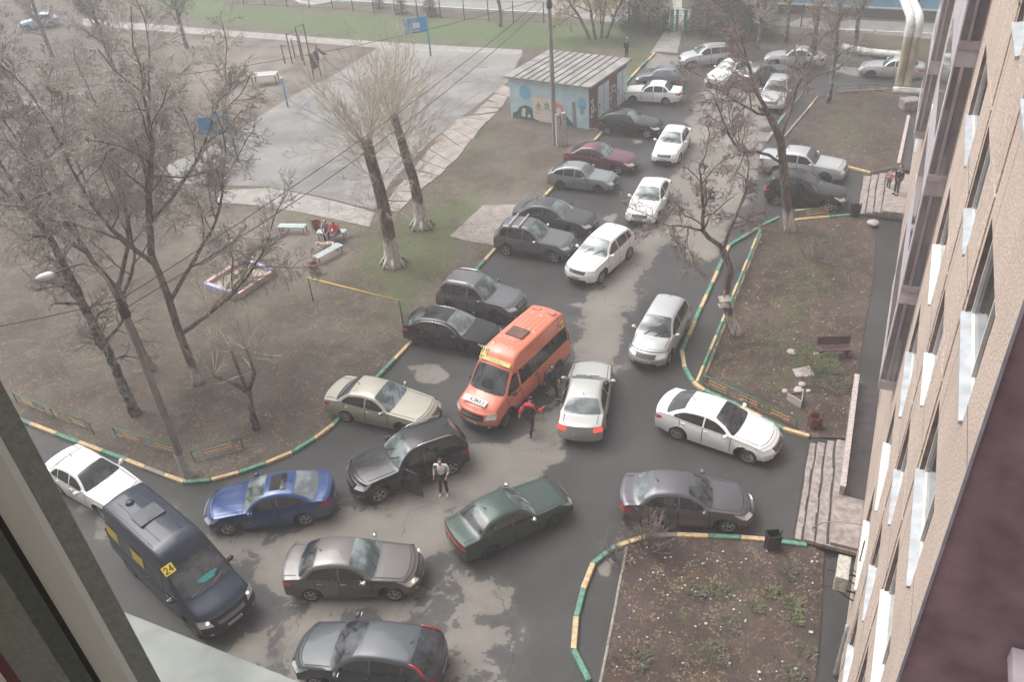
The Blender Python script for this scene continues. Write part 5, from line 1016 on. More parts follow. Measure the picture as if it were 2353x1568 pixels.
# ------------------------------------------------------------------ substation hut
M_HW = mat('pale blue mural wall', (.42, .56, .60), .85, var=.10, scale=1.2); M_HR = mat('weathered roofing felt', (.25, .24, .225), .9, var=.25, scale=1.1, bump=.2); M_BR = mat('brown brick', (.17, .105, .08), .9, var=.3, scale=9); M_DOOR = mat('pale blue steel door', (.50, .60, .64), .6, var=.12, scale=4)
FL, FR_, BR_ = G2(1175, 269), G2(1354, 297), G2(1418, 229); BL_ = FL+(BR_-FR_); hx = (FR_-FL).normalized(); hy = (BR_-FR_); hy = (hy-hx*hy.dot(hx)); Dp = (BR_-FR_).length; hy.normalize(); Wd = (FR_-FL).length
hut = thing('substation_hut', 'flat-roofed substation hut painted with a pale blue mural', 'hut', (FL.x, FL.y, 0), math.atan2(hx.y, hx.x)); HH = 2.85
w = MB(); w.add([(0, 0, 0), (Wd, 0, 0), (Wd, 0, HH), (0, 0, HH), (0, Dp, 0), (Wd, Dp, 0), (Wd, Dp, HH+.2), (0, Dp, HH+.2)], [(0, 1, 2, 3)], 0); w.add([(0, 0, 0), (Wd, 0, 0), (Wd, 0, HH), (0, 0, HH), (0, Dp, 0), (Wd, Dp, 0), (Wd, Dp, HH), (0, Dp, HH)], [(1, 5, 6, 2), (5, 4, 7, 6), (4, 0, 3, 7)], 1); w.build('wall', [M_HW, M_BR], hut)
w = MB(); w.box((Wd/2, Dp/2, HH+.06), (Wd+.5, Dp+.5, .14)); rf = w.build('roof', M_HR, hut)
w = MB()
for k in range(1, 11): w.box((Wd*k/11, Dp/2, HH+.15), (.06, Dp+.46, .05))
w.build('roof_seam', mat('dark felt seam', (.12, .115, .11), .9), rf)
for y0, y1 in ((Dp*.22, Dp*.5), (Dp*.72, Dp*.99)):
    w = MB(); w.box((Wd+.03, (y0+y1)/2, 1.3), (.05, y1-y0, 2.35)); d_ = w.build('door', M_DOOR, hut); w = MB(); w.box((Wd+.075, y0+.15, 1.2), (.03, .05, .2)); w.box((Wd+.065, (y0+y1)/2, 1.3), (.01, .02, 2.3)); w.build('door_handle', M_SEAM, d_)
rs = random.Random(4); w = MB()
for k in range(26): w.box((Wd+.012, rs.choice((Dp*.11, Dp*.61))+rs.uniform(-.4, .4), rs.uniform(.7, 1.9)), (.012, rs.uniform(.08, .2), rs.uniform(.1, .25)))
w.build('notice', mat('torn paper notices', (.6, .57, .52), .8), hut)
def flat(poly, z, m, name, par, y=-.012):
    w = MB(); w.add([(x, y, zz) for x, zz in poly], [tuple(range(len(poly)))]); return w.build(name, m, par)
def circ(cx, cz, rx, rz_, n=22, wob=0, sd_=0): return [(cx+rx*math.cos(2*PI*k/n)*(1+wob*math.sin(3*2*PI*k/n+sd_)), cz+rz_*math.sin(2*PI*k/n)*(1+wob*math.sin(4*2*PI*k/n+sd_))) for k in range(n)]
M_MB = mat('mural sky blue', (.16, .42, .54), .85, var=.1); M_MT = mat('mural dark teal', (.05, .13, .145), .85, var=.25, scale=3); M_MP = mat('mural cream', (.62, .58, .50), .85, var=.08); M_MR = mat('mural salmon', (.62, .22, .16), .85); M_MD = mat('mural trunk grey', (.20, .23, .23), .85)
mu = bpy.data.objects.new('mural', None); C.objects.link(mu); mu.parent = hut
flat(circ(Wd*.21, 1.95, .48, .5, wob=.05), 0, M_MB, 'painted_shape', mu); flat(circ(Wd*.93-.05, 1.7, .32, .45), 0, M_MB, 'painted_shape', mu)
flat([(.15, .0), (.15, .35), (.5, .5), (.75, .85), (1.2, 1.05), (1.7, .95), (1.95, .45), (2.2, .2), (2.3, 0)], 0, M_MT, 'painted_shape', mu, -.014); flat([(3.7, 0), (3.75, 1.0), (4.2, .95), (4.8, .35), (5.2, .1), (5.2, 0)], 0, M_MT, 'painted_shape', mu, -.014)
flat([(1.82, .2), (1.80, 1.75), (3.9, 1.75), (3.9, .15), (3.0, .05), (2.2, .08)], 0, M_MP, 'painted_shape', mu, -.018); flat([(4.95, .1), (4.9, 1.7), (5.15, 1.75), (5.25, .05)], 0, M_MD, 'painted_shape', mu, -.018)
flat(circ(3.85, 1.1, .36, .40, wob=.1), 0, M_MR, 'painted_shape', mu, -.022); flat(circ(3.85, 1.0, .2, .2), 0, M_MP, 'painted_shape', mu, -.026)
for x, z, s_ in ((1.1, .68, .14), (1.05, .38, .16), (1.5, .3, .11)): flat([(x-s_, z-s_), (x+s_, z-s_), (x+s_, z+s_), (x-s_, z+s_)], 0, M_MP, 'painted_shape', mu, -.03)
flat([(2.05, .95), (2.55, .95), (2.3, 1.45)], 0, mat('warning triangle ochre', (.45, .36, .24), .8), 'warning_triangle', mu, -.03); flat([(2.29, 1.28), (2.34, 1.28), (2.30, 1.16), (2.35, 1.16), (2.27, 1.02), (2.29, 1.13), (2.25, 1.13)], 0, M_INK, 'warning_mark', mu, -.034)
w = MB(); w.tube([(2.85, -.03, 1.1), (2.8, -.03, 1.3), (2.95, -.03, 1.45), (3.1, -.03, 1.3), (3.05, -.03, 1.1), (2.85, -.03, 1.1)], .014, 4); w.tube([(2.8, -.03, 1.28), (3.1, -.03, 1.28)], .02, 4); w.tube([(2.85, -.03, 1.05), (3.05, -.03, 1.05)], .02, 4)
for z, x0, x1 in ((.83, 2.1, 2.6), (.6, 2.0, 2.4), (.95, 2.7, 3.3)): w.tube([(x0, -.03, z), (x1, -.03, z)], .012, 4)
w.build('warning_mark', M_INK, mu); w = MB(); w.box((5.62, -.05, 1.15), (.2, .1, .32)); w.box((5.6, -.03, 1.5), (.22, .06, .14)); w.build('meter_box', mat('grey box', (.3, .29, .26), .8), hut)
# ------------------------------------------------------------------ poles, lamp, wires
M_POLE = mat('grey concrete pole', (.25, .235, .21), .85, var=.18, scale=6, mscale=(1, 1, .2), bump=.2); M_LIME = mat('limewashed concrete', (.42, .42, .40), .85, var=.2, scale=7); M_IRON = mat('dark brown iron', (.06, .045, .04), .7)
lp = thing('street_lamp', 'tall concrete lamp post with a curved arm and white lamp head over the bare yard', 'street lamp', G(432, 1095)); b0 = lp.location; TP = G(275, 690, 7.83)
w = MB(); w.tube([(0, 0, 0), (0, 0, 1.15)], [.19, .18], 10, 1); w.tube([(0, 0, 1.15), (TP.x-b0.x, TP.y-b0.y, 7.83)], [.165, .09], 10, 0); w.build('post', [M_POLE, M_LIME], lp, True, 40)
w = MB(); ap = [G(280, 700, 7.75), G(262, 672, 8.05), G(245, 640, 8.4), G(222, 615, 8.6), G(190, 606, 8.65), G(160, 614, 8.6), G(128, 628, 8.5)]; w.tube([tuple(q-b0) for q in ap], [.09, .07, .045, .035, .033, .03, .03], 8); w.build('arm', M_IRON, lp, True)
w = MB(); q = TP-b0; w.tube([(q.x, q.y, 7.2), (q.x, q.y, 7.75)], [.16, .17], 8); w.build('clamp', M_IRON, lp, True)
h0, h1 = G(124, 630, 8.5)-b0, G(82, 641, 8.42)-b0; w = MB(); w.tube([tuple(h0.lerp(h1, t_)+Vector((0, 0, .0))) for t_ in (0, .15, .45, .75, 1)], [.06, .12, .135, .11, .04], 10); w.build('lamp_head', mat('white lamp housing', (.66, .67, .65), .4, var=.05), lp, True)
pp = thing('power_pole', 'tall grey concrete power pole on twin footing posts in front of the painted hut', 'power pole', G(1285, 334)); b0 = pp.location; w = MB(); w.tube([(-.25, .25, 0), (-.25, .25, 11.2)], [.17, .10], 10); w.build('post', M_POLE, pp, True, 40)
for u, v, hh in ((1283, 334, 2.1), (1297, 332, 2.15)): q = G(u, v)-b0; w = MB(); w.box((q.x, q.y, hh/2), (.26, .24, hh), .3); f_ = w.build('footing_post', M_LIME, pp); f2 = MB(); [f2.box((q.x+random.Random(k).uniform(-.06, .06)+.02, q.y-.17, .5+.22*k), (.14, .012, .12), .3) for k in range(6)]; f2.build('notice', mat('torn paper notices', (.6, .57, .52), .8), f_)
w = MB(); w.lathe([(0, 1.3), (.04, .9), (.17, .25), (.17, 0), (0, 0)], (-.25, .25, 8.55), 10); w.build('insulator_cone', mat('weathered steel', (.07, .07, .07), .7), pp, True)
T2 = b0+Vector((-.25, .25, 9.4)); M_WIRE = mat('black cable', (.015, .015, .015), .6)
def wire(A, B, sag, label, r_=.016):
    A, B = Vector(A), Vector(B); w = MB(); pts = []
    for i in range(17): t_ = i/16; q = A.lerp(B, t_); q.z -= sag*4*t_*(1-t_); pts.append(tuple(q-A))
    w.tube(pts, r_, 5); o = w.build('power_line', M_WIRE, None, True); o.location = A; tag(o, label, 'cable', 'overhead cables'); return o
L1 = G(275, 690, 7.9); wire(L1, T2, .5, 'upper overhead cable from the lamp post to the power pole'); wire(L1-Vector((0, 0, .35)), T2-Vector((0, 0, .4)), .8, 'lower overhead cable from the lamp post to the power pole'); wire(L1, L1+Vector((-16, -3.5, 1)), .5, 'overhead cable leaving the lamp post to the left')
wire(G(-40, 215, 9), T2-Vector((0, 0, .2)), .9, 'overhead cable crossing the court to the power pole', .014); wire(T2, FP(56, 0, 14), 1.0, 'overhead cable from the power pole to the long block', .014)
# heating pipes
M_PIPE = mat('white pipe insulation', (.60, .60, .56), .8, var=.15, scale=3); M_PIPD = mat('dirty yellowed pipe insulation', (.40, .35, .24), .85, var=.3, scale=3, mscale=(1, 1, .3))
hp = thing('heating_pipes', 'pair of thick insulated heating pipes rising like a portal at the end of the road', 'pipes', G(2062, 208)); b0 = hp.location
for dx in (0, .62):
    a = Vector((dx*.8, -dx*.3, 0)); w = MB(); w.tube([tuple(a), tuple(a+Vector((0, 0, 3.7)))], .27, 12, 1); w.tube([tuple(a+Vector((0, 0, 3.7))), tuple(a+Vector((0, 0, 4.6))), tuple(a+Vector((.1, .5, 4.95))), tuple(a+Vector((1.2, 4, 5.0))), tuple(a+Vector((3.2, 11, 5.0)))], .29, 12, 0); w.build('pipe', [M_PIPE, M_PIPD], hp, True, 50)
q0, q1 = G(2050, 213)-b0, G(2124, 221)-b0; w = MB(); w.tube([(q0.x, q0.y, .2), (q1.x+.6, q1.y, .2)], .25, 10); w.build('base_pipe', M_PIPE, hp, True, 50)
w = MB(); q = G(2083, 133)-b0; w.beam((q.x-.2, q.y, 0), (q.x+.2, q.y, 6.5), .12, .12); w.build('support_post', M_IRON, hp)
gp = thing('ground_pipe', 'long white insulated pipe lying on the grass behind the side road', 'pipe', G(1935, 118)); b0 = gp.location; w = MB(); w.tube([(0, 0, .35)]+[tuple(G(u, v, .35)-b0) for u, v in ((1990, 118), (2050, 124), (2100, 129))], .28, 10); w.build('pipe', M_PIPE, gp, True, 50)
for u in (1945, 1985, 2025, 2065): q = G(u, 122)-b0; w = MB(); w.box((q.x, q.y, .1), (.3, .5, .24)); w.build('support', M_STEP, gp)
# far kindergarten wall, gate, fence
M_KB = mat('faded blue wall', (.16, .33, .48), .85, var=.15, scale=.8); M_KD = mat('dark plinth', (.12, .11, .105), .9); M_KBE = mat('beige plaster', (.33, .28, .24), .9, var=.15)
kb = thing('school_building', 'low building with a faded blue wall and white base line at the top right', 'building', G(1841, 32)); b0 = kb.location; A, B = G(1841, 32), G(2175, 48); ux = (B-A).xy.normalized(); az = math.atan2(ux.y, ux.x); kb.rotation_euler = (0, 0, az)
w = MB(); w.box((15, 5, 3.6), (34, 10, 5.6)); w.build('wall', M_KB, kb); w = MB(); w.box((15, 4.95, .4), (34.1, 10, .8)); w.build('plinth', M_KD, kb); w = MB(); w.box((15, -.08, .86), (34.2, .12, .14)); w.build('base_strip', M_WHITE, kb); w = MB(); w.box((-6.5, 5.2, 3), (9, 10, 6)); w.build('annex', M_KBE, kb)
for k in range(6): w = MB(); w.box((1.5+k*5.4, -.02, 3.6), (2.2, .1, 1.5)); f_ = w.build('window', M_PVC, kb); w = MB(); w.box((1.5+k*5.4, -.06, 3.6), (2.0, .06, 1.3)); w.build('pane', M_WGL, f_)
gt = thing('gate', 'green metal gate posts with an open leaf at the end of the concrete path', 'gate', G(1543, 72)); b0 = gt.location; M_GG = mat('gate green', (.02, .24, .17), .6, var=.2)
A, B = G(1543, 73)-b0, G(1574, 74)-b0
for q, ww in ((A, .3), (A+Vector((.45, 0, 0)), .22), (B, .28)): w = MB(); w.box((q.x, q.y, .95), (ww, .12, 1.9)); w.build('post', M_GG, gt)
w = MB(); w.beam((A.x, A.y, 1.85), (B.x, B.y, 1.85), .05, .05); w.beam((B.x, B.y, 1.75), (B.x+1.2, B.y+.1, 1.75), .05, .05); w.build('rail', M_GG, gt)
def fence(pts, label, h=1.9, gap=2.6):
    P = [G2(u, v) for u, v in pts]; t = thing('mesh_fence', label, 'fence', (P[0].x, P[0].y, 0)); b0 = P[0]; r_ = MB(); msh = MB()
    for a, b in zip(P[:-1], P[1:]):
        L = (b-a).length; n = max(1, int(L/gap))
        for i in range(n+1):
            q = a.lerp(b, i/n)-b0; w = MB(); w.box((q.x, q.y, h/2), (.09, .09, h)); w.build('post', M_IRON, t)
        a2, b2 = a-b0, b-b0
        for z in (.1, h-.05, h/2): r_.beam((a2.x, a2.y, z), (b2.x, b2.y, z), .015, .02)
        m_ = int(L/.35)
        for i in range(m_): q = a2.lerp(b2, i/m_); msh.beam((q.x, q.y, .05), (q.x, q.y, h-.05), .006, .006)
    r_.build('rail', M_IRON, t); msh.build('mesh', M_IRON, t); return t
fence([(560, 10), (765, 20), (960, 38), (1180, 50), (1250, 52)], 'dark wire mesh fence on thin posts beyond the green grass'); fence([(1590, 66), (1840, 62)], 'wire mesh fence behind the dark conifers right of the gate'); fence([(1380, 56), (1535, 68)], 'wire mesh fence left of the green gate')
# ------------------------------------------------------------------ sports court and play yard
M_HOOP = mat('hoop blue paint', (.02, .25, .50), .55, var=.12, scale=5)
def hoop(bu, bv, label, face, w_=2.0, hh=1.25, zb=2.35, flipx=1):
    t = thing('basketball_hoop', label, 'basketball hoop', G(bu, bv), face); w = MB(); w.tube([(0, 0, 0), (0, 0, 3.5)], .075, 8); w.build('post', M_HOOP, t, True)
    w = MB(); w.box((-1.0*flipx, 0, zb+.35), (w_, .06, hh)); b_ = w.build('backboard', M_HOOP, t); w = MB(); w.box((-.95*flipx, -.045, zb+.35), (.62, .03, .45)); w.build('white_square', M_WHITE, b_)
    w = MB(); w.tube([(-.95*flipx+.23*math.cos(a), -.32+.23*math.sin(a), zb) for a in [2*PI*k/16 for k in range(17)]], .014, 5); w.tube([(-.95*flipx, -.04, zb), (-.95*flipx, -.1, zb)], .02, 5); w.build('rim', M_WHITE, t)
    w = MB()
    for z in (zb+.1, zb+.8): w.tube([(0, 0, 3.4), (-.9*flipx, .05, z)], .03, 5); w.tube([(0, 0, 2.6), (-1.3*flipx, .05, z)], .022, 5)
    w.build('brace', mat('light blue brace', (.16, .42, .56), .6), t); return t
hoop(990, 128, 'blue basketball hoop at the far edge of the court against the green grass', ang(12)); hoop(549, 372, 'blue basketball hoop at the near end of the court behind the tree twigs', ang(195)+PI*0, flipx=-1, w_=1.7)
t = thing('blue_post', 'lone thin blue post beside the puddle', 'post', G(662, 246)); w = MB(); w.tube([(0, 0, 0), (0, 0, 2.25)], .06, 8); w.build('post', M_HOOP, t, True); w = MB(); w.box((0, 0, 2.28), (.2, .2, .06)); w.build('cap', M_WHITE, t)
M_BLK = mat('black steel', (.018, .018, .022), .5)
t = thing('pull_up_rack', 'black pull-up bars of different heights behind the black board', 'exercise bars', G(665, 148)); b0 = t.location; PB = [(655, 145, 1.6), (672, 146, 2.6), (678, 133, 1.7), (694, 138, 2.9), (700, 150, 2.6), (712, 130, 2.9), (733, 138, 1.3)]
tops = []
for u, v, h in PB: q = G(u, v)-b0; w = MB(); w.tube([(q.x, q.y, 0), (q.x, q.y, h)], .06, 6); w.build('post', M_BLK, t, True); tops.append(Vector((q.x, q.y, h)))
w = MB()
for i, j in ((0, 1), (1, 3), (3, 5), (2, 3), (4, 5), (1, 4), (5, 6)): zz = min(tops[i].z, tops[j].z)-.08; w.tube([(tops[i].x, tops[i].y, zz), (tops[j].x, tops[j].y, zz)], .025, 5)
w.build('bar', M_BLK, t); q = G(748, 130)-b0; w = MB(); w.beam((tops[6].x, tops[6].y, 1.0), (q.x, q.y, .2), .5, .04); w.build('bench_board', M_BLK, t)
t = thing('notice_board', 'upright black board on two legs in the exercise yard', 'board', G(722, 183)); b0 = t.location; q = G(738, 174)-b0; w = MB(); w.beam((0, 0, 1.45), (q.x, q.y, 1.45), .05, 1.35); w.build('board', mat('dark navy board', (.03, .035, .05), .6), t)
for c_ in ((0, 0), (q.x, q.y)): w = MB(); w.box((c_[0], c_[1], 1.1), (.07, .09, 2.2)); w.build('leg', M_BLK, t)
t = thing('exercise_table', 'pale low table beside the exercise bars', 'table', G(612, 192)); w = MB(); w.box((0, 0, .8), (2.1, 1.2, .06)); w.build('table_top', M_LIME, t)
for x in (-.95, .95):
    for y in (-.5, .5): w = MB(); w.box((x, y, .38), (.06, .06, .76)); w.build('leg', M_BLK, t)
def bench(u, v, rz, label, slatm=None, side=True, L=1.6):
    t = thing('park_bench', label, 'bench', G(u, v), rz); M_BW = slatm or mat('pale blue bench slats', (.50, .58, .58), .7, var=.2, scale=10)
    w = MB(); [w.box((0, -.18+.12*k, .45), (L, .085, .03)) for k in range(4)]; w.build('seat', M_BW, t)
    if side:
        w = MB(); n = 9; [w.tube([(-L/2+L*k/n, .25, .45), (-L/2+L*(k+.5)/n, .30, .75), (-L/2+L*(k+1)/n, .25, .45)], .012, 4) for k in range(n)]; w.tube([(-L/2, .31, .76), (L/2, .31, .76)], .016, 5); w.build('backrest', M_RR, t)
    for x in (-L/2+.1, L/2-.1):
        for y in (-.18, .2): w = MB(); w.box((x, y, .22), (.035, .035, .44)); w.build('leg', M_IRON, t)
    return t
M_RR = mat('faded red iron', (.36, .16, .15), .7, var=.3)
bench(675, 535, ang(-12), 'pale blue slatted bench left of the red bin', side=False); bench(765, 548, ang(-8), 'bench on which the two people sit'); bench(757, 593, ang(47), 'pale bench with red lattice back in front of the lying dog', L=1.7)
def rbin(u, v, label, m):
    t = thing('litter_bin', label, 'litter bin', G(u, v)); w = MB(); w.lathe([(0, .12), (.2, .12), (.24, .62), (.22, .62), (.19, .2), (0, .2)], n=14); w.build('tub', m, t, True, 40); w = MB(); w.tube([(-.27, 0, 0), (-.27, 0, .7), (.27, 0, .7), (.27, 0, 0)], .018, 5); w.build('stand', m, t); return t
M_RED = mat('red brown bin paint', (.20, .045, .045), .7, var=.25); rbin(730, 531, 'dark red litter bin left of the seated people', M_RED); rbin(724, 629, 'dark red litter bin below the empty lattice bench', M_RED); rbin(1870, 985, 'rusty red litter bin beside the near parapet', mat('rusty bin', (.14, .045, .035), .8, var=.3)); rbin(648, 503, 'dark litter bin half hidden by catkins near the first bench', M_RED) if False else None
sbx = thing('sandbox', 'square sandbox with lilac and pink plank sides full of pale sand', 'sandbox', G(548, 638)); b0 = sbx.location; K = [G(u, v, .25)-b0 for u, v in ((472, 651), (560, 596), (628, 622), (545, 677))]; M_LIL = mat('lilac planks', (.42, .42, .60), .7); M_PNK = mat('pink planks', (.52, .36, .33), .7)
for i, m in ((0, M_PNK), (1, M_LIL), (2, M_PNK), (3, M_LIL)): a, b = K[i], K[(i+1) % 4]; w = MB(); w.beam((a.x, a.y, .15), (b.x, b.y, .15), .2, .3); w.build('plank_side', m, sbx)
w = MB(); c_ = sum(K, Vector())/4; w.add([(c_.x+(k_.x-c_.x)*.97, c_.y+(k_.y-c_.y)*.97, .1) for k_ in K], [(0, 1, 2, 3)]); o = w.build('sand', mat('sand', (.36, .30, .24), .95, var=.2, scale=3, bump=.3), sbx)
t = thing('play_equipment', 'orange and red climbing frame blurred behind twigs at the left edge', 'climbing frame', G(10, 262)); M_OR = mat('orange play paint', (.62, .25, .08), .6)
for x, y in ((-1, -1), (1, -1), (1, 1), (-1, 1)): w = MB(); w.tube([(x, y, 0), (x, y, 2.2)], .07, 6); w.build('post', M_RED, t)
w = MB(); w.box((0, 0, 1.1), (2.1, 2.1, .1)); w.build('platform', M_OR, t); w = MB(); w.box((0, -1.02, 1.5), (2, .06, .7)); w.build('side_panel', M_OR, t); w = MB(); w.add([(1, -.4, 1.1), (1, .4, 1.1), (3.4, .4, .2), (3.4, -.4, .2)], [(0, 3, 2, 1)]); w.build('slide', M_SILLG, t)
w = MB(); w.add([(-1.2, -1.2, 2.2), (1.2, -1.2, 2.2), (1.2, 1.2, 2.2), (-1.2, 1.2, 2.2), (0, 0, 3)], [(0, 1, 4), (1, 2, 4), (2, 3, 4), (3, 0, 4)]); w.build('roof', M_RED, t)
# things lying on the right-hand flower bed
M_STN = mat('pale stone', (.42, .37, .36), .85, var=.15, scale=8)
def stone(u, v, r_, seed, lab):
    rr = random.Random(seed); bm = bmesh.new(); bmesh.ops.create_icosphere(bm, subdivisions=2, radius=r_)
    for vv in bm.verts: vv.co *= 1+rr.uniform(-.12, .12); vv.co.z *= .55
    me = bpy.data.meshes.new('stone'); bm.to_mesh(me); bm.free(); me.materials.append(M_STN); o = bpy.data.objects.new('stone', me); C.objects.link(o); q = G(u, v); o.location = (q.x, q.y, .05+r_*.4); o.rotation_euler = (0, 0, rr.uniform(0, 6)); tag(o, lab, 'stone', 'pale stones in the flower bed')
for k, (u, v, r_, lab) in enumerate(((1818, 815, .2, 'largest pale stone alone in the middle of the flower bed'), (1836, 868, .16, 'pale stone just below the wooden sheet'), (1842, 889, .15, 'pale stone midway between wooden sheet and white plank'), (1834, 903, .2, 'flat pale stone directly above the white plank'), (1803, 904, .12, 'yellowish stone left of the others above the white plank'), (1857, 903, .1, 'small pale stone right of the white plank'), (1875, 818, .13, 'pale stone at the top of the green shrub'), (2005, 519, .3, 'flat grey stone beside the far steps by the wall'))): stone(u, v, r_, k, lab)
t = thing('plank_box', 'open triangular box of white planks standing in the flower bed', 'plank box', G(1822, 930)); b0 = t.location; w = MB(); A, B, D_ = G(1807, 922)-b0, G(1839, 941)-b0, G(1843, 915)-b0
w.beam((A.x, A.y, .2), (B.x, B.y, .2), .03, .4); w.build('plank', mat('pale plank', (.48, .43, .42), .8), t); w = MB(); w.beam((B.x, B.y, .2), (D_.x, D_.y, .2), .03, .3); w.build('plank', M_STN, t); w = MB(); w.beam((A.x, A.y, .3), (D_.x, D_.y, .3), .02, .05); w.build('brace', M_IRON, t)
t = thing('board', 'square grey sheet of board leaning in the flower bed', 'board', G(1845, 862)); w = MB(); w.box((0, 0, .12), (.75, .5, .03), .2, 0, Matrix.Rotation(.35, 3, 'X')); w.build('sheet', M_STN, t)
t = thing('garden_bench', 'dark red plank bench at the right of the flower bed', 'bench', G(1915, 825), ang(-5)); w = MB(); w.box((0, .1, .45), (1.3, .38, .05)); w.build('seat', mat('dull red planks', (.10, .048, .05), .8, var=.2), t); w = MB(); w.box((0, .32, .72), (1.3, .05, .4)); w.build('backrest', mat('dull red planks', (.10, .048, .05), .8), t)
for x in (-.5, .5): w = MB(); w.box((x, .1, .22), (.08, .34, .43)); w.build('leg', M_IRON, t)
t = thing('concrete_block', 'small concrete block by the wall near the white pipes', 'concrete block', G(2088, 250)); w = MB(); w.box((0, 0, .35), (1.1, .9, .7)); o = w.build('block', M_STEP, t); o.modifiers.new('b', 'BEVEL').width = .05
rs = random.Random(77); w = MB()
for k in range(520):                       # paper scraps, leaves and fragments
    P = rs.choice((LAWN2, LAWN3, LAWN2, LAWN3, LAWN1)); x0 = min(p.x for p in P); x1 = max(p.x for p in P); y0 = min(p.y for p in P); y1 = max(p.y for p in P); x, y = rs.uniform(x0, x1), rs.uniform(y0, y1)
    if sdist(x, y, P) < .2: continue
    if P is LAWN2 and y > 34 and rs.random() < .6: continue
    a = rs.uniform(0, 6.3); r_ = rs.uniform(.015, .05)*(1.6 if rs.random() < .08 else 1); w.add([(x+r_*math.cos(a+q_), y+r_*math.sin(a+q_)*.8, .125+rs.uniform(0, .02)) for q_ in (0, 1.3, 2.9, 4.4)], [(0, 1, 2, 3)])
tag(w.build('litter', mat('pale litter', (.50, .44, .42), .8)), 'pale scraps of litter and leaves strewn over the flower beds', 'litter', kind='stuff')
w = MB(); rs = random.Random(9)
for k in range(9000):
    u, v = rs.uniform(20, 1150), rs.uniform(470, 1100); q = G2(u, v)
    if sdist(q.x, q.y, ROAD) > -.25 or sdist(q.x, q.y, COURT) > 0: continue
    a = rs.uniform(0, 6.3); r_ = rs.uniform(.02, .045); z = rs.uniform(.012, .05); w.add([(q.x+r_*math.cos(a+q_), q.y+r_*math.sin(a+q_)*.7, z+rs.uniform(-.008, .02)) for q_ in (0, 1.4, 3.1, 4.6)], [(0, 1, 2, 3)], rs.choice((0, 0, 1, 2)))
tag(w.build('fallen_leaves', [mat('brown leaf', (.10, .065, .04), .8), mat('tan leaf', (.24, .18, .12), .8), mat('dark leaf', (.035, .025, .02), .8)]), 'dead leaves scattered over the bare yard', 'leaves', kind='stuff')
# ------------------------------------------------------------------ trees
def bark(name, c1, c2, lime=None, sc=9, mscale=(1, 1, .25)):
    if name in MATS: return MATS[name]
    m, nt, b = nodes(name); n = NT(nt); oc = nt.nodes.new('ShaderNodeTexCoord').outputs['Object']
    mp = nt.nodes.new('ShaderNodeMapping'); mp.inputs['Scale'].default_value = mscale; nt.links.new(oc, mp.inputs[0]); t = n.noise(sc, 5, .65, mp.outputs[0]); col = n.mix(n.step(t, .4, .62), c1, c2)
    if lime:
        sp = nt.nodes.new('ShaderNodeSeparateXYZ'); nt.links.new(oc, sp.inputs[0]); e = n.math('ADD', sp.outputs['Z'], n.math('MULTIPLY', n.math('SUBTRACT', n.noise(5, 4), .5), .7))
        k = n.math('SUBTRACT', 1.0, n.step(e, lime-.15, lime+.15)); col = n.mix(n.math('MULTIPLY', k, n.step(t, .25, .55)), col, (.50, .47, .43))
    nt.links.new(col, b.inputs['Base Color']); b.inputs['Roughness'].default_value = .9; b.inputs['Specular IOR Level'].default_value = .2; n.bump(t, .8, .04, b); MATS[name] = m; return m
B_DARK = bark('grey brown bark', (.09, .075, .063), (.22, .19, .16)); B_LIME = bark('limewashed willow bark', (.08, .064, .052), (.21, .175, .145), 1.55); B_BIR = bark('pale mottled bark', (.055, .055, .05), (.30, .29, .27), mscale=(1, 1, .8), sc=4); B_ELM = bark('warm grey bark', (.085, .066, .06), (.20, .16, .145), 1.2); B_T1 = bark('limewashed poplar bark', (.095, .08, .067), (.24, .205, .17), .9)
M_TW1 = mat('grey twigs', (.42, .385, .34), .9, var=.35, scale=2); M_TW2 = mat('pale twigs', (.26, .235, .20), .9, var=.3, scale=2); M_TW3 = mat('tan willow shoots', (.45, .39, .31), .9, var=.3, scale=2); M_TW4 = mat('brown twigs', (.25, .20, .18), .9, var=.3, scale=2); M_TWY = mat('yellowish catkin twigs', (.42, .34, .17), .9, var=.25, scale=2)
M_BUD = mat('dark catkins', (.16, .12, .10), .9, var=.4, scale=4); M_BUD2 = mat('pale buds', (.25, .21, .15), .9)
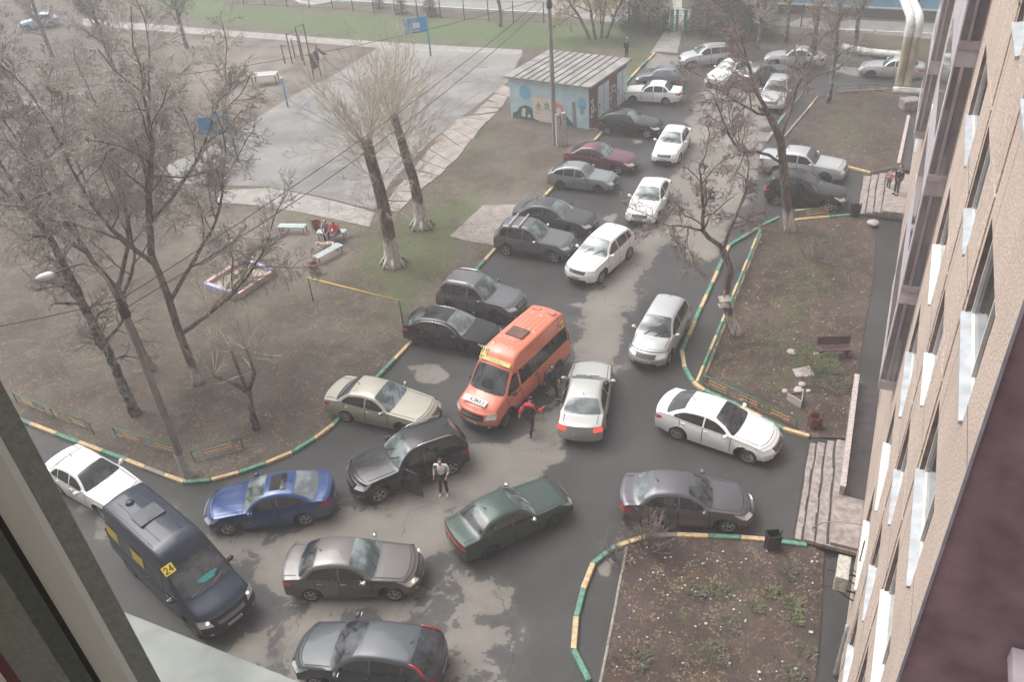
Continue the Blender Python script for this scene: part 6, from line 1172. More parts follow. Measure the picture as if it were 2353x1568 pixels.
class Tree:
    def __init__(s, seed, sides=(8, 5, 3, 3, 3)): s.r = random.Random(seed); s.trunk = MB(); s.crown = MB(); s.bud = MB(); s.sides = sides; s.n = 0; s.tips = []
    def rv(s, k=1.0): r = s.r; return Vector((r.gauss(0, k), r.gauss(0, k), r.gauss(0, k)))
    def path(s, p, d, L, n, wob, up, curl=None):
        pts = [Vector(p)]; d = Vector(d).normalized(); dr = []
        for i in range(n):
            d = (d+s.rv(wob)+Vector((0, 0, up))).normalized(); pts.append(pts[-1]+d*L/n); dr.append(d.copy())
        return pts, dr
    def branch(s, p, d, L, r0, lv, P):
        n = P['n'][lv]; pts, dr = s.path(p, d, L, n, P['wob'][lv], P['up'][lv]); rt = P['tip'][lv]; rs = [r0+(rt-r0)*(i/n)**.8 for i in range(n+1)]
        (s.trunk if lv <= P['tl'] else s.crown).tube(pts, rs, s.sides[min(lv, 4)], 0, lv < 1)
        if lv+1 >= P['lv']:
            if P.get('bud') and s.r.random() < P['budp']:
                for i in range(1, n+1):
                    for _ in range(P['bud']):
                        q = pts[i-1].lerp(pts[i], s.r.random()); a = s.rv(1).normalized(); b_ = a.cross(Vector((0, 0, 1))+s.rv(.3)).normalized()*P['bs']*s.r.uniform(.6, 1.3); c_ = Vector((0, 0, -1)) if s.r.random() < P.get('hang', 0) else a; q2 = q+c_*P['bs']*P.get('bl', 2.2)*s.r.uniform(.6, 1.4)
                        s.bud.add([q-b_*.5, q+b_*.5, q2+b_*.35, q2-b_*.35], [(0, 1, 2, 3)])
            return
        k = P['k'][lv]; k = int(k+s.r.random())
        for j in range(k):
            t = P['t0'][lv]+(1-P['t0'][lv])*(j+s.r.random()*.9)/k; t = min(.995, t); i = min(n-1, int(t*n)); q = pts[i].lerp(pts[i+1], t*n-i); dd = dr[i]
            ax = dd.cross(s.rv(1)).normalized(); an = math.radians(P['ang'][lv]*s.r.uniform(.6, 1.3)); nd = (dd*math.cos(an)+ax*math.sin(an)).normalized()
            s.branch(q, nd, L*P['len'][lv]*s.r.uniform(.6, 1.25)*(1-.45*t), max(rt*.8, (r0+(rt-r0)*t)*P['rr'][lv]), lv+1, P)
    def finish(s, name, label, base, barkm, twigm, group, budm=None, cat='tree'):
        t = thing(name, label, cat, base, 0, group); b0 = Vector(base)
        def loc_(mb): mb.v = [tuple(Vector(v)-b0) for v in mb.v]; return mb
        if s.trunk.v: loc_(s.trunk).build('trunk', barkm, t, True)
        if s.crown.v: loc_(s.crown).build('crown', twigm, t, True)
        if s.bud.v: loc_(s.bud).build('buds', budm or M_BUD, t)
        return t
GT = 'bare trees of the yard'
def limb(T, pts, rs, P, lv=0, kids=True, k=None):      # a trunk or limb drawn through given points, with side branches
    pts = [Vector(p) for p in pts]; fine = []; fr_ = []
    for i in range(len(pts)-1):
        p0, p1, p2, p3 = pts[max(i-1, 0)], pts[i], pts[i+1], pts[min(i+2, len(pts)-1)]
        for j in range(4): t = j/4; fine.append(.5*((2*p1)+(-p0+p2)*t+(2*p0-5*p1+4*p2-p3)*t*t+(-p0+3*p1-3*p2+p3)*t**3)+T.rv(.02)*(1 if i or j else 0)); fr_.append(rs[i]+(rs[i+1]-rs[i])*t)
    fine.append(pts[-1]); fr_.append(rs[-1]); T.trunk.tube(fine, fr_, 10 if lv == 0 else 7)
    if kids:
        N = len(fine)-1; L = sum((fine[i+1]-fine[i]).length for i in range(N)); kk = k or P['k'][lv]
        for j in range(kk):
            t = P['t0'][lv]+(1-P['t0'][lv])*(j+T.r.random())/kk; t = min(t, .99); i = int(t*N); dd = (fine[i+1]-fine[i]).normalized(); ax = dd.cross(T.rv(1)).normalized(); an = math.radians(P['ang'][lv]*T.r.uniform(.6, 1.3)); nd = dd*math.cos(an)+ax*math.sin(an)
            T.branch(fine[i], nd, P['L1']*T.r.uniform(.6, 1.2)*(1.1-.5*t), max(.012, fr_[i]*P['rr'][lv]), lv+1, P)
        T.branch(fine[-1], (fine[-1]-fine[-2]), P['L1']*.9, fr_[-1], lv+1, P)
def V(u, v, z): return G(u, v, z)
# the big poplar with catkins, left of centre
PP = dict(lv=5, tl=1, n=(6, 6, 5, 3, 2), wob=(.08, .16, .2, .22, .22), up=(.05, .05, .04, .03, .02), tip=(.05, .02, .011, .0085, .007), k=(6, 7, 7, 6.5, 0), t0=(.3, .2, .15, .1), ang=(45, 48, 50, 48), len=(.66, .66, .64, .6), rr=(.5, .55, .55, .6), bud=1, budp=.38, bs=.022, bl=2.6, hang=.35, L1=3.1)
T = Tree(11); bx = V(455, 880, 0); X, Y = bx.x, bx.y
tr = [(X, Y, 0), (X-.02, Y+.05, 1.0), (X-.08, Y+.1, 2.6), (X+.0, Y+.1, 4.4), (X-.15, Y+.3, 6.2)]
T.trunk.tube([tr[0], (X, Y, .25), tr[1], tr[2], tr[3], tr[4]], [.27, .20, .18, .165, .15, .125], 12)
limb(T, [(X-.05, Y+.1, 2.5), (X+1.2, Y+.2, 3.2), (X+2.8, Y+.5, 4.3), (X+3.9, Y+.8, 5.5)], [0.101, 0.086, 0.062, 0.035], PP, 0, k=7)
limb(T, [(X, Y+.1, 4.1), (X+1.0, Y+.7, 5.3), (X+2.3, Y+1.5, 6.8), (X+3.0, Y+2.0, 8.8)], [0.094, 0.078, 0.055, 0.031], PP, 0, k=8)
limb(T, [tr[4], (X+.2, Y+.7, 8), (X+.9, Y+1.0, 10.2), (X+1.1, Y+1.6, 12.4)], [.14, .11, .08, .04], PP, 0, k=9)
limb(T, [(X-.1, Y+.3, 5.6), (X-1.3, Y+.3, 7.4), (X-2.1, Y+.8, 9.4), (X-2.4, Y+1.0, 11.6)], [0.101, 0.078, 0.055, 0.031], PP, 0, k=10)
limb(T, [(X-.1, Y+.3, 6.2), (X-.3, Y+1.9, 7.8), (X+.0, Y+3.4, 9.8), (X+.4, Y+4.2, 12)], [0.094, 0.078, 0.055, 0.031], PP, 0, k=10)
limb(T, [(X+.1, Y+.6, 7.4), (X+1.9, Y+2.2, 9.0), (X+3.2, Y+3.4, 11.2)], [0.078, 0.055, 0.023], PP, 0, k=8)
T.finish('poplar_tree', 'big bare poplar full of dark catkins, its whitened foot right of the lamp post', bx, B_T1, M_TW1, GT)
# its neighbour behind the lamp post
PQ = dict(PP); PQ.update(bud=1, budp=.45, L1=3.3, k=(6, 7, 7, 6.5, 0)); T = Tree(12); bx = V(346, 850, 0); X, Y = bx.x, bx.y
T.trunk.tube([(X, Y, 0), (X-.1, Y, 1), (X-.2, Y+.1, 2.6), (X-.15, Y+.2, 4.2)], [.25, .19, .17, .15], 12)
limb(T, [(X-.15, Y+.2, 4.0), (X-.9, Y+.4, 5.8), (X-1.7, Y+.9, 8.0), (X-2.3, Y+1.3, 10.6)], [0.117, 0.094, 0.070, 0.031], PQ, 0, k=11)
limb(T, [(X-.15, Y+.2, 4.1), (X+.5, Y+1.0, 5.6), (X+.6, Y+2.2, 7.6), (X+.3, Y+3.2, 10.2)], [0.101, 0.086, 0.062, 0.031], PQ, 0, k=10)
limb(T, [(X-.15, Y+.2, 3.6), (X+.7, Y+.6, 5.0), (X+1.0, Y+.9, 7.0), (X+.8, Y+1.2, 9.4)], [0.078, 0.062, 0.047, 0.023], PQ, 0, k=8)
limb(T, [(X-.9, Y+.4, 5.8), (X-2.6, Y+.6, 7.6), (X-4.1, Y+1.2, 9.6)], [0.078, 0.062, 0.031], PQ, 0, k=8)
T.finish('poplar_tree', 'forked dark poplar standing just behind the lamp post', bx, B_T1, M_TW1, GT)
# pale knotty birch by the window
PB_ = dict(PP); PB_.update(lv=4, bud=0, k=(7, 8, 7, 0), L1=2.4, ang=(65, 50, 50, 45), wob=(.1, .25, .3, .3), up=(0, -.02, -.02, 0)); T = Tree(13); bx = V(312, 952, 0); X, Y = bx.x, bx.y
limb(T, [(X, Y, 0), (X-.1, Y+.1, 1.5), (X-.05, Y, 3.2), (X-.25, Y+.1, 5.0), (X-.35, Y+.1, 6.8), (X-.55, Y+.2, 8.4), (X-1.0, Y+.3, 10.4)], [.24, .19, .17, .16, .15, .12, .06], PB_, 0, k=22)
T.finish('birch_tree', 'pale mottled leaning birch nearest the window frame', bx, B_BIR, M_TW2, GT)
PC = dict(PB_); PC.update(k=(6, 7, 6, 0), L1=3.4); T = Tree(14); bx = V(-150, 1010, 0); X, Y = bx.x, bx.y
limb(T, [(X, Y, 0), (X, Y+.1, 3), (X+.2, Y, 6), (X+.5, Y, 9.5), (X+.8, Y+.2, 12)], [.25, .2, .17, .12, .05], PC, 0, k=18)
T.finish('birch_tree', 'pale crooked branches reaching in at the left edge above the window frame', bx, B_BIR, M_TW2, GT)
# more crowns in the upper left
for i, (u, v, h, m, tw, lab) in enumerate(((150, 470, 10, B_DARK, M_TW2, 'bare tree with a dense pale crown at the far left'), (285, 215, 11, B_BIR, M_TW2, 'pale-stemmed bare tree in the upper left before the light path'), (60, 300, 10, B_DARK, M_TW1, 'bare tree near the orange climbing frame'), (430, 110, 9, B_BIR, M_TW2, 'thin pale bare tree against the green strip'), (120, 130, 9, B_DARK, M_TW1, 'bare tree next to the pale blue car'))):
    Pm = dict(PP); Pm.update(lv=4, bud=1, budp=.6, bs=.05, k=(12, 9, 9, 3.0, 0), tip=(.03, .02, .014, .012, .01), L1=3.0); T = Tree(30+i); bx = V(u, v, 0); X, Y = bx.x, bx.y; r_ = T.r
    limb(T, [(X, Y, 0), (X+r_.uniform(-.2, .2), Y, h*.3), (X+r_.uniform(-.4, .4), Y+.2, h*.6), (X+r_.uniform(-.6, .6), Y+.3, h*.85)], [.2, .17, .11, .05], Pm, 0, k=17)
    T.finish('bare_tree', lab, bx, m, tw, GT)
# two pollarded willows
def pollard(seed, u, v, pts, rs, shoots, L, label, knobs):
    T = Tree(seed); b0 = V(u, v, 0); X, Y = b0.x, b0.y; P = [(X+a, Y+b, z) for a, b, z in pts]
    T.trunk.tube([(P[0][0], P[0][1], 0), (P[0][0], P[0][1], .12)]+P[1:], [rs[0]*1.55, rs[0]*1.15]+rs[1:], 12)
    for k in range(7): a = 2*PI*k/7+.3; T.trunk.tube([(X+math.cos(a)*rs[0]*1.9, Y+math.sin(a)*rs[0]*1.9, .0), (X+math.cos(a)*rs[0]*.95, Y+math.sin(a)*rs[0]*.95, .45)], [.05, .10], 6)
    Pw = dict(lv=3, tl=-1, n=(8, 4, 3), wob=(.09, .14, .16), up=(.03, .02, .01), tip=(.007, .006, .005), k=(11, 4.0, 0), t0=(.1, .2), ang=(27, 32), len=(.36, .42), rr=(.4, .5))
    for (kx, ky, kz, cnt, ln, el) in knobs:
        for j in range(cnt):
            a = T.r.uniform(0, 2*PI); e = math.radians(el+T.r.gauss(0, 16)); d = Vector((math.cos(a)*math.cos(e), math.sin(a)*math.cos(e), math.sin(e))); T.branch(Vector((X+kx, Y+ky, kz))+Vector((math.cos(a), math.sin(a), 0))*.2+Vector((0, 0, T.r.uniform(-.3, .1))), d, ln*T.r.uniform(.6, 1.15), T.r.uniform(.008, .016), 0, Pw)
    return T.finish('pollarded_willow', label, b0, B_LIME, M_TW3, 'pollarded willows')
pollard(21, 905, 608, [(0, 0, 0), (.0, .0, 1.3), (.0, .05, 2.8), (-.1, .1, 4.4), (-.25, .1, 5.8), (-.3, .15, 6.75)], [.40, .34, .31, .29, .27, .26], 0, 4.6, 'nearer pollarded willow with thick whitewashed foot and upright shoots', [(-.3, .15, 6.7, 34, 4.6, 58), (-.25, .1, 6.0, 10, 3.6, 40), (-.1, .1, 5.0, 14, 2.6, 30), (0, .05, 3.2, 16, 1.5, 10)])
pollard(22, 970, 521, [(0, 0, 0), (.0, .0, 1.3), (-.1, .05, 2.8), (-.3, .1, 4.0), (-.45, .1, 5.2), (-.7, .15, 6.6)], [.38, .30, .27, .25, .23, .20], 0, 4.3, 'farther pollarded willow beside the slab path, crown over the court', [(-.7, .15, 6.6, 32, 4.3, 54), (-.45, .1, 5.4, 28, 3.6, 38), (-.3, .1, 4.2, 18, 2.8, 26), (-.1, .1, 3.0, 12, 1.8, 14)])
# small pollard near the kerb
T = Tree(23); b0 = V(590, 985, 0); X, Y = b0.x, b0.y; T.trunk.tube([(X, Y, 0), (X, Y, .8), (X+.12, Y+.05, 1.9)], [.17, .13, .12], 9); T.trunk.tube([(X+.1, Y+.05, 1.8), (X-.5, Y+.1, 2.4), (X-.95, Y, 2.75)], [.11, .09, .08], 8); T.trunk.tube([(X+.1, Y+.05, 1.8), (X+.5, Y+.2, 2.6), (X+.45, Y+.3, 3.6)], [.10, .08, .06], 8); T.trunk.tube([(X+.05, Y+.1, 1.9), (X-.2, Y+.5, 2.9), (X-.25, Y+.6, 3.4)], [.07, .06, .05], 7)
Pw = dict(lv=3, tl=-1, n=(8, 4, 3), wob=(.05, .09, .1), up=(.03, .0, .0), tip=(.008, .006, .005), k=(5, 1.5, 0), t0=(.3, .2), ang=(30, 30), len=(.3, .4), rr=(.45, .5))
for kx, ky, kz, cnt in ((-.95, 0, 2.75, 9), (.5, .2, 2.7, 7), (.45, .3, 3.6, 7), (-.25, .6, 3.4, 6)):
    for j in range(cnt): a = T.r.uniform(0, 6.28); e = math.radians(T.r.choice((75, 62, 40, -15))+T.r.gauss(0, 10)); T.branch((X+kx, Y+ky, kz), Vector((math.cos(a)*math.cos(e), math.sin(a)*math.cos(e), math.sin(e))), T.r.uniform(1.4, 4.2) if e > .8 else T.r.uniform(.8, 1.8), T.r.uniform(.014, .022), 0, Pw)
T.finish('small_pollard_tree', 'small pollarded tree with stubby arms and long straight shoots near the curved kerb', b0, B_DARK, M_TW1, GT)
# trees by the long block
PR = dict(lv=5, tl=1, n=(6, 6, 5, 3, 2), wob=(.1, .24, .28, .3, .3), up=(.0, .02, .0, -.02, -.03), tip=(.05, .018, .010, .0075, .006), k=(6, 7, 6.5, 6, 0), t0=(.35, .2, .15, .1), ang=(55, 55, 55, 50), len=(.6, .55, .55, .55), rr=(.5, .5, .5, .6), bud=1, budp=.25, bs=.02, L1=2.0)
T = Tree(24); b0 = V(1690, 768, 0); X, Y = b0.x, b0.y; T.trunk.tube([(X+.05, Y, 0), (X, Y, .2), (X-.35, Y-.05, 1.0), (X-.62, Y+.05, 1.9), (X-.42, Y+.15, 3.1), (X-.8, Y+.3, 4.1)], [.30, .22, .19, .175, .16, .15], 12)
limb(T, [(X-.8, Y+.3, 4.1), (X-1.6, Y+.3, 5.0), (X-1.7, Y+.5, 6.2), (X-1.9, Y+.6, 7.6)], [0.101, 0.086, 0.062, 0.031], PR, 0, k=11); limb(T, [(X-.75, Y+.3, 3.9), (X-.5, Y+.6, 4.8), (X+.1, Y+1.1, 5.9), (X+.3, Y+1.4, 7.2)], [0.086, 0.070, 0.047, 0.023], PR, 0, k=8); limb(T, [(X-1.6, Y+.3, 5.0), (X-2.6, Y+.1, 5.4), (X-3.4, Y+.2, 5.6)], [0.055, 0.039, 0.016], PR, 0, k=7)
T.finish('elm_tree', 'crooked bare tree with a bird feeder on its trunk by the narrow railing', b0, B_ELM, M_TW4, GT)
t = thing('bird_feeder', 'small pale wooden bird feeder fixed to the crooked tree trunk', 'bird feeder', (X-.72, Y-.32, 1.75)); M_FEED = mat('pale wood', (.42, .36, .33), .8, var=.2)
w = MB(); w.box((0, 0, 0), (.44, .34, .03)); w.build('tray', M_FEED, t); w = MB(); w.box((0, 0, .33), (.46, .36, .03), 0, 0, Matrix.Rotation(.25, 3, 'X')); w.build('roof', M_FEED, t)
for x in (-.15, .15):
    for y in (-.1, .1): w = MB(); w.box((x, y, .16), (.03, .03, .32)); w.build('post', M_FEED, t)
w = MB(); w.box((0, .12, .42), (.10, .02, .5)); w.build('backboard', M_FEED, t)
T = Tree(25); b0 = V(1816, 532, 0); X, Y = b0.x, b0.y; T.trunk.tube([(X, Y, 0), (X-.1, Y, .3), (X-.35, Y+.1, 1.6), (X-.7, Y+.1, 3.4), (X-1.05, Y+.1, 5.0), (X-1.7, Y+.2, 6.3)], [.34, .27, .24, .22, .20, .17], 12)
PR2 = dict(PR); PR2.update(L1=2.5); limb(T, [(X-1.7, Y+.2, 6.3), (X-2.4, Y+.3, 7.4), (X-2.9, Y+.4, 8.8), (X-3.3, Y+.7, 10.2)], [0.117, 0.094, 0.062, 0.031], PR2, 0, k=10); limb(T, [(X-1.1, Y+.1, 5.0), (X-.6, Y+.6, 6.2), (X-.2, Y+1.0, 7.4), (X+.5, Y+1.3, 8.8)], [0.101, 0.078, 0.055, 0.031], PR2, 0, k=10)
limb(T, [(X-.8, Y+.1, 3.8), (X-2.0, Y-.3, 4.6), (X-3.2, Y-.5, 5.0), (X-4.0, Y-.7, 6.2), (X-4.6, Y-.9, 7.6)], [0.078, 0.070, 0.062, 0.047, 0.023], PR2, 0, k=12); limb(T, [(X-1.7, Y+.2, 6.2), (X-3.0, Y+.0, 6.9), (X-4.3, Y+.2, 7.8)], [0.070, 0.055, 0.023], PR2, 0, k=8)
T.finish('elm_tree', 'tall leaning bare tree in front of the black estate car by the far lawn', b0, B_ELM, M_TW4, GT)
for i, (u, v, h, m, tw, lab, nm) in enumerate(((1903, 238, 10, B_BIR, M_TW2, 'pale-barked bare tree at the corner of the far lawn', 'birch_tree'), (1806, 96, 9, B_BIR, M_TW3, 'slim pale-barked tree behind the side road', 'birch_tree'), (1740, 112, 7, B_DARK, M_TW3, 'bushy olive-brown tree behind the silver estate car', 'bare_tree'), (1868, 112, 7, B_DARK, M_TW3, 'bushy olive-brown tree beside the long white ground pipe', 'bare_tree'), (1150, 60, 6, B_DARK, M_TW1, 'thin dark bare tree at the mesh fence', 'bare_tree'), (1965, 108, 7, B_BIR, M_TW2, 'pale twiggy tree in front of the blue wall', 'birch_tree'))):
    Pm = dict(PP); Pm.update(lv=4, bud=0, k=(10, 9, 8, 0), tip=(.03, .02, .012, .010, .01), L1=2.6 if h > 8 else 2.0, ang=(40, 45, 45, 40)); T = Tree(50+i); bx = V(u, v, 0); X, Y = bx.x, bx.y; r_ = T.r
    limb(T, [(X, Y, 0), (X+r_.uniform(-.1, .1), Y, h*.3), (X+r_.uniform(-.3, .3), Y+.1, h*.6), (X+r_.uniform(-.4, .4), Y+.2, h*.85)], [.17, .15, .1, .05], Pm, 0, k=15 if i != 4 else 7)
    T.finish(nm, lab, bx, m, tw, GT)
# yellowish willow behind the hut
T = Tree(60); b0 = V(1375, 88, 0); X, Y = b0.x, b0.y; Pm = dict(PP); Pm.update(lv=5, bud=2, budp=.9, bs=.05, k=(7, 7, 6, 3, 0), tip=(.03, .02, .012, .010, .01), L1=3.2, ang=(50, 50, 50, 45), up=(.03, .0, -.05, -.08, -.1))
for dx in (-2.6, -.9, .8, 2.4): limb(T, [(X+dx*.3, Y, 0), (X+dx*.6, Y+.1, 1.8), (X+dx, Y+.3, 3.6), (X+dx*1.25, Y+.4, 5.4)], [.14, .12, .08, .04], Pm, 0, k=8)
T.finish('willow_tree', 'yellowish catkin willow behind the hut roof', b0, B_DARK, M_TWY, GT, M_TWY)
# bare shrubs
def shrub(u, v, h, label, seed, n=22, spread=.5, m=M_TW4):
    T = Tree(seed); b0 = V(u, v, 0); Pm = dict(lv=3, tl=-1, n=(5, 4, 3), wob=(.12, .18, .2), up=(.02, .02, 0), tip=(.006, .005, .004), k=(5, 3, 0), t0=(.2, .2), ang=(35, 38), len=(.5, .5), rr=(.6, .6))
    for j in range(n): a = T.r.uniform(0, 6.28); s_ = T.r.uniform(0, spread); T.branch(b0+Vector((math.cos(a)*s_*.3, math.sin(a)*s_*.3, 0)), (math.cos(a)*s_, math.sin(a)*s_, 1), h*T.r.uniform(.6, 1.1), .014, 0, Pm)
    return T.finish('bare_shrub', label, b0, B_DARK, m, 'bare shrubs', cat='shrub')
shrub(1487, 1256, 1.35, 'small bare bush on the corner of the lower kerb beside the plum grey saloon', 61, 30, .9); shrub(1870, 600, 1.0, 'low dark bare bush in the middle of the big lawn', 62, 30, 1.2)
shrub(1415, 1290, .9, 'thin bare bush beside the worn inner kerb', 63, 12, .9); shrub(455, 862, 1.3, 'basal shoots around the foot of the big poplar', 64, 12, 1.0, M_TW2) if False else None
# conifers
M_CON = mat('dark conifer green', (.022, .045, .028), .9, var=.5, scale=2); M_CON2 = mat('grey green conifer', (.05, .075, .05), .9, var=.4, scale=2)
def conifer(u, v, h, w_, label, seed, m, n=2600):
    r_ = random.Random(seed); b0 = V(u, v, 0); t = thing('conifer_tree', label, 'conifer', b0, 0, 'conifers along the far fence'); w = MB(); w.tube([(0, 0, 0), (0, 0, h*.95)], [.12, .02], 7); w.build('trunk', B_DARK, t); w = MB()
    for k in range(n):
        z = h*(.04+.95*r_.random()**1.15); R_ = w_*(1-z/h)**.75*(.75+.35*math.sin(z*9+seed+3*math.sin(k % 7)))*(.35+.65*r_.random()**.5); a = r_.uniform(0, 6.28); c_ = Vector((math.cos(a)*R_, math.sin(a)*R_, z-.15*R_)); d = Vector((math.cos(a), math.sin(a), -.3+r_.uniform(-.3, .6))).normalized()*r_.uniform(.12, .3)*(.6+h*.06); s_ = d.cross(Vector((0, 0, 1))).normalized()*r_.uniform(.03, .07)*(.6+h*.06)+Vector((0, 0, r_.uniform(-.03, .03)))
        w.add([c_-s_, c_+s_, c_+d+s_*.3, c_+d-s_*.3], [(0, 1, 2, 3)])
    w.build('crown', m, t); return t
conifer(1490, 66, 8, 2.6, 'large dark conifer left of the green gate', 1, M_CON, 6000); conifer(1445, 58, 6, 2.0, 'grey green conifer behind the yellowish willow', 2, M_CON2, 4000); conifer(1625, 70, 8.5, 2.8, 'large dark conifer right of the green gate', 3, M_CON, 6500); conifer(1690, 78, 8, 3.0, 'dark conifer behind the silver estate car', 4, M_CON, 6500); conifer(1725, 82, 7.5, 2.8, 'rightmost dark conifer behind the side road', 8, M_CON2, 5500)
conifer(924, 30, 2.6, .75, 'small dark conifer left of the middle one at the fence', 5, M_CON, 900); conifer(990, 36, 2.6, 1.0, 'small round dark conifer right of the blue backboard', 6, M_CON, 1200); conifer(872, 18, 2.4, .8, 'small grey green conifer above the court', 7, M_CON2, 900)
# low planting on the beds
def plant(u, v, r_, label, seed, m, n=120):
    rr = random.Random(seed); b0 = V(u, v, .06); w = MB()
    for k in range(n):
        a = rr.uniform(0, 6.28); q = rr.random()**.6*r_; c_ = Vector((math.cos(a)*q, math.sin(a)*q, rr.uniform(.02, .3)*r_*1.6)); d = Vector((math.cos(a)+rr.uniform(-.5, .5), math.sin(a)+rr.uniform(-.5, .5), rr.uniform(.1, .9))).normalized()*rr.uniform(.05, .12); s_ = d.cross(Vector((0, 0, 1))).normalized()*rr.uniform(.02, .04); w.add([c_, c_+d*.5+s_, c_+d, c_+d*.5-s_], [(0, 1, 2, 3)])
    o = w.build('plant', m); o.location = b0; tag(o, label, 'plant', 'low green plants in the beds'); return o
M_PL = mat('young green leaves', (.10, .13, .05), .8, var=.35, scale=5); M_PL2 = mat('grey green leaves', (.085, .10, .06), .8, var=.3, scale=5)
plant(1873, 838, .85, 'yellow green leafy shrub beside the dark red plank bench', 1, M_PL, 520); plant(1905, 880, .8, 'grey green leafy clump above the rusty bin', 2, M_PL2, 420); plant(1900, 850, .55, 'small green clump between the leafy shrub and the plank bench', 21, M_PL, 240)
for k, (u, v, r_, lab) in enumerate(((1772, 1369, .28, 'bright green rosette highest in the near bed'), (1738, 1398, .26, 'green rosette left of the bright one in the near bed'), (1823, 1393, .28, 'bright green rosette nearest the wall path in the near bed'), (1828, 1427, .22, 'small green rosette nearest the wall path, below the bright one'), (1660, 1364, .3, 'grey green clump in the middle of the near bed'), (1598, 1366, .25, 'small green clump near the middle left of the near bed'), (1818, 1556, .35, 'grey green clump at the bottom of the near bed'), (1675, 1440, .35, 'yellowish tuft in a drooping row, upper one'), (1640, 1510, .4, 'yellowish tuft in a drooping row, lower one'), (1470, 1520, .35, 'dark green clump near the worn inner kerb'), (1815, 1320, .3, 'olive clump below the kerb end'), (1850, 1500, .3, 'olive clump by the path at the lower right'))): plant(u, v, r_, lab, 40+k, M_PL if k in (0, 2, 3) else M_PL2, 70)
w = MB(); rs = random.Random(31)
for k in range(16000):
    P, amt = rs.choice(((LAWN1, 1), (LAWN2, 1), (LAWN2, 1), (LAWN3, .5), (None, .8))); 
    if P is None: q = G2(rs.uniform(600, 1250), rs.uniform(330, 850)); x, y = q.x, q.y; z0 = 0
    else: x = rs.uniform(min(p.x for p in P), max(p.x for p in P)); y = rs.uniform(min(p.y for p in P), max(p.y for p in P)); z0 = .06
    if P and sdist(x, y, P) < .15: continue
    if not P and (sdist(x, y, ROAD) > -.2 or sdist(x, y, COURT) > -.1): continue
    if rs.random() > (amt if P else max(0, grass_at(x, y)*2.2-.2)): continue
    if mnoise.noise(Vector((x*.6, y*.6, 9))) < -.05: continue
    for j in range(3): a = rs.uniform(0, 6.28); d = Vector((math.cos(a)*.04, math.sin(a)*.04, rs.uniform(.03, .09))); s_ = Vector((-math.sin(a), math.cos(a), 0))*.012; b_ = Vector((x, y, z0)); w.add([b_-s_, b_+s_, b_+d], [(0, 1, 2)], rs.choice((0, 1)))
tag(w.build('grass', [mat('dull grass blades', (.06, .085, .03), .8), mat('dry grass blades', (.17, .15, .085), .8)]), 'short dull spring grass on the lawns', 'grass', kind='stuff')
# ------------------------------------------------------------------ people and the dog
M_SKIN = mat('skin', (.50, .30, .22), .6); M_HAIRD = mat('dark hair', (.018, .014, .012), .7); M_HAIRR = mat('auburn hair', (.16, .07, .035), .7)
def cloth(name, c): return mat('cloth '+name, c, .9, var=.25, scale=9)
def skin_obj(name, chains, m, parent, sub=1, root0=0):
    vs = []; es = []; rs_ = []; idx = {}
    def vid(p, r_):
        key = (round(p[0], 4), round(p[1], 4), round(p[2], 4))
        if key not in idx: idx[key] = len(vs); vs.append(p); rs_.append(r_)
        return idx[key]
    for ch in chains:
        pv = None
        for p, r_ in ch:
            i = vid(tuple(p), r_)
            if pv is not None and pv != i: es.append((pv, i))
            pv = i
    me = bpy.data.meshes.new(name); me.from_pydata(vs, es, []); me.update(); o = bpy.data.objects.new(name, me); C.objects.link(o); o.parent = parent
    md = o.modifiers.new('skin', 'SKIN'); md.use_smooth_shade = True; md.branch_smoothing = .6
    if not me.skin_vertices: me.skin_vertices
    for i, r_ in enumerate(rs_):
        sv = me.skin_vertices[0].data[i]; sv.radius = (r_, r_) if not isinstance(r_, tuple) else r_; sv.use_root = (i == root0)
    s_ = o.modifiers.new('sub', 'SUBSURF'); s_.levels = sub; s_.render_levels = sub; me.materials.append(m); return o
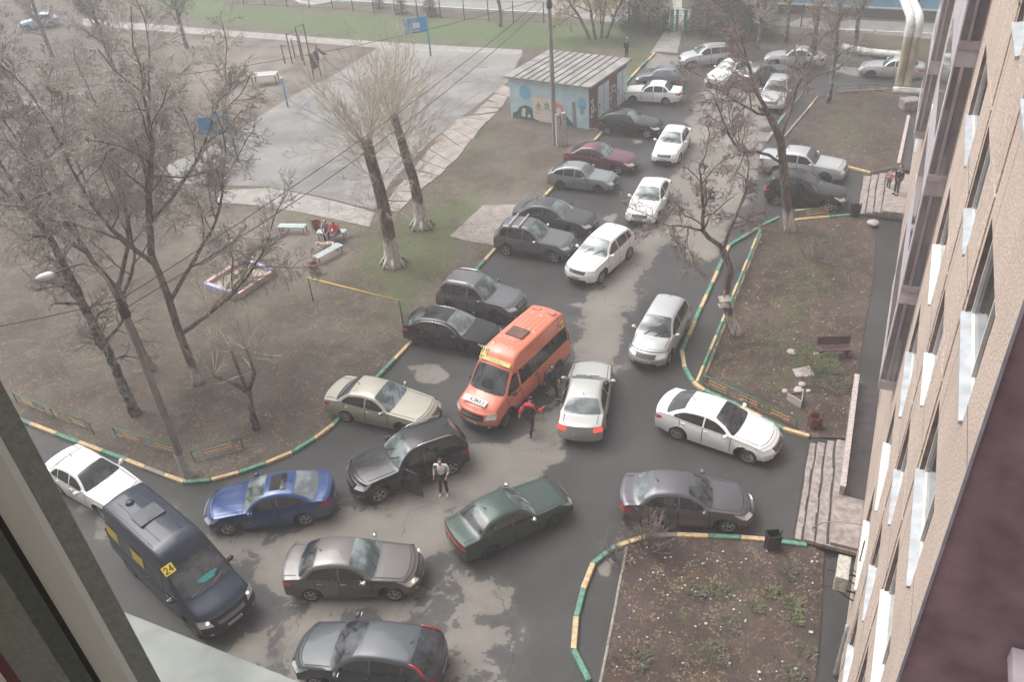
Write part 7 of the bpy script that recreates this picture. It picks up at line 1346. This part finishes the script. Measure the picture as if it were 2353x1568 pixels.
def person(label, foot, facing, pose, cols, hgt=1.74, female=False, z0=0.0, group=None, hat=None, hairlong=False):
    """pose: joint targets in body space (x forward, y left, z up) for a 1.74 m figure; facing is the world heading"""
    t = thing('person', label, 'person', (foot[0], foot[1], z0), facing, group); k = hgt/1.74; t.scale = (k, k, k)
    J = dict(pel=(0, 0, .95), ch=(0, 0, 1.28), nk=(.0, 0, 1.48), hd=(.03, 0, 1.62), lhip=(0, .09, .92), rhip=(0, -.09, .92), lkn=(.03, .10, .50), rkn=(.03, -.10, .50), lan=(0, .10, .09), ran=(0, -.10, .09), lsh=(0, .19, 1.42), rsh=(0, -.19, 1.42), lel=(-.02, .24, 1.13), rel=(-.02, -.24, 1.13), lwr=(.06, .24, .87), rwr=(.06, -.24, .87)); J.update(pose)
    J = {a: Vector(b) for a, b in J.items()}; sho = .9 if female else 1
    def toe(a): kn = J[a[0]+'kn']; f = Vector((1, 0, 0)); q = J[a]; return [(q, .045), (q+Vector((.05, 0, -.05)), .042), (q+Vector((.17, 0, -.06)), .035)]
    hd = J['hd']; nk = J['nk']; up = (hd-nk).normalized()
    ch = [[(J['pel'], .085), (J['ch'], .085), (nk, .05), (hd-up*.06, .06), (hd, .088), (hd+up*.09, .078)]]
    for s_ in 'lr':
        ch += [[(J['pel'], .085), (J[s_+'hip'], .06), (J[s_+'kn'], .045), (J[s_+'an'], .033)]]+[toe(s_+'an')]
        el, wr = J[s_+'el'], J[s_+'wr']; d = (wr-el).normalized(); pm = wr+d*.06; sd_ = d.cross(Vector((1, 0, .01))); sd_ = sd_.normalized() if sd_.length > .1 else Vector((0, 1, 0)); nrm_ = d.cross(sd_)
        ch += [[(J['ch'], .085), (J[s_+'sh'], .045), (el, .038), (wr, .026), (pm, .03)]]
        for f_, (off, ln) in enumerate(((-.028, .065), (-.010, .075), (.010, .07), (.027, .055))): a_ = pm+sd_*off+d*.03; ch += [[(pm, .03), (a_, .010), (a_+d*ln*.55+nrm_*.006, .009), (a_+d*ln+nrm_*.022, .007)]]
        th = pm-sd_*.035-d*.02; ch += [[(pm, .03), (th, .011), (th-sd_*.02+d*.03+nrm_*.01, .008)]]
    body = skin_obj('body', ch, M_SKIN, t)
    # face
    fm = MB(); fwd = Vector((1, 0, 0)); fwd = (fwd-up*fwd.dot(up)).normalized(); sdv = up.cross(fwd)
    for e in (-.03, .03): q = hd+fwd*.083+sdv*e+up*.005; fm.box(tuple(q), (.012, .02, .012))
    q = hd+fwd*.083-up*.055; fm.box(tuple(q), (.012, .045, .012)); fm.build('eyes_and_mouth', M_HAIRD, body); nm_ = MB(); q = hd+fwd*.09-up*.02; nm_.tube([tuple(hd+fwd*.075+up*.01), tuple(q), tuple(hd+fwd*.078-up*.03)], [.008, .016, .01], 5)
    for e in (-.09, .09): q = hd+sdv*e-up*.01; nm_.box(tuple(q), (.025, .012, .045))
    nm_.build('nose_and_ears', M_SKIN, body)
    pants = []
    for s_ in 'lr': pants.append([(J['pel'], .145), (J[s_+'hip'], .10), (J[s_+'kn'], .07), (J[s_+'an']+Vector((0, 0, .03)), .055)])
    skin_obj('trousers', pants, cols['legs'], t)
    skin_obj('jacket', [[(J['pel']+(J['ch']-J['pel'])*.12, .165), ((J['pel']+J['ch'])/2, .18*sho), (J['ch']+Vector((0, 0, .03)), .185), (nk-Vector((0, 0, .05)), .075)]]+[[(J['ch']+Vector((0, 0, .03)), .16), (J[s_+'sh'], .082), (J[s_+'el'], .062), (J[s_+'wr']-(J[s_+'wr']-J[s_+'el']).normalized()*.02, .045)] for s_ in 'lr'], cols['top'], t)
    if 'yoke' in cols: skin_obj('jacket_yoke', [[(J['ch']+Vector((0, 0, .06)), .175), (nk-Vector((0, 0, .04)), .085)]]+[[(J['ch']+Vector((0, 0, .06)), .175), (J[s_+'sh']+Vector((0, 0, .0)), .092), (J[s_+'el'], .07), (J[s_+'wr']-(J[s_+'wr']-J[s_+'el']).normalized()*.02, .05)] for s_ in 'lr'], cols['yoke'], t)
    for s_ in 'lr': q = J[s_+'an']; skin_obj('shoe', [[(q+Vector((-.05, 0, -.045)), .042), (q+Vector((.05, 0, -.05)), .047), (q+Vector((.17, 0, -.055)), .04)]], cols['shoe'], t)
    hm = cols.get('hair', M_HAIRD); hc = [[(hd-fwd*.055-up*.03, .09), (hd-fwd*.035+up*.02, .122), (hd-fwd*.012+up*.085, .115)]]
    if hairlong: hc.append([(hd-fwd*.03+up*.02, .095), (hd-fwd*.07-up*.08, .075), (hd-fwd*.08-up*.2, .06)])
    skin_obj('hair', hc, hm, t)
    if hat: skin_obj('hat', [[(hd+up*.05-fwd*.01, .105), (hd+up*.14-fwd*.01, .07)]], hat, t)
    return t
Wc = cloth('grey marl', (.66, .65, .63)); Bk = cloth('black', (.018, .018, .02)); Nv = cloth('navy', (.025, .032, .05)); Rd = cloth('red', (.68, .03, .05)); Jn = cloth('blue denim', (.07, .14, .21)); Sh = mat('white trainers', (.6, .6, .58), .7); Gy = cloth('grey coat', (.30, .30, .31)); Pk = cloth('pink', (.55, .17, .22)); Br = cloth('dark brown', (.05, .04, .04)); Gm = cloth('grey camouflage', (.16, .16, .15))
def feet(u, v, z=0.0): return G(u, v, z)
person('person in a pale grey hoodie, black trousers and white trainers beside the open car door', feet(1022, 1136), ang(-100), dict(lan=(.02, .12, .09), ran=(.05, -.13, .09), lwr=(.16, .22, 1.05), lel=(0, .27, 1.15), rwr=(.05, -.27, .88), hd=(.06, .02, 1.61)), dict(legs=Bk, top=Wc, shoe=Sh), 1.74)
pw = bpy.data.objects['person']; lt = text_mesh('VERA', .085, 'lettering', cloth('grey print', (.2, .2, .2)), pw, (.178, 0, 1.28), Matrix.Rotation(PI/2, 4, 'Z') @ Matrix.Rotation(PI/2-.1, 4, 'X'))
person('person in a red-shouldered black jacket striding up the lane beside the orange minibus', feet(1221, 998), ang(62), dict(lan=(.28, .10, .09), lkn=(.22, .10, .52), ran=(-.30, -.10, .18), rkn=(-.05, -.10, .50), lwr=(-.15, .34, .98), lel=(-.12, .30, 1.18), rwr=(.32, -.38, 1.15), rel=(.05, -.36, 1.18), nk=(.06, 0, 1.47), hd=(.12, 0, 1.60)), dict(legs=Bk, top=Bk, yoke=Rd, shoe=Bk), 1.76)
person('person in a navy jacket walking between the orange minibus and the silver-gold saloon', feet(1268, 916), ang(-60), dict(lan=(.26, .10, .09), lkn=(.2, .10, .52), ran=(-.28, -.10, .15), rkn=(-.04, -.10, .50), lwr=(.38, .12, 1.1), lel=(.12, .24, 1.14), rwr=(-.05, -.25, .9), nk=(.05, 0, 1.48), hd=(.10, 0, 1.61)), dict(legs=cloth('charcoal', (.035, .035, .035)), top=Nv, shoe=Bk, hair=M_HAIRD), 1.76)
SIT = dict(pel=(0, 0, .52), ch=(.10, 0, .86), nk=(.18, 0, 1.06), hd=(.26, 0, 1.18), lhip=(.02, .10, .52), rhip=(.02, -.10, .52), lkn=(.45, .12, .50), rkn=(.45, -.12, .50), lan=(.40, .12, .09), ran=(.42, -.10, .09), lsh=(.12, .19, 1.0), rsh=(.12, -.19, 1.0), lel=(.28, .22, .74), rel=(.28, -.22, .74), lwr=(.46, .08, .60), rwr=(.46, -.08, .60))
b1 = G(757, 549); person('seated person in a grey coat and pale woolly hat on the bench', (b1.x, b1.y), ang(-95), SIT, dict(legs=Bk, top=Gy, shoe=Bk), 1.72, True, group='people on the bench', hat=cloth('pale knit', (.45, .44, .46)))
b1 = G(778, 551); S2 = dict(SIT); S2.update(hd=(.30, .05, 1.15), lan=(.55, .02, .09)); person('seated person in a red jacket and jeans with auburn hair on the bench', (b1.x, b1.y), ang(-115), S2, dict(legs=Jn, top=Rd, shoe=Br, hair=M_HAIRR), 1.72, True, group='people on the bench', hairlong=True)
person('dark clothed adult standing on the far entrance steps beside the child', feet(2058, 447, .55), ang(200), {}, dict(legs=Br, top=Bk, shoe=Bk), 1.7, z0=.55); person('small child in a pink jacket on the far entrance steps', feet(2040, 436, .41), ang(215), dict(lwr=(.25, .3, 1.15), rwr=(.1, -.35, 1.1), lan=(.1, .14, .09), ran=(-.05, -.14, .09)), dict(legs=Br, top=Pk, shoe=Br, hair=M_HAIRR), 1.15, z0=.41)
person('person in dark clothes leaning beside the white boxy saloon boot', feet(1547, 203), ang(10), dict(nk=(.15, 0, 1.4), hd=(.22, 0, 1.52)), dict(legs=Bk, top=Bk, shoe=Bk), 1.72); person('person in jeans and a grey camouflage jacket behind the white boxy saloon', feet(1580, 216), ang(170), dict(lan=(.12, .1, .09), lwr=(.35, .15, 1.1), lel=(.1, .25, 1.15)), dict(legs=Jn, top=Gm, shoe=Bk), 1.76)
person('person in black standing at the fence by the green gate', feet(1527, 70), ang(-90), {}, dict(legs=Bk, top=Bk, shoe=Bk), 1.8); person('person in dark clothes with a white hat behind the hut', feet(1439, 134), ang(-60), {}, dict(legs=Br, top=Bk, shoe=Bk), 1.7, hat=cloth('white', (.7, .7, .7)))
dg = thing('dog', 'white labrador-like dog lying on the trodden ground between the benches', 'dog', G(752, 570), ang(195)); M_FUR = mat('cream fur', (.62, .56, .47), .9, var=.15, scale=14)
skin_obj('body', [[((-.42, 0, .19), .12), ((-.15, 0, .21), .15), ((.18, 0, .24), .155), ((.34, 0, .32), .10), ((.44, 0, .42), .09), ((.56, 0, .40), .055), ((.64, 0, .38), .035)], [((.18, 0, .24), .155), ((.28, .12, .12), .06), ((.36, .14, .05), .045), ((.68, .15, .04), .035)], [((.18, 0, .24), .155), ((.28, -.12, .12), .06), ((.36, -.14, .05), .045), ((.66, -.12, .04), .035)], [((-.42, 0, .19), .12), ((-.34, .17, .14), .09), ((-.14, .22, .08), .05), ((-.36, .24, .04), .035), ((-.22, .27, .035), .03)], [((-.42, 0, .19), .12), ((-.34, -.17, .14), .09), ((-.14, -.22, .08), .05), ((-.36, -.24, .04), .035), ((-.22, -.27, .035), .03)], [((-.42, 0, .19), .12), ((-.58, .05, .10), .035), ((-.78, .12, .05), .02)]], M_FUR, dg, 2)
for s_ in (1, -1): skin_obj('ear', [[((.42, .06*s_, .50), .03), ((.42, .11*s_, .45), .035), ((.44, .12*s_, .38), .02)]], mat('tan ear', (.42, .28, .18), .9), dg)
w = MB(); w.box((.675, 0, .385), (.02, .03, .025)); w.box((.53, .035, .455), (.015, .015, .015)); w.box((.53, -.035, .455), (.015, .015, .015)); w.build('nose_and_eyes', M_HAIRD, dg)
# ------------------------------------------------------------------ haze over the yard
hz = MB(); hz.box((0, 55, 14), (240, 190, 31)); ho = hz.build('haze', None or bpy.data.materials.new('thin wet haze')); hm_ = ho.data.materials[0]; hm_.use_nodes = True; nt = hm_.node_tree; nt.nodes.remove(nt.nodes['Principled BSDF']); pv = nt.nodes.new('ShaderNodeVolumePrincipled'); pv.inputs['Color'].default_value = (.95, .95, .96, 1); pv.inputs['Density'].default_value = HAZE; pv.inputs['Anisotropy'].default_value = .1
nt.links.new(pv.outputs[0], nt.nodes['Material Output'].inputs['Volume']); ho['kind'] = 'stuff'; tag(ho, 'thin pale haze hanging over the whole yard', 'haze')
S.cycles.volume_bounces = 1; S.cycles.volume_max_steps = 64
